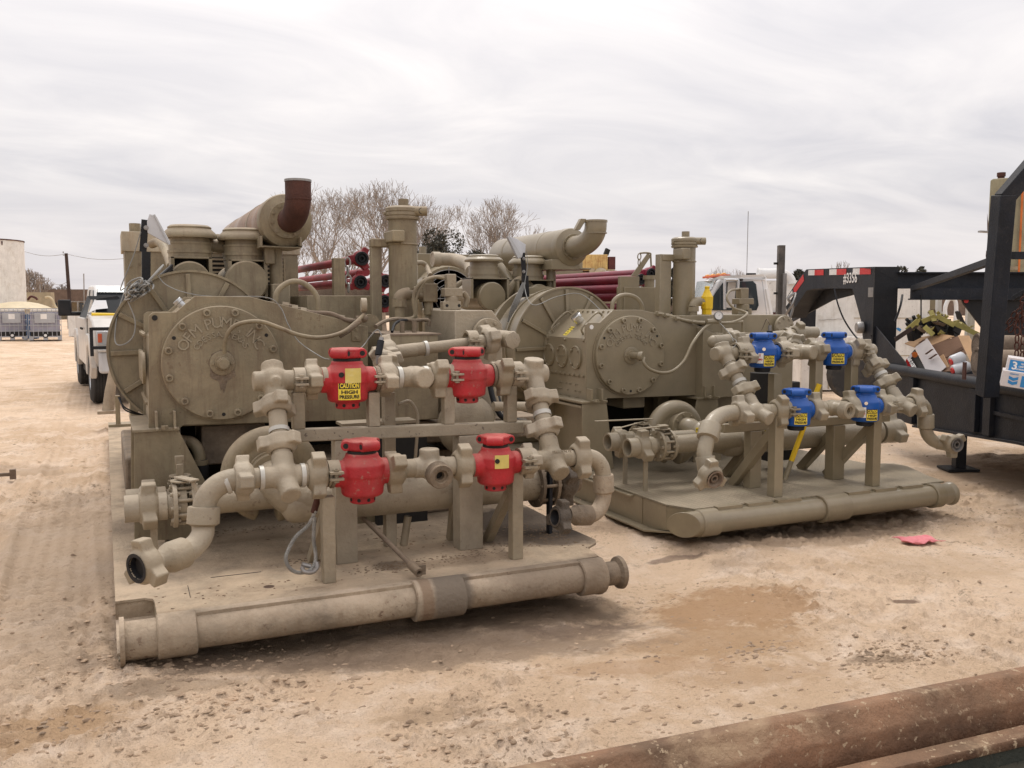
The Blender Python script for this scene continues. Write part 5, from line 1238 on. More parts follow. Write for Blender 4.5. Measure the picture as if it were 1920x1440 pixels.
e1 = P(1332,892,v=VA-.27); od = Vector((-.02,-1,-.28)).normalized(); m = MB(); m.tube([c1, c1+(e1-c1)*.4-EZ*.01, e1], .05, 18, smooth=4); build(m, 'pipe', TI, U)
union(U, e1, od, TI, R(95), 1.12, 'open hammer union facing the camera at lower left')
m = MB(); m.lathe(e1, od, [(.0,.03),(.055,.048),(.062,.062),(.062,.05),(.03,.046),(.03,.03),(.05,.026),(.05,.018),(.0,.018)], 30, cap=False); build(m, 'union_seat', 'pipe_dirty', U)
m = MB(); m.lathe(e1+od*.01, od, [(0,.019),(0,0)], 20, cap=False); build(m, 'union_bore', 'dark', U)
# right swivel arm
a0 = atL(1725); a1 = P(1736, 778, v=VA)
m = MB(); m.tube([a0-EX*.03]+bezarc(a0-EX*.01, Vector((a1.x,VA,a0.z)), a1, 12), .048, 22); build(m, 'pipe_elbow', TI, U)
b1 = P(1736, 803, v=VA); m = MB(); m.lathe(a1+EZ*.005, b1-a1, [(0,.048),(0,.059),(.006,.062),((b1-a1).length,.062),((b1-a1).length+.01,.048)], 32); build(m, 'swivel_joint', TI, U)
c1 = P(1762, 831, v=VA-.03)
m = MB(); m.tube([b1+EZ*.02]+bezarc(b1, P(1737,828,v=VA), c1, 12)+[P(1772,832,v=VA-.06)], .048, 22); build(m, 'pipe_elbow', TI, U)
m = MB(); m.lathe(P(1757,829,v=VA-.02), P(1780,833,v=VA-.09)-P(1757,829,v=VA-.02), [(0,.048),(0,.056),(.07,.056),(.08,.048)], 28); build(m, 'swivel_joint', TI, U)
e1 = P(1786,832,v=VA-.12); od = Vector((-.15,-1,-.02)).normalized()
union(U, e1, od, TI, R(30), 1.02, 'open hammer union facing the camera at lower right')
m = MB(); m.lathe(e1, od, [(.0,.03),(.05,.044),(.056,.056),(.056,.046),(.03,.040),(.03,.03),(.05,.026),(.05,.018),(.0,.018)], 30, cap=False); build(m, 'union_seat', 'steel', U)
m = MB(); m.lathe(e1+od*.01, od, [(0,.019),(0,0)], 20, cap=False); build(m, 'union_bore', 'dark', U)
# yellow-sleeved bar leaning in the stand
yb, y1, y2, yt = P(1471,901,z=ZD), P(1484,864,v=5.46), P(1534,722,v=5.36), None
yb = P(1471,900,v=5.47); m = MB(); m.cyl(y1, P(1536,721,v=5.36), .020, n=20); Yb = build(m, 'yellow_handle_bar', 'yellow', U)
m = MB(); m.cyl(yb, y1, .019, n=16); build(m, 'bar_foot', T1, Yb); m = MB(); q = P(1536,721,v=5.36); dd = (q-y1).normalized(); m.ring(q-dd*.002, q+dd*.004, .021, .014, 18); build(m, 'bar_rim', 'yellow', Yb)

# ---- triplex pump body
VF = 6.6
def pv(lst, v): return [P(x, y, v=v) for x, y in lst]
outl = [(1099,757),(1099,609),(1103,605),(1125,605),(1150,581),(1202,581),(1255,593),(1338,620),(1338,740),(1140,747),(1136,750)]
fp = pv(outl, VF)
m = MB(); m.prism(fp, EY*.03); H = build(m, 'pump_housing', T1, U, .003, lab='pump case with oval side covers and lettered end cover')
xs = fp[0].x; PB = .88
ip = pv([(1099,757),(1099,638),(1148,585),(1152,582),(1202,582),(1255,594),(1338,621),(1338,740),(1140,747)], VF)
inn = [Vector((p.x+(.012 if p.x < xs+.1 else 0), VF+.03, p.z-(.0 if p.z < 1 else .012))) for p in ip]
m = MB(); m.prism(inn, EY*(PB-.05)); build(m, 'gear_case', T1, H, .003)
m = MB(); m.prism([p+EY*(PB-.02) for p in fp], EY*.025); build(m, 'side_plate', T1, H, .003)
for vv in (VF-.001, VF+PB-.022):
    q = P(1107, 611, v=VF); m = MB(); m.lathe(Vector((q.x+.01, vv-.0008, q.z-.01)), -EY, [(0,.019),(.001,.019)], 18); m.add([], []); build(m, 'lifting_hole', 'sticker_white' if vv < VF else 'dark', H)
CC = P(1178, 666, v=VF); pump_cover(H, CC, T1, .335)
m = MB(); m.cyl(CC-EY*.06, CC-EY*.19+EX*.02, .030, n=28); m.cyl(CC-EY*.17, CC-EY*.20+EX*.022, .040, n=28); build(m, 'hub_plug', T1, H, .002)
xs2 = xs+.012; zp0 = P(1096,708,u=xs2).z; zp1 = P(1096,636,u=xs2).z
m = MB(); m.bb((xs2-.008, VF+.035, zp0), (xs2+.0, VF+PB-.03, zp1)); SP = build(m, 'side_panel', T1, H, .002)
zc = (zp0+zp1)/2
ovn = []
for k in range(3):
    q = Vector((xs2-.008, VF+.19+.25*k, zc)); m = MB(); m.lathe(q, -EX, [(0,.100),(.012,.100),(.016,.096),(.016,.090),(.010,.087),(.010,0)], 40, cap=False)
    O = build(m, 'inspection_cover', T1, SP)
    for a in (45,135,225,315): inst(T_HEX, 'bolt_head', H, orient(q-EX*.012+Vector((0,math.cos(R(a)),math.sin(R(a))))*.084, -EX), T1)
m = MB(); q = Vector((xs2-.0182, VF+.19+.25, zc)); text(m, 'OFM PUMP', q, -EY, EZ, .030, .002); text(m, 'INC', q-EZ*.028, -EY, EZ, .022, .002); build(m, 'raised_lettering', T1, SP)
for k in range(10):
    for z in (zp0+.012, zp1-.012): 
        if z > zp0+.1 and k % 4: continue
        inst(T_HEX, 'bolt_head', H, orient(Vector((xs2-.008, VF+.055+.084*k, z)), -EX), T1)
rs = np.random.RandomState(11); m = MB()
for rw in range(4):
    for g in range(3):
        for k in range(4):
            if rs.rand() < .25: continue
            q = Vector((xs+.006, VF+.12+g*.17+k*.028, zp0-.07-rw*.055)); m.ball(q, .007, 6, 4)
build(m, 'stamped_marks', T1, H)
# sloped cover
s0 = fp[3]; s1 = fp[4]; sd_ = (s1-s0).normalized(); sn = Vector((-sd_.z, 0, sd_.x)); sn = sn if sn.z > 0 else -sn
cvr = MB(); cvr.prism([Vector((xs+.0,VF+.033,zp1-.0)), Vector((xs+.0,VF+.033,s0.z-.08)), s1+EY*.033+EZ*.006, s1+EY*.033-EZ*.05], EY*(PB-.06))
sl0 = Vector((xs+.004, VF+.033, zp1+.004)); sl1 = Vector((s1.x+.02, VF+.033, s1.z+.004)); sdv = (sl1-sl0).normalized(); sn = Vector((-sdv.z,0,sdv.x)); 
m = MB(); m.prism([sl0, sl1, sl1-sn*.012, sl0-sn*.012], EY*(PB-.06)); SC_ = build(m, 'sloped_cover', T1, H, .002)
for k in range(9): inst(T_HEX, 'bolt_head', H, orient(sl1-sdv*.035+EY*(.035+.089*k), sn), T1)
q = sl0+sdv*(sl1-sl0).length*.55+EY*.36; m = MB(); m.cyl(q, q+sn*.035, .040, n=24); m.cyl(q+sn*.035, q+sn*.075, .048, n=10); build(m, 'breather_cap', 'chrome', H, .003)
q = sl0+sdv*(sl1-sl0).length*.22+EY*.40; ex = sdv*.0+EY; m = MB(); h2 = .035; w2 = .055
m.quad(q+sdv*w2-EY*h2+sn*.001, q-sdv*w2-EY*h2+sn*.001, q-sdv*w2+EY*h2+sn*.001, q+sdv*w2+EY*h2+sn*.001); ST = build(m, 'warning_sticker', 'sticker_yellow', H)
m = MB(); rs = np.random.RandomState(2)
for k in range(4): text(m, ('CAUTION', 'HOT OIL', 'VENT', 'CHECK')[k], q+sdv*(.036-.025*k)+sn*.0016, -EY, sdv, .017, .0003, .0006)
build(m, 'lettering', 'sticker_black', ST)
for yy in (.10, .66):
    a = sl0+sdv*.05+EY*yy; b = sl1-sdv*.07+EY*yy; m = MB(); m.tube([a, a+sn*.045+sdv*.02, (a+b)/2+sn*.055, b+sn*.045-sdv*.02, b], .009, 8, smooth=5); build(m, 'handle', T1, H)
# lube hose from hub to the gauge tee
hp = [CC-EY*.20+EX*.03-EZ*.01, P(1207,680,v=VF-.22), P(1218,692,v=VF-.23), P(1240,699,v=VF-.23), P(1262,695,v=VF-.23), P(1283,676,v=VF-.2), P(1298,645,v=VF-.16), P(1316,620,v=VF-.1), P(1333,606,v=VF-.08)]
m = MB(); m.tube(hp, .014, 10, smooth=6); build(m, 'lube_hose', T1, U)
hp = [P(1229,586,v=VF+.05), P(1245,590,v=VF+.05), P(1265,595,v=VF+.02), P(1280,600,v=VF), P(1305,604,v=VF-.03), P(1322,605,v=VF-.07)]
m = MB(); m.tube(hp, .015, 10, smooth=5); build(m, 'hydraulic_hose', T1, U)
for x, y in ((1236,588),(1250,591),(1270,597),(1300,603),(1318,605)):
    q = P(x, y, v=VF-.02); m = MB(); m.cyl(q-EX*.02, q+EX*.02-EZ*.004, .021, n=6); build(m, 'hose_fitting', T1, U)
q = P(1334,603,v=VF-.08); m = MB(); m.cyl(q-EX*.05, q+EX*.09+EZ*.003, .024, n=8); m.cyl(q+EX*.035-EY*.01, q+EX*.045+EZ*.05-EY*.01, .011, n=8); build(m, 'gauge_fitting', T1, U)
g = P(1347,592,v=VF-.10); gd = Vector((-.35,-1,.1)).normalized(); m = MB(); m.lathe(g-gd*.018, gd, [(0,0),(0,.038),(.030,.040),(.033,.034),(.028,.033),(.028,0)], 28, cap=False); GA = build(m, 'pressure_gauge', 'steel', U)
m = MB(); m.lathe(g+gd*.0105, gd, [(0,.033),(0,0)], 24, cap=False); build(m, 'dial', 'sticker_white', GA)
m = MB(); m.bar(g+gd*.0115, g+gd*.0115+Vector((.015,0,.018)), .003, .001, gd); build(m, 'needle', 'dark', GA)
m = MB(); m.tube([P(1340,604,v=VF-.08), P(1365,605,v=VF), P(1385,600,v=VF), P(1401,588,v=VF+.1), P(1392,583,v=VF+.2), P(1375,577,v=VF+.25), P(1363,560,v=VF+.3), P(1370,545,v=VF+.35), P(1391,542,v=VF+.4)], .011, 8, smooth=6); build(m, 'air_hose', T1, U)
hp = [P(1147,582,v=VF+.6), P(1150,566,v=VF+.6), P(1160,556,v=VF+.6), P(1176,553,v=VF+.6), P(1192,558,v=VF+.6), P(1202,570,v=VF+.6), P(1205,582,v=VF+.6)]
m = MB(); m.tube(hp, .02, 12, smooth=5); build(m, 'arched_hose', T1, U)
m = MB(); m.tube([P(1349,605,v=VF-.12), P(1356,612,v=6.2), P(1370,628,v=5.6), P(1375,640,v=5.5)], .003, 6, smooth=4); m.tube([P(1372,633,v=5.5), P(1381,640,v=5.45), P(1377,650,v=5.4), P(1368,655,v=5.4)], .003, 6, smooth=4); build(m, 'sensor_wire', 'wire_grey', U)
# ---- stands
stand([(1092,759),(1136,751),(1138,760),(1151,879),(1092,882)], 6.50, 7.30, T1, [(1106,0,0),(1125,0,0)])
a = P(1092,759,v=6.5); m = MB(); m.bb((a.x-.005, 6.52, a.z-.03), (a.x+.06, 7.32, a.z-.012)); m.bb((a.x, 7.28, ZD), (a.x+.25, 7.30, a.z)); build(m, 'top_plate', T1, U)
stand([(1302,775),(1308,747),(1345,744),(1352,800),(1352,872),(1300,874)], 6.50, 7.30, T1, [(1318,0,0),(1335,0,0)])
q = P(1165, 752, v=6.9); m = MB(); m.bb((q.x-.1,6.7,.70),(q.x+.12,7.1,.86)); build(m, 'oil_sump', T1, U, .01)
m = MB(); m.bb((3.85,7.34,.24),(5.9,7.40,.84)); build(m, 'cross_plate', 'dark', U)  # dark colour paints the shade beneath the pump
# ---- housing, engine, intake
VW = 7.4
c = P(1064,650,v=VW); flywheel(U, c, .55, VW, T1)
m = MB(); m.ring(Vector((c.x-.05,VW+.42,c.z)), Vector((c.x-.05,VW+.46,c.z)), .56, .5, 80); m.cyl(Vector((c.x,VW+.26,c.z)), Vector((c.x,VW+.8,c.z)), .5, n=60); build(m, 'clutch_drum', T1, U)
m = MB(); m.bb((3.55,8.2,.4),(4.35,10.6,1.55)); m.bb((3.5,8.1,ZD),(4.6,10.4,.6)); build(m, 'engine_block', T1, U, .02)
for k in range(6):
    m = MB(); m.bb((4.2,8.4+.33*k,1.2),(4.38,8.64+.33*k,1.7)); m.tube([(4.1,8.5+.33*k,1.7),(3.9,8.5+.33*k,1.85),(3.7,8.5+.33*k,1.6)], .04, 10, smooth=4); build(m, 'cylinder_head', 'tan_old', U, .01)
intake(U, 907, (478,491), 522, 72, 8.6, (924,556,27), T1, (872,938,560))
intake(U, 990, (480,496), 525, 73, 8.6, (1012,558,25), T1, (957,1024,565))
m = MB(); m.tube([P(935,500,v=8.8), P(950,520,v=8.7), P(962,538,v=8.6)], .06, 14, smooth=4); build(m, 'intake_pipe', T1, U)
rl = P(783, 475, v=11.0); RD = radiator(U, rl.x, 6.0, 11.0, rl.z, .4, T1)
m = MB(); m.lathe(Vector((P(842,560,v=10.8).x,10.8,P(842,560,v=10.8).z)), EY, [(0,.40),(.1,.42),(.19,.42),(.19,.38),(0,.36)], 48); FS = build(m, 'fan_shroud', T1, U)
m = MB(); cF = P(842,560,v=10.78)
for k in range(6): m.torus(cF, EY, .06+.06*k, .004, 40, 5)
for k in range(8): a = R(45*k); m.cyl(cF, cF+Vector((math.cos(a),0,math.sin(a)))*.4, .006, n=6)
build(m, 'fan_guard', 'steel', FS)
m = MB(); m.lathe(cF+EY*.1, EY, [(0,.38),(0,0)], 40, cap=False); build(m, 'fan_opening', 'dark', FS)
m = MB(); m.tube([P(812,486,v=10.2), P(830,486,v=10.2), P(856,488,v=10.1), P(880,498,v=9.6), P(885,510,v=9.2)], .075, 16, smooth=5); build(m, 'coolant_pipe', 'tan_valve', U)
m = MB(); m.ring(P(815,486,v=10.2)-EX*.03, P(815,486,v=10.2)+EX*.06, .088, .07, 24); build(m, 'hose_clamp', 'tan_valve', U)
m = MB(); m.tube([P(782,493,v=10.0), P(792,493,v=10.0), P(800,500,v=10.0), P(807,516,v=9.8)], .028, 10, smooth=4); build(m, 'overflow_pipe', 'tan_valve', U)
MU, mp_, mr = muffler(U, (1076,463), 35, 8.2, 1.85, T1, T1)
er = L(20, mp_); m = MB(); st = mp_-EY*.02; e = Vector((mp_.x+.03, 8.2-.30, mp_.z+.02)); top = P(1117,413,v=e.y)
m.tube([st]+bezarc(st-EY*.05, Vector((top.x,top.y,st.z)), Vector((top.x,top.y,st.z+.19)), 14)+[Vector((top.x,top.y,top.z))], er, 32, cap=False); EL = build(m, 'exhaust_elbow', T1, MU)
m = MB(); m.ring(Vector((top.x,top.y,top.z-.02)), top, er*1.06, er*.94, 36); m.ring(Vector((top.x,top.y,top.z-.13)), Vector((top.x,top.y,top.z-.12)), er*1.03, er*.94, 36); build(m, 'outlet_rim', T1, EL)
m = MB(); m.lathe(top-EZ*.07, EZ, [(0,er*.95),(0,0)], 24, cap=False); build(m, 'outlet_bore', 'dark', EL)
m = MB(); m.prism([top+Vector((-er*.95,0,.01)), top+Vector((-er*1.5,0,.01)), top+Vector((-er*2.1,0,-.10)), top+Vector((-er*1.6,0,-.10)), top+Vector((-er*1.15,0,-.03))], EY*.05); build(m, 'rain_flap', T1, EL, .003)
sp = P(1033, 560, v=8.5); zt = P(1033,503,v=8.5).z; m = MB(); m.cyl((sp.x,8.5,.6), (sp.x,8.5,zt), L(9,sp), n=28); build(m, 'muffler_post', T1, U)
q = P(1040, 498, v=8.5); m = MB(); m.box(q, (.32,.5,.10)); m.bb(q+Vector((.16,-.25,-.03)), q+Vector((.30,.1,-.045))); build(m, 'muffler_saddle', T1, U, .004)
FLG = flood(U, (((953,444),(958,443),(979,476),(977,484),(970,484),(958,461)), ((962,446),(970,448),(986,458),(985,478),(979,485),(972,484))), 7.75, ((980,474),(983,518)), ((984,517),(986,557)), .06)
m = MB(); m.prism([P(952,444,v=7.74), P(956,443,v=7.74), P(978,479,v=7.74), P(972,485,v=7.74)], EY*.04); build(m, 'lens', 'lamp_glass', FLG)
for k in range(6):
    m = MB(); m.tube([P(985-k*1,530,v=7.75), P(976-k*2,560,v=7.7), P(967-k*2,580,v=7.7), P(962-k*2,604,v=7.7)], .0045, 6, smooth=4); build(m, 'cable', 'wire_grey', U)
m = MB(); m.tube([P(987,470,v=7.7), P(989,500,v=7.7), P(984,540,v=7.6), P(1000,572,v=7.3), P(1045,556,v=7.3), P(1090,552,v=7.3), P(1135,590,v=7.0)], .0035, 6, smooth=6); build(m, 'loose_wire', 'wire_grey', U)
# ---- boxes and rack
a = P(1171, 538, v=7.55); b = P(1257, 538, v=7.55); m = MB(); m.bb((a.x, 7.55, .6), (b.x, 7.70, a.z)); TK = build(m, 'tool_box', T1, U, .004)
a = P(1163, 518, v=7.56); b = P(1200, 518, v=7.56); m = MB(); m.bb((a.x+.01, 7.57, a.z-.35), (b.x, 7.62, a.z)); 
q0, q1, q2, q3 = P(1183,518,v=7.6), P(1196,518,v=7.6), P(1221,480,v=7.6), P(1215,474,v=7.6)
m.prism([q0, q1, q2, q3], EY*.012); build(m, 'pipe_rack_post', T1, U, .003, lab='pipe rack post with slanted arm and chain hook')
m = MB(); m.tube([P(1200,475,v=7.6), P(1208,474,v=7.6), P(1219,475,v=7.6), P(1220,480,v=7.6), P(1221,500,v=7.6)], .009, 8, smooth=3); build(m, 'hook_rod', T1, U)
def chain(U, a, b, r, mt, name='chain', sag=0, w=.0):
    a, b = Vector(a), Vector(b); n = max(2, int((b-a).length/(r*5.0))); m = MB(); d = (b-a).normalized(); _, x, y = frame(d)
    for i in range(n):
        c = a+(b-a)*((i+.5)/n)-EZ*sag*math.sin(math.pi*(i+.5)/n); s = x if i % 2 else y
        pts = []
        for k in range(11):
            t = 2*math.pi*k/10; pts.append(c+d*math.cos(t)*r*3.1+s*math.sin(t)*r*1.9)
        m.tube(pts, r*.55, 6, False)
    return build(m, name, mt, U)
chain(U, P(1199,476,v=7.6), P(1198,497,v=7.6), .010, 'tan_new')
m = MB(); q = P(1218,530,v=7.62); m.cyl(q-EZ*.06, q+EZ*.045, .05, n=14); m.cyl(q+EZ*.03, q+EZ*.07, .066, n=14); build(m, 'filler_cap', T1, TK)
t = P(1244,477,v=7.05); ww = .12; m = MB(); m.bar((t.x, 7.05, .6), (t.x, 7.05, t.z), ww, ww*.7, EY); build(m, 'pipe_rack_post', T1, U, .004, lab='pipe rack post with angled bracket')
VS, vx, vr, vz = vessel(U, 1283.5, 447, 462, 596, 41, 7.0, T1)
m = MB(); m.bb((t.x-.04,7.0,t.z-.06),(vx-vr*.6,7.08,t.z)); m.bb((t.x+.08,6.86,t.z-.05),(vx-vr*.3,7.02,t.z+.05)); build(m, 'bracket_arm', T1, U, .008)
# elbow and yellow relief valve
e0 = P(1300,596,v=6.8); m = MB(); q1 = P(1300,584,v=6.8); q2 = P(1300,575,v=6.8); m.cyl((e0.x,6.8,e0.z-.1), (e0.x,6.8,q1.z), .034, n=20); m.cyl((e0.x,6.8,q1.z), (e0.x,6.8,q2.z), .048, n=8)
s1 = P(1312,565,v=6.8); m.tube(bezarc(Vector((e0.x,6.8,q2.z)), Vector((e0.x,6.8,s1.z)), s1, 8), .043, 18); m.cyl(s1-EX*.01, P(1322,567,v=6.8), .034, n=18); build(m, 'relief_elbow', T1, U)
q = P(1325,590,v=6.8); zz = lambda y: P(1325,y,v=6.8).z; s = L(1, q)
m = MB(); m.lathe((q.x,6.8,zz(592)), EZ, [(0,11*s*.85),(zz(580)-zz(592),11*s*.85),(zz(579)-zz(592),11*s),(zz(556)-zz(592),11.5*s),(zz(555)-zz(592),10*s),(zz(545)-zz(592),5.5*s),(zz(541)-zz(592),4*s),(zz(540)-zz(592),5*s),(zz(537)-zz(592),5*s),(zz(536)-zz(592),0)], 8, cap=False)
m.cyl((q.x-.09,6.8,zz(567)), (q.x,6.8,zz(567)), 7*s, n=18); build(m, 'relief_valve', 'yellow', U, .003, lab='yellow relief valve beside the pipe elbow')
q = P(1393,560,v=7.0); s = L(1, q); zz = lambda y: P(1393,y,v=7.0).z
m = MB(); m.box((q.x-.01,7.0,(zz(540)+zz(560))/2), (18*s,16*s,20*s)); m.box((q.x,7.0,(zz(559)+zz(571))/2), (34*s,22*s,11*s)); m.cyl((q.x,7.0,zz(582)), (q.x,7.0,zz(570)), 12*s, n=20); m.box((q.x-.01,7.0,zz(584)), (33*s,18*s,11*s)); RB = build(m, 'relief_valve_block', T1, U, .006)
m = MB(); m.cyl((q.x-.01,6.93-.0,zz(584)), (q.x-.01,6.928,zz(584)), .014, n=14); build(m, 'bolt_hole', 'dark', RB)
# guard box, discharge
m = MB(); g0, g1, g2 = P(1316,590,v=6.72), P(1473,590,v=6.72), P(1489,608,v=6.72)
m.prism([Vector((g0.x,6.72,.6)), Vector((g0.x,6.72,g0.z)), Vector((g1.x,6.72,g1.z)), Vector((g2.x,6.72,g2.z)), Vector((g2.x,6.72,.6))], EY*.6); build(m, 'fluid_end_guard', T1, U, .006)
a = P(1280,594,v=6.66); b = P(1332,594,v=6.66); m = MB(); m.bb((a.x,6.66,a.z-.07),(b.x,6.9,a.z+.01)); build(m, 'bracket', T1, U, .004)
q0, q1b = P(1345,625,v=6.5), P(1412,624,v=6.5); m = MB(); m.prism([Vector((q0.x-.15,6.5,.78)), Vector((q0.x-.15,6.5,q0.z+.05)), Vector((q0.x,6.5,q0.z-.02)), Vector((q0.x,6.5,q0.z)), Vector((q1b.x,6.5,q0.z)), Vector((q1b.x+.03,6.5,q0.z-.1)), Vector((q1b.x+.03,6.5,.78))], EY*.2); build(m, 'drip_box', T1, U, .004)
m = MB(); m.tube([P(1354,606,v=6.6), P(1392,603,v=6.6), P(1393,625,v=6.6)], .014, 8); m.tube([P(1355,606,v=6.6), P(1354,624,v=6.6)], .014, 8); build(m, 'guard_rail', T1, U)
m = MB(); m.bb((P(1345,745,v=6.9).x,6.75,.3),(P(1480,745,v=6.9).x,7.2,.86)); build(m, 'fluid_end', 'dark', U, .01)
q = P(1468,613,v=6.68); m = MB(); m.lathe(q, -EY, [(0,.105),(.03,.105),(.03,.06)], 32); FG = build(m, 'discharge_flange', TI, U, .003)
for k in range(8): a = R(45*k+12); inst(T_HEX, 'bolt_head', FG, orient(q-EY*.03+Vector((math.cos(a),0,math.sin(a)))*.083, -EY), TI)
VD = 6.2
ld = ((1345,641),(1520,623)); atD = row(U, ld, VD, [('pipe',1345,1370,.056),('union',1368,1386,R(40)),('pipe',1380,1470,.042),('band',1382,1385,.046),('clamp',1470,1480),('pipe',1465,1500,.044),('union',1487,1502,R(60),-1)], TI, .042)
m = MB(); q = atD(1348); m.cyl(q-EX*.06, q+EX*.10, .058, n=28); m.ball(q-EX*.05, .057, 18, 12); build(m, 'end_plug', TI, U)
c = atD(1514); cross(U, c, [((-1,0,0),.10),((1,0,0),.10,.052),((0,1,0),.2)], TI, .055, .052, 'tee_fitting')
t1 = Vector((atU(1502).x, VB+.06, atU(1502).z)); c0 = atD(1500)-EX*.12
riser(U, c0, t1, [('pipe',.0,1.0,.045),('union',.40,.56,R(20)),('union',.7,.86,R(80))], TI)
m = MB(); q = P(1443,630,v=VB+.3); m.cyl(q-EZ*.12, q+EZ*.04, .024, n=20); TRD = build(m, 'pressure_sensor', 'black', U)
m = MB(); m.cyl(q+EZ*.04, q+EZ*.085, .014, n=14); build(m, 'connector', 'steel', TRD); m = MB(); m.cyl(q-EZ*.22, q-EZ*.12, .014, n=12); build(m, 'stem', 'steel', TRD)
m = MB(); m.tube([q+EZ*.085, P(1441,604,v=VB+.3), P(1437,599,v=VB+.35), P(1430,615,v=VB+.4), P(1420,630,v=VB+.4)], .003, 6, smooth=5); build(m, 'sensor_wire', 'pipe_dirty', U)
m = MB(); q = P(1428,720,v=5.75); m.cyl(q-EZ*.13, q+EZ*.09, .09, n=24); build(m, 'hydraulic_motor', 'dark', U)
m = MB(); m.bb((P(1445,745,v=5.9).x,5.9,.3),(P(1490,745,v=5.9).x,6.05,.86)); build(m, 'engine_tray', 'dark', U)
# ---- charge pump, header, suction valves
VV = 6.22; vc = P(1264, 811, v=VV); volute(U, vc, L(62,vc), .085, VV, T1)
f0 = P(1284, 800, v=VV-.14); ringflange(U, f0, -EY, .12, .022, .06, 8, T1, 'volute_flange', .2)
m = MB(); m.cyl(f0+EY*.12, f0, .10, n=32); build(m, 'volute_nozzle', T1, U)
h0 = P(1372, 829, v=5.72); h1 = P(1652, 809, v=5.72); hr = .112
m = MB(); m.lathe(h0-EX*.05, EX, [(-.06,0),(-.055,hr*.4),(-.035,hr*.8),(-.01,hr*.97),(.03,hr),(.18,hr),(.2,hr*.88),((h1-h0).x,hr*.88)], 44, cap=False); build(m, 'suction_header', TI, U)
m = MB(); m.tube([f0, f0-EY*.06, P(1310,812,v=5.95), P(1345,824,v=5.78), P(1380,829,v=5.72)], [.075,.08,.10,.11,.11]*1, 28, smooth=5); build(m, 'suction_pipe', T1, U)
p, f, r, B = suction(U, (1176,840), 0, 5.66, TI, 0, (1214,916), 1, .074, .95)
m = MB(); q = f(.32)+EZ*r*2.0; m.box(q+Vector((-.14,-.06,.01)), (.34,.035,.008), Matrix.Rotation(R(12),4,'Z')); m.box(q, (.07,.05,.03)); build(m, 'valve_handle', TI, B, .002)
m = MB(); m.cyl(f(.38), Vector((h0.x+.0,5.66,f(0).z)), r*.98, n=28); build(m, 'suction_pipe', TI, U)
p, f, r, B = suction(U, (1139,829), 0, 5.95, TI, 0, (1176,905), -1, .074, .95)
m = MB(); q = f(.32)+EZ*r*2.1; m.box(q+Vector((-.16,.0,.015)), (.48,.035,.008), Matrix.Rotation(R(-6),4,'Z')); m.bar(q+Vector((-.3,-.12,-.03)), q+Vector((.05,0,.0)), .02, .006); build(m, 'valve_handle', TI, B, .002)
m = MB(); m.cyl(f(.38), Vector((h0.x+.0,5.9,f(0).z)), r*.8, n=28); build(m, 'suction_pipe', TI, U)
union(U, h1+EX*.12, EX, TI, R(80), 1.45); m = MB(); m.cyl(h1-EX*.02, h1+EX*.2, .098, n=30); build(m, 'pipe_nipple', TI, U)
for x, y in ((1310,806),(1436,808)):
    q = P(x, y, v=5.58); m = MB(); m.box(q, (.05,.002,.035)); 
    S_ = build(m, 'caution_sticker', 'sticker_yellow', U); m = MB(); text(m, 'HOT', q-EY*.0012, EX, EZ, .022, .0003, .0006); build(m, 'lettering', 'sticker_black', S_)

# ================================================================ loose things on and beside the skids
# red flow irons stacked in the racks
def iron(p_end, ln, r, mt, label, grp, lug=R(30), s=1.0, hole=True, end=True):
    p = Vector(p_end); o = root('flow_pipe', p, label, 'pipe', grp)
    m = MB(); m.cyl(p+EY*.06, p+EY*ln, r, n=24); build(m, 'pipe_barrel', mt, o)
    if end:
        inst(T_UNION, 'hammer_union', o, orient(p+EY*.02, -EY, lug) @ Matrix.Diagonal((s,s,s,1)), mt)
        m = MB(); m.lathe(p, -EY, [(.0,.05*s),(.028*s,.062*s),(.034*s,.060*s),(.034*s,.044*s),(.015*s,.040*s),(.015*s,.030*s),(.028*s,.028*s),(.028*s,.018*s),(0,.018*s),(0,0)], 28, cap=False); build(m, 'union_seat', 'black', o)
    return o
G1 = 'dark red flow pipes in the rack of the left skid'
iron(P(677,485,v=7.2), 4.2, .036, 'red_dark', 'dark red pipe with large red hammer union, topmost in the left rack', G1, R(60), .92)
iron(P(675,529,v=7.2), 4.2, .036, 'red_dark', 'dark red pipe with worn hammer union below the topmost one', G1, R(90), .88)
iron(P(720,565,v=7.2), 4.2, .036, 'red_dark', 'dark red pipe whose black-lined end shows beside the tall filter vessel', G1, R(40), .85)
iron(P(722,527,v=7.25), 4.2, .034, 'red_dark', 'dark red pipe with bright red union lugs behind the tall filter vessel', G1, R(10), .85)
iron(P(690,510,v=7.9), 3.0, .036, 'red_dark', 'rusty dark red pipe in the middle of the left rack stack', G1, 0, 1, end=False)
a = P(535,572,v=11.6); b = P(700,556,v=11.6); m = MB(); m.bb((a.x,11.6,.3),(b.x,12.2,P(600,531,v=11.6).z))
o = build(m, 'steel_box', 'pipe_dirty', bevel=.01); tag(o, 'dull brown steel box behind the dark red pipes of the left skid', 'steel box')
o = chain(None, P(651,484,v=6.93), P(654,548,v=6.93), .012, 'steel'); tag(o, 'rusty hanging chain beside the round rack post on the left skid', 'chain')
G2 = 'crimson flow pipes in the rack of the right skid'
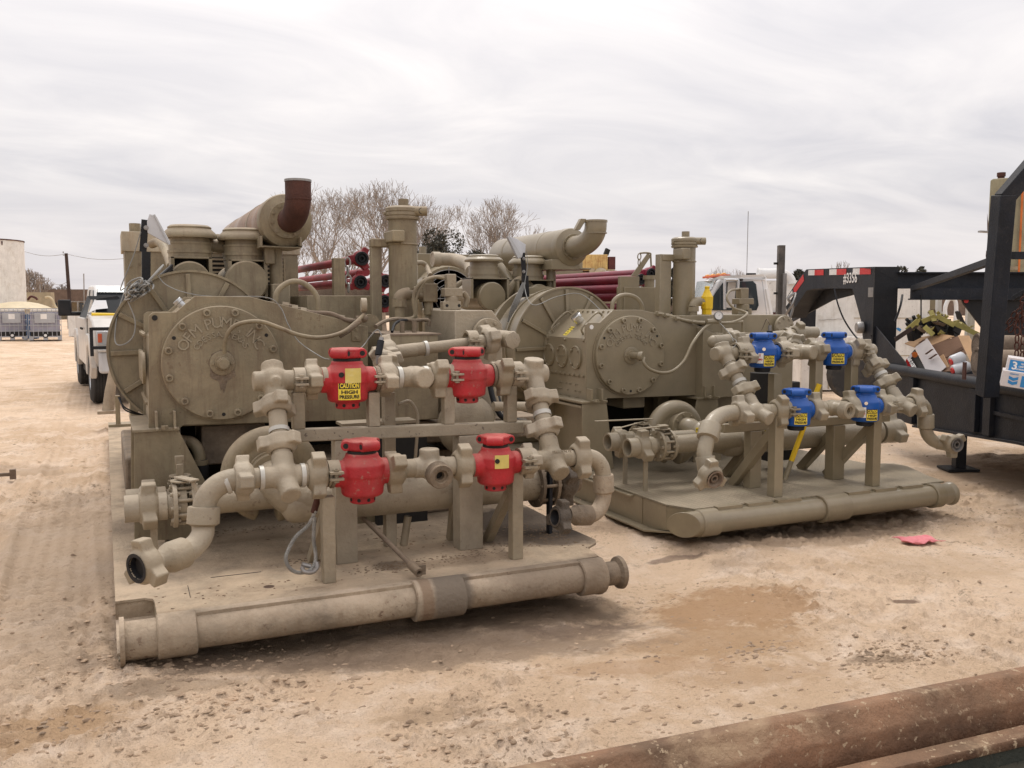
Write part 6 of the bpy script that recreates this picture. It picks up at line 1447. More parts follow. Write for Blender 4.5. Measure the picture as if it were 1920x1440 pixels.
for i, (x, y, ln, lab, end) in enumerate(((1219,513,5.0,'crimson pipe ending in a hammer union, topmost in the right rack',True),(1200,524,5.0,'crimson pipe with black-lined union, second from top in the right rack',True),
    (1195,541,4.0,'crimson pipe passing under the two long top ones in the right rack',False),(1195,556,3.2,'crimson pipe lying fourth down in the right rack',False),(1195,578,2.6,'crimson pipe at the bottom of the right rack',False))):
    iron(P(x, y, v=7.85), ln, .050, 'crimson', lab, G2, R(50+30*i), .9, end=end)
# wire rope sling beside the front post
o = root('wire_rope_sling', P(580,1065,z=.2), 'looped steel wire rope sling with crimped ferrule on the left skid deck', 'wire rope')
mt_ = [P(592,958,v=4.55), P(578,985,v=4.55), P(556,1005,v=4.52), P(541,1030,v=4.50), P(536,1050,v=4.47), P(546,1068,v=4.45), P(565,1074,v=4.45), P(585,1066,v=4.46), P(592,1045,v=4.48), P(588,1010,v=4.52), P(590,970,v=4.54)]
cl = catmull(mt_, 14)
for s in range(5):
    pts = []
    for i, q in enumerate(cl):
        d = (cl[min(i+1,len(cl)-1)]-cl[max(0,i-1)]).normalized(); _, x, y = frame(d); a = i*.55+s*2*math.pi/5
        pts.append(q+(x*math.cos(a)+y*math.sin(a))*.0052)
    m = MB(); m.tube(pts, .0048, 6); build(m, 'strand', 'rope', o)
m = MB(); m.tube([P(596,934,v=4.56), P(588,962,v=4.56)], .017, 16); build(m, 'ferrule', 'rust', o, .004)
m = MB(); m.tube([P(566,1064,v=4.44), P(571,1072,v=4.42), P(585,1073,v=4.42), P(594,1065,v=4.44), P(594,1055,v=4.46)], .011, 10, smooth=4); m.cyl(P(566,1058,v=4.47), P(582,1062,v=4.47), .012, n=8); build(m, 'rope_clip', 'steel', o)
# steel bar with a fitting lying against the stand
a, b = P(676,966,v=5.05), P(775,1054,v=4.36); b.z = .255
o = root('steel_rod', (a+b)/2, 'thin steel bar with a rusty nipple leaning across the left skid deck', 'rod')
m = MB(); m.cyl(a, b, .0135, n=16); build(m, 'shaft', 'pipe_dirty', o)
d = (b-a).normalized(); m = MB(); m.ring(b-d*.03, b+d*.07, .0235, .013, 20); m.box(b+d*.04+EX*.03, (.035,.01,.05)); build(m, 'end_fitting', 'greasy_shaded_tan', o)
# mud crumbs lying on the left deck
mb = MB(); gh = ground_h
ground_h = lambda X, Y: np.full(np.shape(X), .2)
rs = np.random.RandomState(15)
for (x, y, s1, s2, n) in ((740,1062,.10,.05,170),(860,1048,.18,.05,130),(500,990,.25,.04,120),(430,968,.2,.03,90),(570,1055,.06,.06,50),(1040,1000,.14,.12,260),(960,1020,.2,.08,120),(760,1000,.3,.15,120),(450,1110,.3,.08,60)):
    c = P(x, y, z=.2)
    for i in range(n):
        px_, py_ = c.x+rs.normal()*s1, c.y+rs.normal()*s2
        if .02 < px_ < 2.5 and py_ > 4.32: clod(px_, py_, rs.uniform(.002, .0065), rs.uniform(.5, 1))
ground_h = gh
o = build(mb, 'mud_crumbs', 'mud', raw=True, ang=25); tag(o, 'dried mud crumbs scattered over the left skid deck', 'mud', kind='stuff')
# rag, ring and shards
c = P(1722,1016,z=0); m = MB(); n = 22; rs = np.random.RandomState(4)
for j in range(n+1):
    for i in range(n+1):
        x, y = i/n-.5, j/n-.5; h = .018*abs(math.sin(7*x+3*y))+.012*abs(math.sin(6*y-4*x+1))+.004*math.sin(19*x+9*y); k = 1-.5*max(abs(x), abs(y))
        m.v.append((c.x+x*.24+.02*math.sin(8*y), c.y+y*.15+.015*math.sin(9*x)-x*.03, .004+h*k))
for j in range(n):
    for i in range(n): k = j*(n+1)+i; m.f.append((k, k+1, k+n+2, k+n+1))
o = build(m, 'rag', 'cloth_pink', raw=True, ang=80); s = o.modifiers.new('t', 'SOLIDIFY'); s.thickness = .003; tag(o, 'crumpled pink shop rag lying on the dirt', 'rag')
c = P(1116,1112,z=0); m = MB(); m.torus(c+EZ*.012, (.1,0,1), .042, .008, 28, 8); o = build(m, 'rubber_ring', 'pipe_dirty'); tag(o, 'small dirty seal ring on the ground under the front pipe end', 'seal ring')
m = MB(); m.bar(P(1660,1130,z=0)+EZ*.008, P(1722,1138,z=0)+EZ*.012, .05, .010, EZ); 
q = P(0,889,z=.03); m = MB(); m.bar(P(-40,893,z=.03), P(24,889,z=.03), .03, .03); m.box(P(24,889,z=.04), (.05,.05,.09)); o = build(m, 'steel_bar', 'pipe_dirty'); tag(o, 'short dark steel bar on the ground at the left edge', 'bar')
# ---- rusty beam with rounded lip across the near right corner, and the olive beam under it
def ln3(p0, p1, t): return p0+(p1-p0)*t
ZB = .30
q0 = P(935,1440,z=ZB); q1 = P(1920,1247,z=ZB); dB = (q1-q0).normalized(); q1 = q0+dB*((q1-q0).length+.8); q0 = q0-dB*.6
nB = Vector((dB.y,-dB.x,0))
def strip(prof, name, mt, lab, cat):
    m = MB(); n = 90; rs = np.random.RandomState(8); k = len(prof)
    for i in range(n+1):
        c = q0+(q1-q0)*(i/n)
        for (a, z) in prof: 
            j = (vnoise(np.array([i*.35]), np.array([a*40+z*30]), 7)[0]-.5)*.004; m.v.append(tuple(c+nB*(a+j)+EZ*(z-ZB+j)))
    for i in range(n):
        for j in range(k): jj = (j+1) % k; m.f.append((i*k+j, i*k+jj, (i+1)*k+jj, (i+1)*k+j))
    m.f.append(tuple(range(k-1,-1,-1))); m.f.append(tuple(n*k+j for j in range(k)))
    o = build(m, name, mt, ang=50); tag(o, lab, cat); return o
arc = [(0,ZB-.06),(0,ZB-.01),(.004,ZB-.003),(.010,ZB),(.050,ZB+.003),(.060,ZB+.001),(.068,ZB-.008),(.090,ZB-.034),(.108,ZB-.056)]
strip(arc+[(.116,ZB-.066),(.118,ZB-.155),(.160,ZB-.158),(.166,ZB-.118),(.170,ZB-.114),(.236,ZB-.112),(.240,ZB-.117),(.240,ZB-.140),(.234,ZB-.146),(.16,ZB-.17),(.0,ZB-.17)], 'channel_beam', 'beam_rust', 'rusty rolled steel beam crossing the near right corner', 'beam')
strip([(.228,ZB-.150),(.232,ZB-.195),(.50,ZB-.205),(.50,ZB-.29),(.0,ZB-.29),(.0,ZB-.176),(.16,ZB-.176)], 'support_plate', 'beam_green', 'dark olive steel plate below the rusty beam at the bottom right', 'plate')

# ================================================================ black gooseneck trailer, axes: across = x, along = y
TX = 4.12
o = root('gooseneck_trailer', F(5.2, 7.5), 'black gooseneck flatbed trailer numbered 3356 with pipe rail and headache rack', 'trailer')
def fb(m, p0, p1):
    p0, p1 = Vector(p0), Vector(p1); c = (p0+p1)/2; return m.box(F(*c), [abs(p1[i]-p0[i]) for i in range(3)], ROTF)
BK = 'black_old'
m = MB(); m.cyl(F(TX,2.2,.90), F(TX,9.9,.90), .055, n=24); build(m, 'side_rail', BK, o)
m = MB(); m.prism([F(TX+.01,y,z) for y,z in ((2.2,.62),(6.2,.52),(7.3,.48),(9.2,.36),(9.9,.36),(9.9,.88),(2.2,.88))], FX*.02); m.bar(F(TX+.03,7.3,.475), F(TX+.03,9.2,.355), .12, .02, EZ); m.bar(F(TX+.03,2.2,.615), F(TX+.03,7.3,.475), .12, .02, EZ); SPN = build(m, 'side_panel', BK, o)
for y in (9.2, 7.95, 7.7, 6.4, 5.2):
    m = MB(); fb(m, (TX-.035,y,.56 if y < 7 else .47 if y < 9 else .38), (TX+.01,y+.12,.85)); build(m, 'panel_rib', BK, o, .003)
for z in (.62,):
    m = MB(); fb(m, (TX-.012,2.2,z+.04), (TX+.01,7.7,z+.07)); build(m, 'panel_rib', BK, o)
m = MB(); fb(m, (TX-.0125,6.75,.60), (TX-.0115,7.05,.655)); build(m, 'reflector', 'sticker_white', SPN)
m = MB(); fb(m, (TX+.03,2.2,.74), (TX+2.3,9.9,.80)); build(m, 'bed', 'pipe_dirty', o)
m = MB(); fb(m, (TX+.03,9.75,.40), (TX+2.3,9.9,.88)); fb(m, (TX+2.25,2.2,.5), (TX+2.3,9.9,.88)); build(m, 'end_panel', BK, o)
m = MB(); fb(m, (4.27,8.62,.02), (4.37,8.71,.75)); fb(m, (4.17,8.55,.0), (4.47,8.80,.025)); build(m, 'landing_jack', 'black', o, .004)
# neck: column, sloping side plate, level arm
def neck(x0, name, lab):
    w = .25; N = []
    def poly(yz): return [F(x0, y, z) for y, z in yz]
    def YZ(px, py): 
        r = _ray(px, py); t = x0/( (px-960)/CAMF ); return (t*r[3], CAMH+r[2]*t)
    pts = [YZ(1640,500), YZ(1512,505), YZ(1499,520), YZ(1470,566), YZ(1480,596), YZ(1490,578), YZ(1512,545), YZ(1528,541), YZ(1598,541), YZ(1614,600), YZ(1625,700), (YZ(1635,735)[0], .80), (9.72, .80)]
    top0 = pts[0]; pts[-1] = (top0[0]-.0, .80)
    m = MB(); m.prism(poly(pts), FX*w); return build(m, 'gooseneck', BK, o, .004), pts
GN, gpts = neck(TX, 'gooseneck', '')
y0 = gpts[0][0]; print('neck y', gpts)
m = MB(); fb(m, (TX-.008, y0-.03, .82), (TX+w_ if (w_ := .26) else 0, y0, 2.02)); 
m.prism([F(TX-.012,y0-.03,1.99), F(TX-.012,y0+.3,2.02), F(TX+.262,y0+.3,2.02), F(TX+.262,y0-.03,1.84)], EZ*.008); build(m, 'column_face', 'black', GN)
zt = gpts[0][1]
m = MB(); m.prism([F(TX+.24, TX/((px-960)/CAMF)*1.0, 0)+EZ*0 for px in ()] or [ (lambda r,t: Vector((r[0]*t, r[1]*t, CAMH+r[2]*t)))(_ray(px,py), (TX+.24)/((px-960)/CAMF)) for px, py in ((1484,604),(1560,563),(1614,549),(1612,536),(1528,536),(1486,580))], FX*.02); build(m, 'neck_web', 'black', GN)
def tape(t0, t1, mt):     # conspicuity tape along the top edge of the neck
    ya, za = gpts[0]; yb, zb = gpts[1]; m = MB(); a = (ya+(yb-ya)*t0, za+(zb-za)*t0); b = (ya+(yb-ya)*t1, za+(zb-za)*t1)
    m.quad(F(TX-.0045,a[0],a[1]-.012), F(TX-.0045,b[0],b[1]-.012), F(TX-.0045,b[0],b[1]-.085), F(TX-.0045,a[0],a[1]-.085)); build(m, 'reflective_tape', mt, GN)
for t0, t1, c in ((.04,.18,'sticker_red'),(.18,.27,'sticker_white'),(.36,.50,'sticker_red'),(.50,.61,'sticker_white'),(.70,.85,'sticker_red'),(.85,.96,'sticker_white')): tape(t0, t1, c)
ya, za = gpts[1]; yb, zb = gpts[3]
for t0, t1, c in ((.12,.55,'sticker_red'),(.6,.98,'sticker_white')):
    m = MB(); a = (ya+(yb-ya)*t0, za+(zb-za)*t0); b = (ya+(yb-ya)*t1, za+(zb-za)*t1)
    m.quad(F(TX-.0045,a[0],a[1]-.01), F(TX-.0045,b[0],b[1]-.01), F(TX-.0045,b[0]-.05,b[1]-.1), F(TX-.0045,a[0]-.05,a[1]-.1)); build(m, 'reflective_tape', c, GN)
m = MB(); r = _ray(1595, 522); t = TX/((1595-960)/CAMF); text(m, '#3356', F(TX-.006, t*r[3], CAMH+r[2]*t), -FY, EZ, .175, .0015, .002); build(m, 'number_lettering', 'sticker_white', GN)
m = MB(); r = _ray(1634, 548); t = TX/((1634-960)/CAMF); q = F(TX-.006, t*r[3], CAMH+r[2]*t); m.box(q, (.003,.16,.11), ROTF); build(m, 'metal_plate', 'steel', GN)
r = _ray(1620,614); t = TX/((1620-960)/CAMF); q = F(TX-.02, t*r[3], CAMH+r[2]*t); m = MB(); m.lathe(q, -FX, [(0,.07),(.05,.07),(.07,.055),(.07,0)], 20, cap=False); build(m, 'work_lamp', 'steel', o)
m = MB(); fb(m, (TX+.25, 10.35, 1.79), (8.2, 10.39, 1.95)); fb(m, (TX+.25,10.28,1.945), (8.2,10.46,1.96)); fb(m, (TX+.25,10.28,1.775), (8.2,10.46,1.79)); build(m, 'header_beam', BK, o)
m = MB(); fb(m, (TX+.25, 9.95, 1.66), (8.2, 10.0, 1.77)); fb(m, (TX+.25,9.90,1.645), (8.2,10.05,1.66)); build(m, 'header_beam', BK, o)
gx2 = 5.9; m = MB(); m.prism([F(4.93,9.97,1.645), F(4.95,9.97,1.60), F(5.30,9.97,1.17), F(7.6,9.97,1.10), F(7.6,9.97,1.645)], FY*.03); GP = build(m, 'gusset_plate', 'black', o)
m = MB(); q = F(4.96,9.95,1.635); m.cyl(q, q-FY*.012, .025, n=16); build(m, 'marker_light', 'sticker_red', GP)
m = MB(); m.bar(F(TX+.1, y0-.05, .86), F(TX+.0, y0-.0, 1.25), .03, .02); m.prism([F(TX+.02,y0-.03,.86), F(TX+.02,y0-.9,.92), F(TX+.02,y0-.86,.98), F(TX+.02,y0-.03,1.35)], FX*.012); build(m, 'corner_brace', BK, o)
# headache rack upright
def AT(px, py, Y): r = _ray(px, py); t = Y/r[3]; return Vector((r[0]*t, r[1]*t, CAMH+r[2]*t))
a, b = AT(1852,708,7.35), AT(1882,366,7.15); m = MB(); m.bar(a-EZ*.15, b, .125, .15, FY); m.bar(b-EZ*.03, AT(1948,296,7.1), .12, .13, FY); RK = build(m, 'rack_upright', BK, o, .006)
m = MB(); m.bar(AT(1872,479,7.25), AT(1990,479,7.2), .03, .06, EZ); build(m, 'rack_rail', BK, o, .003)
m = MB(); m.bar(AT(1858,490,7.35), AT(1712,541,10.0), .05, .06, EZ); build(m, 'rack_brace', BK, o, .003)
m = MB(); m.bar(AT(1900,560,7.4), AT(1935,540,7.2), .03, .04, EZ); build(m, 'rack_brace', BK, o, .003)
for i, (px, Y) in enumerate(((1808,7.5),)):
    m = MB(); q = AT(px, 703, Y+.25); m.bar(q-EZ*.04, q+EZ*.11, .012, .05, FY); build(m, 'stake_stub', 'rust', o)
def wire(pts, r, mt, lab, cat, nm='cable', sm=6):
    m = MB(); m.tube(pts, r, 6, smooth=sm); q = build(m, nm, mt); tag(q, lab, cat); return q
wire([AT(1564,540,10.9), AT(1571,570,10.8), AT(1582,598,10.7), AT(1597,622,10.6), AT(1612,640,10.4)], .010, 'black', 'dark cable sagging from the underside of the trailer neck', 'cable')
wire([AT(1692,553,9.9), AT(1689,570,9.8), AT(1683,590,9.8), AT(1678,602,9.8)], .012, 'black', 'short black cable hanging right of the trailer neck column', 'cable')
wire([AT(1727,553,9.9), AT(1727,607,9.9)], .008, 'black', 'straight black line hanging from the trailer header beam', 'cable')
wire([AT(1480,600,12.6), AT(1487,575,12.6), AT(1478,560,12.6), AT(1492,550,12.6), AT(1486,570,12.5), AT(1474,590,12.6), AT(1482,602,12.6)], .018, 'steel', 'tangle of safety chain at the trailer coupler', 'chain', 'safety_chain')
# cargo: cardboard boxes, pipes, straps, chains
def carton(name, c, sx, sy, sz, Mr, lab, outer, inner, open_top=True, th=.006):
    o2 = root(name, c, lab, 'box'); c = Vector(c)
    def W(x, y, z): return c+Mr.to_3x3() @ Vector((x, y, z))
    def panel(pts, nrm, nm, mt, par=o2):
        m = MB(); m.prism([W(*q) for q in pts], Mr.to_3x3() @ (Vector(nrm)*th)); return build(m, nm, mt, par)
    hx, hy, hz = sx/2, sy/2, sz/2
    panel([(-hx,-hy,-hz),(hx,-hy,-hz),(hx,hy,-hz),(-hx,hy,-hz)], (0,0,1), 'bottom_panel', inner)
    panel([(-hx,-hy,-hz),(hx,-hy,-hz),(hx,-hy,hz),(-hx,-hy,hz)], (0,1,0), 'side_panel', outer)
    panel([(-hx,hy,-hz),(hx,hy,-hz),(hx,hy,hz),(-hx,hy,hz)], (0,-1,0), 'side_panel', inner)
    panel([(-hx,-hy,-hz),(-hx,hy,-hz),(-hx,hy,hz),(-hx,-hy,hz)], (1,0,0), 'side_panel', outer)
    panel([(hx,-hy,-hz),(hx,hy,-hz),(hx,hy,hz),(hx,-hy,hz)], (-1,0,0), 'side_panel', inner)
    return o2, W, panel
# oil carton tipped over
Yc = 8.25
c = AT(1778,690,9.189)
mo = root('oil_carton', c, 'torn open cardboard oil carton with white side lying on the trailer', 'box')
def poly_at(pts, th, nm, mt, par):
    q = [AT(x, y, Y) for x, y, Y in pts]; m = MB(); n = (q[1]-q[0]).cross(q[2]-q[0]).normalized(); m.prism(q, n*th); return build(m, nm, mt, par)
wp = poly_at([(1716,651,9.624),(1738,634,9.477),(1774,688,8.871),(1762,698,8.923),(1737,697,9.209)], .005, 'white_flap', 'card_white', mo)
for a, b in (((1736,664),(1748,655)),((1743,673),(1756,664)),((1724,643),(1733,637))):
    m = MB(); p0, p1 = AT(a[0],a[1],7140/(a[0]-960)+.07), AT(b[0],b[1],7140/(b[0]-960)+.07); m.bar(p0, p1, .022, .006, FY); build(m, 'hand_hole', 'card_in', wp)
ep = poly_at([(1690,686,9.881),(1715,655,9.653),(1737,697,9.225),(1693,697,9.801)], .005, 'printed_end', 'sticker_black', mo)
poly_at([(1694,688,9.816),(1700,672,9.773),(1712,694,9.559),(1697,694,9.756)], .002, 'red_print', 'sticker_red', ep)
poly_at([(1690,686,9.869),(1708,663,9.697),(1711,667,9.647),(1694,690,9.804)], .002, 'white_print', 'card_white', ep)
m = MB(); p0 = AT(1711,684,9.50); exv = (AT(1719,697,9.451)-AT(1704,672,9.721)).normalized(); text(m, 'ROTELLA', p0, exv, (-FY).cross(exv), .07, .002, .002); build(m, 'lettering', 'sticker_white', ep)
m = MB(); q = AT(1715,665,9.52); m.lathe(q, -FY, [(0,.032),(.004,.032)], 8); build(m, 'printed_emblem', 'orange', ep)
poly_at([(1696,644,10.041),(1715,634,10.037),(1765,626,9.69),(1790,630,9.422),(1740,650,9.494),(1714,651,9.729)], .006, 'top_flap', 'cardboard', mo)
poly_at([(1745,648,9.476),(1796,630,9.401),(1815,660,9.171),(1780,690,9.127),(1762,676,9.243)], .006, 'inner_wall', 'card_in', mo)
poly_at([(1796,629,9.121),(1817,629,8.991),(1842,677,8.555),(1824,688,8.524)], .006, 'right_flap', 'cardboard', mo)
poly_at([(1763,697,8.952),(1800,664,8.84),(1826,688,8.505),(1818,694,8.462)], .01, 'bottom_panel', 'card_in', mo)
poly_at([(1762,668,9.123),(1803,650,8.97),(1806,655,8.94),(1768,673,9.057)], .01, 'divider', 'card_in', mo)
poly_at([(1762,668,9.083),(1768,664,9.033),(1779,688,8.858),(1773,691,8.906)], .008, 'divider', 'cardboard', mo)
for (a, b, lab) in ((AT(1783,678,8.5), AT(1808,668,8.5), 'white oil jug with red cap in the open carton'), (AT(1786,695,8.45), AT(1818,686,8.45), 'white oil jug lying lowest in the open carton')):
    d = (b-a).normalized(); ob = root('oil_jug', (a+b)/2, lab, 'bottle'); m = MB(); m.lathe(a, d, [(0,.02),(.0,.045),(.02,.055),((b-a).length-.02,.055),((b-a).length,.04)], 12); build(m, 'jug_body', 'bottle', ob, .006)
    m = MB(); m.lathe(a-d*.012-FY*.01, d, [(0,.0),(0,.030),(.02,.032)], 16, cap=False); build(m, 'cap', 'sticker_red', ob)
# blue and white cartons at the right edge
def tilted(px, py, Y, sx, sy, sz, lab, mtop):
    c = AT(px, py, Y); Mr = ROTF @ Matrix.Rotation(R(-28),4,'Z') @ Matrix.Rotation(R(8),4,'Y'); ob = root('oil_carton', c, lab, 'box')
    m = MB(); m.box(c, (sx,sy,sz), Mr); bx = build(m, 'carton_body', 'card_white', ob, .004)
    return c, Mr.to_3x3(), ob, bx
c, Mr, ob, bx = tilted(1948,691,6.6,.42,.3,.115,'blue and white cardboard carton marked 3, upper at the right edge','')
f3 = lambda x, y, z: c+Mr @ Vector((x,y,z))
m = MB(); m.quad(f3(-.195,-.1515,-.04), f3(.2,-.1515,-.04), f3(.2,-.1515,.042), f3(-.195,-.1515,.042)); bp = build(m, 'blue_print', 'card_blue', bx)
m = MB(); text(m, '3', f3(-.160,-.153,0), Mr @ EX, Mr @ EZ, .078, .0005, .002); 
for k, wd in enumerate(('YEAR', 'LIMITED', 'WARRANTY')): text(m, wd, f3(-.105,-.153,.020-.020*k), Mr @ EX, Mr @ EZ, .016, .0004, .0005)
build(m, 'lettering', 'sticker_white', bp)
c, Mr, ob, bx = tilted(1944,716,6.55,.46,.3,.115,'white cardboard carton with blue chevron emblem, lower at the right edge','')
f3 = lambda x, y, z: c+Mr @ Vector((x,y,z))
m = MB()
for dz in (.012, -.018):
    m.prism([f3(-.185,-.1515,dz+.012), f3(-.155,-.1515,dz+.0), f3(-.125,-.1515,dz+.012), f3(-.125,-.1515,dz-.010), f3(-.155,-.1515,dz-.022), f3(-.185,-.1515,dz-.010)], Mr @ Vector((0,-.001,0)))
m.quad(f3(-.105,-.1515,-.045), f3(.22,-.1515,-.045), f3(.22,-.1515,.035), f3(-.105,-.1515,.035)); bp = build(m, 'blue_print', 'card_blue', bx)
m = MB(); text(m, 'UP TO', f3(-.06,-.153,.005), Mr @ EX, Mr @ EZ, .018, .0004, .0005); text(m, '5', f3(-.005,-.153,-.005), Mr @ EX, Mr @ EZ, .06, .0005, .002); build(m, 'lettering', 'sticker_white', bp)
m = MB(); text(m, 'Chevron', f3(-.155,-.153,.040), Mr @ EX, Mr @ EZ, .016, .0004, .0004); build(m, 'lettering', 'card_blue', bx)
# dirty pipes lying on the bed
for i, (x, y, Y, r, lab) in enumerate(((1890,646,8.3,.10,'dirty thick pipe on the trailer bed, upper one right of the rack upright'),(1890,676,8.0,.11,'dirty thick pipe on the trailer bed, lower one right of the rack upright'),(1828,655,8.9,.09,'dirty pipe on the trailer bed behind the open carton'))):
    a = AT(x-(60 if i < 2 else 4), y+2, Y+.2); b = AT(x+130, y+4, Y+.1); m = MB(); m.cyl(a, b, r, n=24); m.ring(a-(b-a).normalized()*.0, a+(b-a).normalized()*.12, r*1.15, r*.8, 24); ob = build(m, 'dirty_pipe', 'pipe_dirty'); tag(ob, lab, 'pipe', 'dirty pipes on the trailer bed')
for i, (a, b, lab) in enumerate(((AT(1925,545,7.1), AT(1905,600,7.3),'rusty chain hanging steeply right of the rack upright'), (AT(1905,585,7.3), AT(1882,618,7.4),'rusty chain slanting down behind the rack upright'), (AT(1908,600,7.3), AT(1906,670,7.3),'rusty chain hanging straight down over the dirty pipes'))):
    for j in range(3 if i == 2 else 2):
        ch = chain(None, a+FX*.05*j, b+FX*.045*j-EZ*.02*j, .011, 'rust'); tag(ch, lab+(', leftmost strand', ', next strand to the right', ', rightmost strand')[j], 'chain', 'rusty chains by the rack upright')
m = MB(); fb(m, (TX+.15,8.2,.80), (TX+1.1,9.6,.86)); ob = build(m, 'wooden_board', 'pole_wood'); tag(ob, 'dark wooden board on the trailer bed under the cartons', 'board')
# heap of yellow ratchet straps
rs = np.random.RandomState(12)
sh = root('strap_pile', AT(1745,615,9.7), 'heap of dirty yellow ratchet straps and black buckles on the trailer', 'straps')
for k in range(16):
    x0, y0_ = rs.uniform(1715,1790), rs.uniform(588,622); pts = [AT(x0,y0_,9.7)]
    for j in range(5): x0 += rs.uniform(-12,14); y0_ += rs.uniform(-9,9); pts.append(AT(x0, min(628,max(578,y0_)), 9.7+rs.uniform(-.1,.15)))
    cc = catmull(pts, 4); m = MB()
    for i in range(len(cc)-1): m.bar(cc[i], cc[i+1], .034, .005, FY+EZ*.5)
    build(m, 'strap', 'yellow_old' if k % 3 else 'pipe_dirty', sh)
for (a, b) in (((1729,603),(1755,592)),((1756,592),(1790,610)),((1733,612),(1750,628)),((1790,606),(1835,628)),((1718,610),(1678,637)),((1745,582),(1752,602)),((1700,619),(1722,600))):
    m = MB(); m.bar(AT(*a,9.55), AT(*b,9.5), .05, .008, FY+EZ*.3); build(m, 'strap', 'yellow_old' if a[0] != 1718 else 'pole_wood', sh)
for k in range(14):
    m = MB(); q = AT(rs.uniform(1705,1795), rs.uniform(600,628), 9.75); m.box(q, (rs.uniform(.05,.16),.08,rs.uniform(.05,.14)), Matrix.Rotation(rs.uniform(0,3),4,'Y')); m.cyl(q, q+Vector((rs.uniform(-.1,.1),0,rs.uniform(-.1,.1))), .02, n=8); build(m, 'ratchet', 'black', sh, .008)

# ================================================================ beyond the skids
def fbx(o, nm, mt, p0, p1, bev=0, lab=None):
    m = MB(); fb(m, p0, p1); return build(m, nm, mt, o, bev, lab=lab)
# ---- white pickup behind the left skid, facing the camera
o = PK = root('pickup_truck', (-.22, 15.55, 0), 'white pickup truck with black tow mirror and grille guard, parked beyond the left skid', 'truck')
uL, uR, vF = -.22, 1.80, 15.55
m = MB()
sec = [(vF+.02,.62),(vF-.02,.95),(vF+.03,1.22),(vF+.35,1.34),(vF+1.35,1.42),(vF+1.5,1.42),(vF+5.6,1.42),(vF+5.7,.62)]
m.prism([Vector((uL+.06,v,z)) for v,z in sec], EX*(uR-uL-.12)); build(m, 'body', 'white_dirty', o, .03)
for k, vv in enumerate((vF+.62, vF+4.45)):
    for u0, s in ((uL, 1), (uR-.02, -1)):
        m = MB(); pts = []
        for i in range(13):
            a = math.pi*i/12; pts.append(Vector((u0, vv-math.cos(a)*.52, .42+math.sin(a)*.52)))
        outer = [Vector((u0, vv+.66,.50)), Vector((u0, vv+.62,1.0)), Vector((u0, vv+.3,1.12)), Vector((u0, vv-.3,1.12)), Vector((u0, vv-.55,1.0)), Vector((u0, vv-.62,.60))]
        m.prism(pts+outer, EX*.10*s); build(m, 'fender', 'white_dirty', o, .02)
m = MB(); m.bb((uL+.02,vF+1.3,.55),(uL+.06,vF+3.8,1.36)); build(m, 'door', 'white_dirty', o, .02)
for dv in (0,.12): 
    m = MB(); m.box((uL-.01, vF+1.7+dv*3, 1.18), (.03,.09,.035)); build(m, 'door_handle', 'black', o, .005)
cab = [(vF+1.35,1.42),(vF+1.95,1.86),(vF+2.15,1.93),(vF+3.6,1.95),(vF+4.0,1.86),(vF+4.1,1.42)]
m = MB(); m.prism([Vector((uL+.18+(z-1.42)*.1,v,z)) for v,z in cab], EX*(uR-uL-.38)); build(m, 'cab', 'white', o, .03)
m = MB(); m.prism([Vector((uL+.19,vF+1.36,1.44)),Vector((uR-.19,vF+1.36,1.44)),Vector((uR-.26,vF+1.91,1.85)),Vector((uL+.26,vF+1.91,1.85))], Vector((0,-.012,.012))); WS = build(m, 'windshield', 'windshield', o)
m = MB(); m.prism([Vector((uL+.26,vF+1.80,1.785)),Vector((uR-.26,vF+1.80,1.785)),Vector((uR-.27,vF+1.91,1.86)),Vector((uL+.27,vF+1.91,1.86))], Vector((0,-.02,.02))); build(m, 'sky_reflection', 'glass_strip', WS)  # lighter strip paints the sky reflected in the upper windshield
m = MB(); m.prism([Vector((uL+.175,vF+1.75,1.46)),Vector((uL+.22,vF+2.1,1.84)),Vector((uL+.23,vF+2.9,1.86)),Vector((uL+.175,vF+2.95,1.46))], EX*-.012); build(m, 'side_window', 'glass', o)
m = MB(); m.prism([Vector((uL+.175,vF+3.05,1.46)),Vector((uL+.22,vF+3.05,1.86)),Vector((uL+.22,vF+3.7,1.84)),Vector((uL+.175,vF+3.85,1.46))], EX*-.012); build(m, 'side_window', 'glass', o)
# tow mirror
m = MB(); a = P(134,577,v=vF+1.5); m.box(a, (.20,.10,.27)); m.bar(a+Vector((.06,0,-.1)), P(174,588,v=vF+1.6), .08, .07); build(m, 'tow_mirror', 'black', o, .02)
# front end
m = MB(); m.bb((uL+.12,vF-.14,.52),(uR-.12,vF+.1,.86)); build(m, 'bumper', 'plastic_grey', o, .04)
m = MB(); m.bb((uL+.12,vF-.15,.86),(uR-.12,vF+.02,.89)); build(m, 'bumper_trim', 'white', o, .005)
for u0 in (uL+.10, uR-.45):
    m = MB(); m.bb((u0,vF-.04,.96),(u0+.34,vF+.04,1.18)); HL = build(m, 'headlight', 'lamp_glass', o, .02)
    m = MB(); m.bb((u0+.02,vF-.05,1.0),(u0+.08,vF-.035,1.14)); build(m, 'turn_lens', 'orange_lens', HL, .01)
m = MB(); m.bb((uL+.46,vF-.05,.92),(uR-.46,vF+.02,1.24)); build(m, 'grille', 'chrome', o, .01)
m = MB()
for u0 in (uL+.02, uL+.42, uR-.42): m.bar((u0,vF-.22,.80), (u0,vF-.2,1.24), .05, .05)
m.bar((uL+.02,vF-.22,1.22),(uR,vF-.22,1.22),.05,.05); m.bar((uL+.02,vF-.22,.93),(uR,vF-.22,.93),.05,.05); m.bb((uL+.30,vF-.2,1.22),(uR-.3,vF-.14,1.30)); build(m, 'grille_guard', 'black', o, .008)
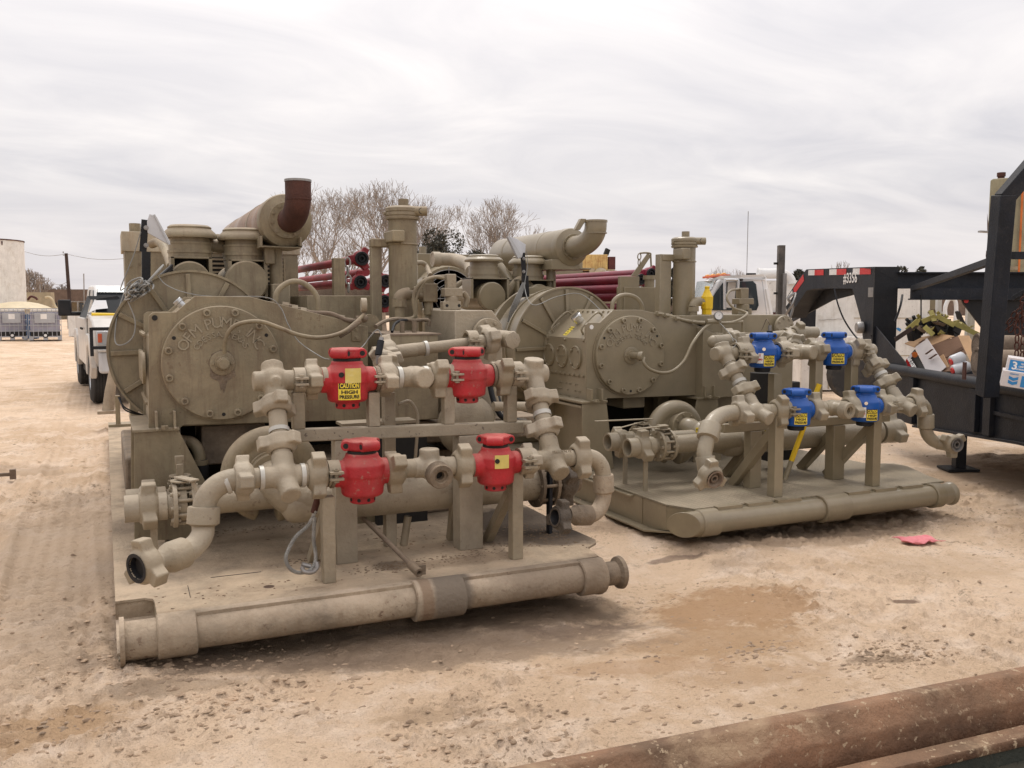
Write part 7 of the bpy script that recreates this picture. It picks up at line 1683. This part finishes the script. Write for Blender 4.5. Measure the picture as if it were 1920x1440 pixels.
m = MB(); m.tube([P(182,590,v=vF+1.2), P(236,591,v=vF+1.2)], .035, 14); build(m, 'yellow_bar', 'yellow', o)
for k in range(4): 
    m = MB(); m.tube([P(181+6*k,598,v=vF+.9), P(186+8*k,612,v=vF+.6), P(176+9*k,624,v=vF+.2), P(190+9*k,622,v=vF+.1)], .022, 8, smooth=4); build(m, 'black_strap', 'black', o)
m = MB(); m.prism([P(160,594,v=vF+1.25),P(178,555,v=vF+1.7),P(234,555,v=vF+1.7),P(240,560,v=vF+1.7),P(184,562,v=vF+1.65),P(172,596,v=vF+1.2)], EY*-.02); build(m, 'wiper_cowl', 'black', o)
m = MB(); m.prism([P(178,586,v=vF+1.3),P(190,563,v=vF+1.6),P(212,563,v=vF+1.6),P(214,578,v=vF+1.4),P(192,580,v=vF+1.35)], EY*-.03); build(m, 'grey_reflection', 'plastic_grey', o)  # grey shape paints a reflection on the windshield
for vv in (vF+.62, vF+4.45):
    for u0 in (uL+.02, uR-.30):
        c = Vector((u0, vv, .415)); m = MB(); prof = [(0,.20),(0,.36),(.03,.40)]
        for i in range(5): prof += [(.04+i*.042,.415),(.070+i*.042,.415),(.072+i*.042,.405),(.080+i*.042,.405)]
        prof += [(.255,.40),(.28,.36),(.28,.2)]
        m.lathe(c, EX, prof, 40, cap=False); WHL = build(m, 'wheel', 'rubber', o)
        m = MB(); m.lathe(c, EX, [(.02,.23),(.0,.215),(.05,.2),(.06,.09),(.01,.07),(.01,0)], 24, cap=False); m.lathe(c+EX*.28, -EX, [(.02,.23),(.0,.215),(.05,.2),(.06,.09),(.01,.07),(.01,0)], 24, cap=False); build(m, 'rim', 'alu', WHL)
m = MB(); m.bb((uL+.1,vF+.3,.35),(uR-.1,vF+5.5,.62)); build(m, 'underbody', 'dark', o)
PK.rotation_euler = (0, 0, R(4))
# ---- far left: totes, tanks, barrels
def tote(px0, px1, Y, lab, gz=.30):
    a = AT(px0, 600, Y); b = AT(px1, 600, Y); w = (b-a).length; X0 = (px0-960)/CAMF*Y; X1 = X0+w
    o = root('liquid_tote', F(X1, Y, gz), lab, 'tote', 'caged liquid totes'); D = w*.95
    m = MB(); fb(m, (X0+.05,Y+.05,gz+.16),(X1-.05,Y+D-.05,gz+1.02)); build(m, 'tank', 'tote_plastic', o, .05)
    m = MB(); fb(m, (X0+.06,Y+.06,gz+1.02),(X1-.06,Y+D-.06,gz+1.10)); m.cyl(F((X0+X1)/2,Y+D/2,gz+1.1), F((X0+X1)/2,Y+D/2,gz+1.14), .12, n=20); build(m, 'tank_top', 'white_old', o, .02)
    m = MB()
    for i in range(6): z = gz+.14+i*.195; 
    for z in [gz+.12+i*.2 for i in range(6)]:
        fb(m, (X0,Y,z),(X1,Y+.02,z+.025)); fb(m, (X0,Y+D-.02,z),(X1,Y+D,z+.025)); fb(m, (X0,Y,z),(X0+.02,Y+D,z+.025)); fb(m, (X1-.02,Y,z),(X1,Y+D,z+.025))
    for i in range(8):
        x = X0+(X1-X0-.02)*i/7; fb(m, (x,Y-.005,gz+.12),(x+.02,Y+.015,gz+1.14))
    build(m, 'cage', 'cage', o)
    m = MB(); fb(m, (X0,Y,gz+.10),(X1,Y+D,gz+.13))
    for x in (X0, (X0+X1)/2-.07, X1-.14): fb(m, (x,Y,gz),(x+.14,Y+D,gz+.10))
    build(m, 'pallet', 'cage', o)
    m = MB(); fb(m, (X0+.2,Y-.012,gz+.62),(X1-.2,Y-.002,gz+.98)); PL = build(m, 'sign_plate', 'cage', o)
    m = MB(); fb(m, (X0+.4,Y-.016,gz+.76),(X0+.6,Y-.0125,gz+.94)); build(m, 'label', 'sticker_white', PL)
    m = MB(); q = F((X0+X1)/2, Y-.03, gz+.17); m.cyl(q, q+FY*.15, .09, n=14); V = build(m, 'outlet_valve', 'dark', o); m = MB(); m.cyl(q-FY*.02, q, .05, n=14); build(m, 'outlet_cap', 'white', V)
    m = MB(); fb(m, (X0+.05,Y+.01,gz+.14),(X1-.05,Y+.03,gz+.30)); build(m, 'lower_guard', 'dark', o)
    o.rotation_euler = (0, 0, math.atan2(-X1, Y))
tote(2, 53, 33, 'caged liquid tote at the far left, left one of two')
tote(62, 117, 33, 'caged liquid tote at the far left, right one beside the blue barrel')
GZ = .30
def drum_(px, Y, r, h, mt, lab, nm='barrel', z=GZ, cat='barrel'):
    q = F((px-960)/CAMF*Y, Y, z); m = MB(); m.lathe(q, EZ, [(0,r),(h*.33,r),(h*.34,r*1.03),(h*.36,r),(h*.66,r),(h*.67,r*1.03),(h*.69,r),(h,r),(h,r*.9),(h-.02,r*.9)], 28); o = build(m, nm, mt, base=True); tag(o, lab, cat)
drum_(58, 34.5, .29, .92, 'blue_barrel', 'dark blue plastic barrel standing between the two totes')
drum_(136, 40, .12, .95, 'blue_barrel', 'narrow blue barrel seen left of the pickup fender')
q = F(-23.4, 40, GZ); o = root('storage_tank', q, 'tall white steel tank with rust along its top rim at the left edge', 'tank')
m = MB(); m.cyl(q, q+EZ*4.05, 1.85, n=18); build(m, 'shell', 'white_old', o); m = MB(); m.ring(q+EZ*4.03, q+EZ*4.08, 1.87, 1.8, 36); build(m, 'rusty_rim', 'rust', o)
rs = np.random.RandomState(6); m = MB()
for k in range(26):
    a = rs.uniform(-2.4, -.4); w_ = rs.uniform(.02,.07); z0 = 4.0-rs.uniform(.0,.1); z1 = z0-rs.uniform(.05,.35); f_ = lambda a, z: q+FX*math.cos(a)*1.856+FY*math.sin(a)*1.856+EZ*z
    m.quad(f_(a,z0), f_(a+w_,z0), f_(a+w_*.7,z1), f_(a+w_*.2,z1))
build(m, 'rust_runs', 'rust', o)
q = F((40-960)/CAMF*38, 38, GZ); o = root('dome_tank', q, 'low round tan tank with domed lid behind the totes', 'tank')
m = MB(); m.cyl(q, q+EZ*1.10, 1.15, n=40); build(m, 'shell', 'fibre_side', o)
m = MB(); m.lathe(q+EZ*1.06, EZ, [(0,1.22),(.05,1.24),(.16,1.02),(.27,.7),(.33,.35),(.35,.0)], 40, cap=False); build(m, 'dome_lid', 'fibreglass', o)
m = MB(); q2 = AT(76,560,41); m.tube([AT(52,562,41), AT(58,556,41), AT(66,558,41), AT(70,562,41)], .05, 8, smooth=4); ob = build(m, 'hose', 'maroon'); tag(ob, 'dark red hose arched over the low tan tank', 'hose')
m = MB(); m.tube([AT(85,558,41), AT(92,557,41), AT(99,563,41), AT(104,575,41), AT(118,590,41)], .05, 8, smooth=4); ob = build(m, 'hose', 'fibreglass'); tag(ob, 'pale hose sloping down right of the low tan tank', 'hose')
m = MB(); fb(m, ((0-960)/CAMF*43,43,GZ),((100-960)/CAMF*43,43.3,2.15)); ob = build(m, 'block_wall', 'fibre_side'); tag(ob, 'tan containment wall behind the domed tank', 'wall')
m = MB(); fb(m, ((118-960)/CAMF*36,36.5,GZ),((131-960)/CAMF*36,37.4,1.15)); ob = build(m, 'low_wall', 'white_old'); tag(ob, 'short cream wall end right of the totes', 'wall')
# brown building
o = root('long_building', F(-44, 78, .3), 'long low building with brown fascia roof on the left horizon', 'building')
fbx(o, 'wall', 'fibre_side', (-58,80,.2),(-30,88,2.5)); fbx(o, 'roof_fascia', 'brown_wall', (-60,78,1.75),(-28,90,2.85))
for k in range(7): fbx(o, 'window', 'glass', (-55+k*3.4,79.94,.9),(-53.6+k*3.4,79.99,1.7))
m = MB()
X0 = (128-960)/CAMF*48; X1 = (160-960)/CAMF*48
for z in (.35,1.0,1.7): fb(m, (X0,48,z),(X1+2,48.05,z+.05))
for k in range(6): fb(m, (X0+k*.55,48,.3),(X0+k*.55+.06,48.06,1.75))
ob = build(m, 'pipe_fence', 'steel'); tag(ob, 'grey pipe fence panel left of the pickup mirror', 'fence')
m = MB(); fb(m, (X0+.1,48.3,.3),(X0+.5,48.7,1.2)); fb(m, (X0+.7,48.3,.3),(X1,49,1.55)); ob = build(m, 'equipment_cabinet', 'tan_valve'); tag(ob, 'tan cabinets standing behind the grey pipe fence', 'cabinet')
# poles and wires
o = root('utility_pole', F((131-960)/CAMF*70, 70, .3), 'leaning dark wooden utility pole on the left skyline', 'utility pole')
pb, pt = AT(133,590,70), AT(124,475,70); m = MB(); m.cyl(pb-EZ*1.0, pt, .15, .12, n=10); build(m, 'pole', 'pole_wood', o)
m = MB(); m.bar(pt-EZ*.15+FX*-.25, pt-EZ*.1+FX*.1, .05, .05); m.cyl(pt-FX*.22, pt-FX*.22+EZ*.14, .04, n=8); build(m, 'insulator_bracket', 'steel', o)
for a, b, lab in (((44,471),(124,476),'thin power line from the pole top to the left'),((124,476),(240,484),'thin power line from the pole top to the right'),((95,529),(128,527),'lower thin power line left of the pole')):
    p0, p1 = AT(*a,70), AT(*b,70); pts = [p0+(p1-p0)*t-EZ*.25*math.sin(math.pi*t) for t in [i/8 for i in range(9)]]; m = MB(); m.tube(pts, .018, 5); ob = build(m, 'power_line', 'steel'); tag(ob, lab, 'power line')
for px, y0, y1, Y, lab in ((158,513,575,60,'thin radio mast left of the pickup roof'),(76,717/6.857+440-12,560,60,'thin short pole rising over the brown roof at left')):
    m = MB(); m.cyl(AT(px,y1,Y), AT(px-1,y0,Y), .04, n=6); ob = build(m, 'mast', 'steel'); tag(ob, lab, 'mast')
# ---- oilfield rig with rusty tank, far middle
o = root('oilfield_trailer', F(2.6, 31, 0), 'rusty yellow tank on a tan oilfield trailer frame between the skids', 'oilfield trailer')
Yr = 31; X = lambda px: (px-960)/CAMF*Yr; Zr = lambda py: CAMH+AT(px if False else 960, py, Yr).z-CAMH
fbx(o, 'tank', 'rig_rust', (X(1068),Yr,Zr(507)),(X(1138),Yr+1.6,Zr(477)), .02); fbx(o, 'tank_end', 'maroon', (X(1140),Yr+.1,Zr(505)),(X(1153),Yr+1.3,Zr(481)))
m = MB()
for z in (508,514,533,545,560,580): fb(m, (X(1000),Yr+.1,Zr(z)),(X(1152),Yr+.2,Zr(z)+.06))
for p_ in (1003,1020,1050,1072,1086,1106,1125,1150): fb(m, (X(p_),Yr,0),(X(p_)+.09,Yr+.1,Zr(507)))
fb(m, (X(1104),Yr-.05,0),(X(1104)+.18,Yr+.1,Zr(503))); build(m, 'frame', 'rig_tan', o)
fbx(o, 'machinery', 'maroon', (X(1050),Yr+.4,.9),(X(1125),Yr+1.6,Zr(507))); fbx(o, 'rear_panel', 'rig_tan', (X(1060),Yr+.3,.3),(X(1150),Yr+.35,Zr(540))); fbx(o, 'machinery', 'dark', (X(1000),Yr+.5,.5),(X(1060),Yr+1.4,Zr(530)))
m = MB(); m.tube([F(X(1118),Yr-.1,Zr(530)),F(X(1119),Yr-.1,Zr(512)),F(X(1126),Yr-.1,Zr(509)),F(X(1132),Yr-.1,Zr(512))], .12, 10, smooth=4); m.cyl(F(X(1126),Yr-.1,Zr(548)),F(X(1126),Yr-.1,Zr(536)),.1,n=10); build(m, 'pipe', 'rig_tan', o)
m = MB(); q = F(X(1139),Yr+.5,Zr(471)); m.box(q, (.16,.1,.22), Matrix.Rotation(.4,4,'Y')); m.cyl(q-EZ*.15, q, .03, n=6); build(m, 'work_lamp', 'dark', o)
for p0, p1, zt_, lab, mt_ in ((1152,1163,546,'blurred white vehicle part at the left behind crimson pipes','white'),(1000,1018,552,'','white')):
    if lab: continue
o = root('parked_car', F(1.6, 34, 0), 'white parked vehicle glimpsed behind the right skid muffler post', 'car')
fbx(o, 'body', 'white', (.7,34,.35),(3.4,35.6,1.15), .1); fbx(o, 'cabin', 'glass', (1.2,34.1,1.15),(2.9,35.5,1.75), .15); fbx(o, 'tail_light', 'orange_lens', (.72,33.98,.85),(.95,34.0,1.05))
# ---- white service truck behind the right skid
o = root('service_truck', F(4.2, 15.5, 0), 'white truck with amber roof lights behind the yellow relief valve', 'truck')
def pf(nm, mt, pts, dv, bev=0, par=None, lab=None):
    m = MB(); m.prism([AT(x, y, Y) for x, y, Y in pts], dv); return build(m, nm, mt, par or o, bev, lab=lab)
Yt = 14.6
pf('cab', 'white_clean', [(1318,640,Yt),(1318,566,Yt),(1344,526,Yt),(1352,521,Yt),(1430,519,Yt),(1437,524,Yt+.1),(1449,592,Yt+.1),(1449,640,Yt+.1)], FY*1.7+FX*.35, .03)
pf('roof', 'white_clean', [(1319,527,Yt+.5),(1352,517.5,Yt-.02),(1430,515.5,Yt),(1438,520,Yt+.1),(1437,524.5,Yt),(1352,523,Yt-.03),(1330,527,Yt+.2)], FY*1.6+FX*.3, .02)
pf('windshield', 'glass_sky', [(1300,566,Yt+1.3),(1307,528,Yt+1.2),(1342,525,Yt-.02),(1318,566,Yt-.03)], FY*.03)
pf('hood', 'white_clean', [(1290,600,Yt+.9),(1290,570,Yt+.9),(1318,566,Yt-.04),(1320,640,Yt-.04),(1290,640,Yt)], FY*1.2, .02)
SW = pf('side_window', 'glass', [(1335,582,Yt-.01),(1336,556,Yt-.01),(1354,531,Yt-.01),(1358,529,Yt-.01),(1411,527,Yt-.01),(1417,533,Yt-.01),(1422,572,Yt-.01),(1418,582,Yt-.01)], FY*-.02)
pf('interior_curtain', 'white_dirty', [(1361,577,Yt-.04),(1365,529,Yt-.04),(1380,529,Yt-.04),(1376,577,Yt-.04)], FY*-.008, par=SW)
m = MB(); m.tube([AT(1359,580,Yt-.15),AT(1359,528,Yt-.15),AT(1362,525,Yt-.15),AT(1380,525,Yt-.15),AT(1384,530,Yt-.15),AT(1381,577,Yt-.15)], .025, 8, smooth=3); build(m, 'mirror_frame', 'alu', o)
m = MB(); m.bar(AT(1360,525,Yt-.12), AT(1392,525,Yt-.1), .05, .04); build(m, 'mirror_arm', 'dark', o)
m = MB(); m.bar(AT(1437,541,Yt-.02), AT(1446,590,Yt-.02), .05, .04); build(m, 'grab_rail', 'white', o, .005)
m = MB(); m.bar(AT(1429,524,Yt-.02), AT(1438,592,Yt-.02), .012, .008); m.bar(AT(1352,526,Yt-.02), AT(1336,556,Yt-.02), .02, .012); build(m, 'door_seam', 'plastic_grey', o)
m = MB(); m.bar(AT(1322,520.5,Yt+.6), AT(1364,516,Yt+.2), .14, .035); LB = build(m, 'light_bar_base', 'orange_lens', o, .01)
for k in range(4): q = AT(1327+10*k,518.6-1.1*k,Yt+.55-.1*k); m = MB(); m.ball(q, .045, 10, 6, (1.2,1,.8)); build(m, 'amber_lamp', 'amber', LB)
m = MB(); m.box(AT(1408,515,Yt+.5), (.14,.1,.05), ROTF); build(m, 'roof_marker', 'dark', o)
m = MB(); m.cyl(AT(1400,518,Yt+.8), AT(1403,396,Yt+.8), .006, n=5); build(m, 'whip_antenna', 'steel', o)
# body behind the cab
fbx(o, 'body_panel', 'white_old', (4.34,15.6,.9),(4.95,16.6,2.0), .01)
for k in range(6): fbx(o, 'louvre', 'white', (4.80,15.56,1.52+.05*k),(4.95,15.6,1.545+.05*k))
m = MB(); a, b = AT(1422,513,15.6), AT(1462,513,15.6); m.cyl(a, b, .088, n=24); m.ring(a-(b-a).normalized()*.01, a+(b-a).normalized()*.02, .095, .07, 24); AI = build(m, 'air_intake', 'white', o)
m = MB(); m.tube(bezarc(AT(1462,512,15.6), AT(1486,512,15.6), AT(1485,532,15.6), 8), .07, 16); build(m, 'intake_elbow', 'white', AI)
fbx(o, 'rear_box', 'black', (4.95,15.7,1.2),(5.25,16.5,1.95), .01); fbx(o, 'rear_frame', 'maroon', (4.45,15.5,1.0),(4.66,15.6,1.46))
for y in (14.9,): 
    for xx in (3.5, 5.6): m = MB(); m.lathe(F(xx,Yt+.05,.45), FY, [(0,.2),(0,.42),(.25,.42),(.25,.2)], 28); build(m, 'wheel', 'rubber', o)
# tall square steel post
o = root('steel_post', F(3.76, 12.9, 0), 'tall dark square steel post right of the white truck cab', 'post')
pt_ = AT(1465,460,12.9); m = MB(); fb(m, (pt_.x*cT-pt_.y*sT-.045,12.85,0),(pt_.x*cT-pt_.y*sT+.045,12.95,pt_.z)); build(m, 'square_tube', 'post_grey', o, .004)
x_ = pt_.x*cT-pt_.y*sT; fbx(o, 'side_channel', 'steel', (x_+.01,12.78,.4),(x_+.055,12.85,AT(1465,513,12.9).z), .003)
for y in (494,550): 
    q = AT(1456,y,12.9); m = MB(); m.box(q, (.07,.05,.03), ROTF); build(m, 'hook', 'dark', o)
# white steel body behind the trailer
o = root('utility_box_body', F(7, 17.2, 0), 'white dented steel utility body behind the gooseneck trailer', 'utility body')
Yw = 17.2; XW = lambda px: (px-960)/CAMF*Yw
fbx(o, 'shell', 'white_old', (XW(1507),Yw,.02),(XW(1741),Yw+2.2,1.97), .01)
fbx(o, 'lower_cabinet', 'white_old', (XW(1484),Yw-.6,.02),(XW(1600),Yw-.02,1.0), .01)
for px in (1534,1586,1607): fbx(o, 'panel_seam', 'fibre_side', (XW(px),Yw-.62,.05),(XW(px)+.02,Yw-.6,.98))
for z in (1.33,.62,.45): fbx(o, 'panel_seam', 'fibre_side', (XW(1600),Yw-.012,z),(XW(1741),Yw,z+.012))
fbx(o, 'step_rail', 'steel', (XW(1710),Yw-.1,1.28),(XW(1740),Yw-.01,1.33)); fbx(o, 'door_seam', 'fibre_side', (XW(1708)-.6,Yw-.012,.1),(XW(1708)-.585,Yw,1.7))
m = MB()
for k in range(5): m.bar(AT(1535+9*k,600+(k%2)*1-k*.5,Yw-.02), AT(1544+9*k,600.5-(k%2)*1-k*.5,Yw-.02), .012, .006)
build(m, 'crease', 'pipe_dirty', o)
m = MB(); m.prism([AT(1680,616,Yw-.01),AT(1684,614,Yw-.01),AT(1690,617,Yw-.01),AT(1688,622,Yw-.01),AT(1683,619,Yw-.01)], FY*-.002); build(m, 'blue_scuff', 'card_blue', o)
fbx(o, 'under_step', 'maroon', (XW(1500)-.02,Yw-.1,.6),(XW(1507),Yw,1.5))
o = root('white_cabinet', F(9, 18, 0), 'open white steel cabinet with dark windows seen under the trailer header beam', 'cabinet')
XV = lambda px: (px-960)/CAMF*18.0
fbx(o, 'back_panel', 'fibre_side', (XV(1742),19.0,.3),(XV(1805),19.05,1.9)); fbx(o, 'door_post', 'white', (XV(1755),18,.3),(XV(1763),18.1,1.9)); fbx(o, 'door_post', 'white_old', (XV(1812),18,.3),(XV(1826),18.1,1.9))
fbx(o, 'lower_panel', 'white', (XV(1740),18.2,.3),(XV(1775),18.25,1.45)); fbx(o, 'dark_window', 'glass', (XV(1763),18.9,1.5),(XV(1778),18.95,1.75)); fbx(o, 'dark_window', 'glass', (XV(1773),18.3,.5),(XV(1795),18.35,1.3)); fbx(o, 'dark_window', 'dark', (XV(1742),18.9,1.5),(XV(1755),18.95,1.72))
m = MB(); m.tube([AT(1774,605,16),AT(1772,580,16),AT(1777,564,16),AT(1784,560,16),AT(1791,564,16),AT(1793,580,16),AT(1791,606,16),AT(1790,628,16)], .035, 10, smooth=4); ob = build(m, 'hoop_rail', 'white'); tag(ob, 'white arched hoop rail behind the strap heap', 'rail')
m = MB(); rs = np.random.RandomState(21)
for k in range(14): m.tube([AT(1795+rs.uniform(-3,3),584,15.5),AT(1800+rs.uniform(-5,5),596,15.5),AT(1806+rs.uniform(-6,6),612,15.5)], .02, 6, smooth=3)
ob = build(m, 'hanging_hoses', 'dark'); tag(ob, 'bundle of dark hoses hanging right of the white hoop', 'hoses')
# tall olive tank at right
o = root('steel_tank', F(9.6, 17, 0), 'tall olive drab steel tank with rust at the right edge', 'tank')
a, b = AT(1846,514,16.5), AT(1858,336,16.5); m = MB()
m.prism([AT(1838,700,16.5), AT(1857,338,16.5), AT(1862,335,16.5), AT(2100,318,16.5), AT(2100,700,16.5)], FY*2.2+FX*1.3); build(m, 'shell', 'olive_tank', o, .02)
m = MB(); q = AT(1877,336,17.2); m.cyl(q-EZ*.1, q+EZ*.05, .06, n=12); m.cyl(q+EZ*.05, q+EZ*.12, .075, n=12); build(m, 'vent_nipple', 'rust', o)
m = MB(); m.bar(AT(1918,340,16.45), AT(1908,560,16.45), .035, .01, FY); build(m, 'orange_stripe', 'orange', o)
m = MB(); m.bar(AT(1836,434,16.5), AT(1852,435,16.5), .1, .03); build(m, 'side_bracket', 'steel', o)
m = MB()
for pts in (((1849,470),(1856,478),(1855,486),(1850,496),(1848,480)), ((1851,400),(1853,420),(1851,440))): m.prism([AT(x,y,16.48) for x,y in pts], FY*-.004)
build(m, 'rust_patch', 'rust', o)
m = MB(); q = AT(1899,506,16.4); m.cyl(q, q+EZ*.06, .08, n=10); build(m, 'fitting', 'tan_valve', o)

# ---------------------------------------------------------------- trees
def bare_tree(X, Y, h, spread, seed, lab, lv=6, grp=None, r0=.16, z0=.0, first=.14, tw=.008, wid=0):
    rnd = random.Random(seed); base = F(X, Y, z0); o = root('bare_tree', base, lab, 'tree', grp)
    T = MB(); Bm = MB()
    def seg(m, a, b, r1, r2, n):
        ax, x, y = frame(b-a); k = len(m.v)
        for p, r in ((a, r1), (b, r2)):
            for i in range(n): an = 2*math.pi*i/n; m.v.append(tuple(p+(x*math.cos(an)+y*math.sin(an))*r))
        for i in range(n): j = (i+1) % n; m.f.append((k+i, k+j, k+n+j, k+n+i))
    def grow(p, d, ln, r, l):
        q = p; steps = 3 if l < 3 else 2; rr = r
        for s in range(steps):
            d2 = (d+Vector((rnd.gauss(0,.10), rnd.gauss(0,.10), rnd.gauss(0,.05)+.06))).normalized(); e = q+d2*ln/steps; r2 = max(tw*.7, rr*.86)
            seg(Bm, q, e, rr, r2, 5 if l < 3 else 3); q = e; rr = r2; d = d2
            if l < lv and (l > 0 and s < steps-1) and rnd.random() < .6:
                a = rnd.uniform(0, 6.28); _, x, y = frame(d); dd = (d*math.cos(.6)+(x*math.cos(a)+y*math.sin(a))*math.sin(.6)+EZ*.15).normalized()
                grow(q, dd, ln*rnd.uniform(.5,.72), max(tw, rr*.55), l+1)
        if l >= lv: return
        n = rnd.choice((2,2,3,3)) if l else 5
        a0 = rnd.uniform(0, 6.28)
        for i in range(n):
            a = a0+i*2*math.pi/n+rnd.uniform(-.4,.4); _, x, y = frame(d); t = rnd.uniform(.32,.62) if l else rnd.uniform(.35,.75)*spread
            dd = (d*math.cos(t)+(x*math.cos(a)+y*math.sin(a))*math.sin(t)+EZ*.18).normalized()
            grow(q, dd, ln*rnd.uniform(.66,.84), max(tw, rr*.66), l+1)
    th = h*first; q = base+Vector((rnd.uniform(-.1,.1), 0, th)); T.cyl(base-EZ*.1, q, r0*1.25, r0, n=9); build(T, 'trunk', 'bark', o)
    grow(q-EZ*.05, EZ, h*.20, r0*.9, 0)
    n_ = 0
    me = bpy.data.meshes.new('crown'); me.from_pydata(Bm.v, [], Bm.f); me.materials.append(M_['twig'])
    n = len(me.vertices); co = np.empty(n*3, 'f'); me.vertices.foreach_get('co', co); co = co.reshape(-1,3)
    zmax = co[:,2].max(); b3 = np.array(base, 'f'); co[:,2] = z0+(co[:,2]-z0)*((h-z0)/(zmax-z0)); co -= b3; k_ = wid/2/np.percentile(np.abs(co[:,:2]), 97) if wid else 1; hh = np.clip((co[:,2]-th)/(.12*h), 0, 1); co[:,:2] *= (1+(k_-1)*hh)[:, None]; me.vertices.foreach_set('co', co.ravel()); me.update()
    link('crown', me, o, Matrix.Translation(base)); return o
def TXp(px, Y): return (px-960)/CAMF*Y
def TH_(py, Y): return AT(960, py, Y).z
GT = 'bare leafless trees behind the skids'
W_ = lambda wpx, Y: wpx*Y/CAMF
bare_tree(TXp(622,52), 52, TH_(338,52), 1.1, 3, 'bare leafless tree right of the rusty exhaust elbow', 6, GT, wid=W_(165,52))
bare_tree(TXp(555,56), 56, TH_(440,56), 1.1, 33, 'low bare tree crown under the rusty exhaust muffler', 5, GT, wid=W_(130,56))
bare_tree(TXp(720,51), 51, TH_(336,51), 1.15, 14, 'bare leafless tree behind the tall filter vessel with clamp lid', 6, GT, wid=W_(175,51))
bare_tree(TXp(790,57), 57, TH_(366,57), 1.0, 8, 'bare leafless tree just right of the tall filter vessel', 6, GT, wid=W_(120,57))
bare_tree(TXp(660,60), 60, TH_(430,60), 1.0, 81, 'low bare tree behind the red hammer unions', 5, GT, wid=W_(150,60))
bare_tree(TXp(890,51), 51, TH_(370,51), 1.0, 25, 'bare leafless tree left of the right skid muffler', 6, GT, wid=W_(190,51))
bare_tree(TXp(66,66), 66, TH_(503,66), 1.4, 31, 'small bare tree beside the tall white tank', 5, None, .12, .3, wid=W_(44,66), tw=.02)
bare_tree(TXp(92,75), 75, TH_(520,75), 1.0, 32, 'thin bare tree between the white tank and the utility pole', 4, None, .08, .3, tw=.02)
bare_tree(TXp(115,85), 85, TH_(531,85), 1.8, 34, 'rounded grey bush crown behind the brown roof', 5, None, .10, .3, wid=W_(60,85), tw=.02)
bare_tree(TXp(1350,45), 45, TH_(497,45), 1.6, 35, 'small bare tree above the amber roof lights', 5, None, .1, wid=W_(50,45))
bare_tree(TXp(1385,46), 46, TH_(503,46), 1.3, 36, 'small bare tree right of the amber roof lights', 5, None, .1, wid=W_(34,46))
bare_tree(TXp(1575,40), 40, TH_(488,40), 1.5, 37, 'bare twiggy tree top over the trailer neck', 5, None, .08, wid=W_(60,40))
def evergreen(px, Y, ptop, wpx, seed, lab, z0=0, cone=False):
    h = TH_(ptop, Y); w = wpx*Y/CAMF/2; base = F(TXp(px, Y), Y, z0); o = root('evergreen_tree', base, lab, 'tree'); rs = np.random.RandomState(seed)
    m = MB(); m.cyl(base, base+EZ*h*.6, .14, .06, n=8); build(m, 'trunk', 'bark', o); m = MB(); n = int(5200*min(2.4, max(.5, w)))
    cl = [(rs.normal()*w*.45, rs.normal()*w*.45, rs.uniform(.35,.92)*h, rs.uniform(.25,.5)*w) for _ in range(18)]
    for i in range(n):
        c = cl[rs.randint(len(cl))]; k = (1.15-c[2]/h) if cone else 1; d = rs.normal(size=3); d /= np.linalg.norm(d); r = c[3]*rs.uniform(.55,1.05)
        q = base+FX*((c[0]+d[0]*r)*k)+FY*((c[1]+d[1]*r)*k)+EZ*min(h-z0+rs.normal()*.05, c[2]+d[2]*r*1.1); s = rs.uniform(.045,.10)
        a = Vector(rs.normal(size=3)).normalized()*s; b = Vector(rs.normal(size=3)).normalized()*s*.6
        k0 = len(m.v); m.v += [tuple(q-a), tuple(q+b), tuple(q+a), tuple(q-b)]; m.f.append((k0, k0+1, k0+2, k0+3))
    build(m, 'crown', 'evergreen', o, raw=True)
evergreen(820, 47, 430, 110, 1, 'dark evergreen tree between the bare trees')
evergreen(890, 50, 462, 60, 9, 'low dark evergreen left of the right skid muffler')
evergreen(1197, 30, 495, 34, 2, 'dark round evergreen behind the hook of the pipe rack')
evergreen(1243, 30, 486, 30, 3, 'dark pointed evergreen behind the tool box', cone=True)
evergreen(1262, 30, 492, 26, 4, 'dark narrow evergreen beside the right filter vessel', cone=True)
evergreen(1495, 34, 500, 44, 5, 'dark shrubby tree right of the white air intake')
evergreen(1655, 34, 493, 36, 6, 'dark shrubby tree top right of the trailer number')
evergreen(1702, 34, 496, 46, 7, 'dark shrubby tree top over the trailer header beam')
# line of far ground clutter: low wall of pipe and yard fence along the horizon
m = MB(); fb(m, (-26,95,.2),(-60,96,1.6)); fb(m, (-20,110,.2),(90,111,2.3)); ob = build(m, 'yard_fence', 'brown_wall'); tag(ob, 'low brown yard fence along the horizon', 'fence')
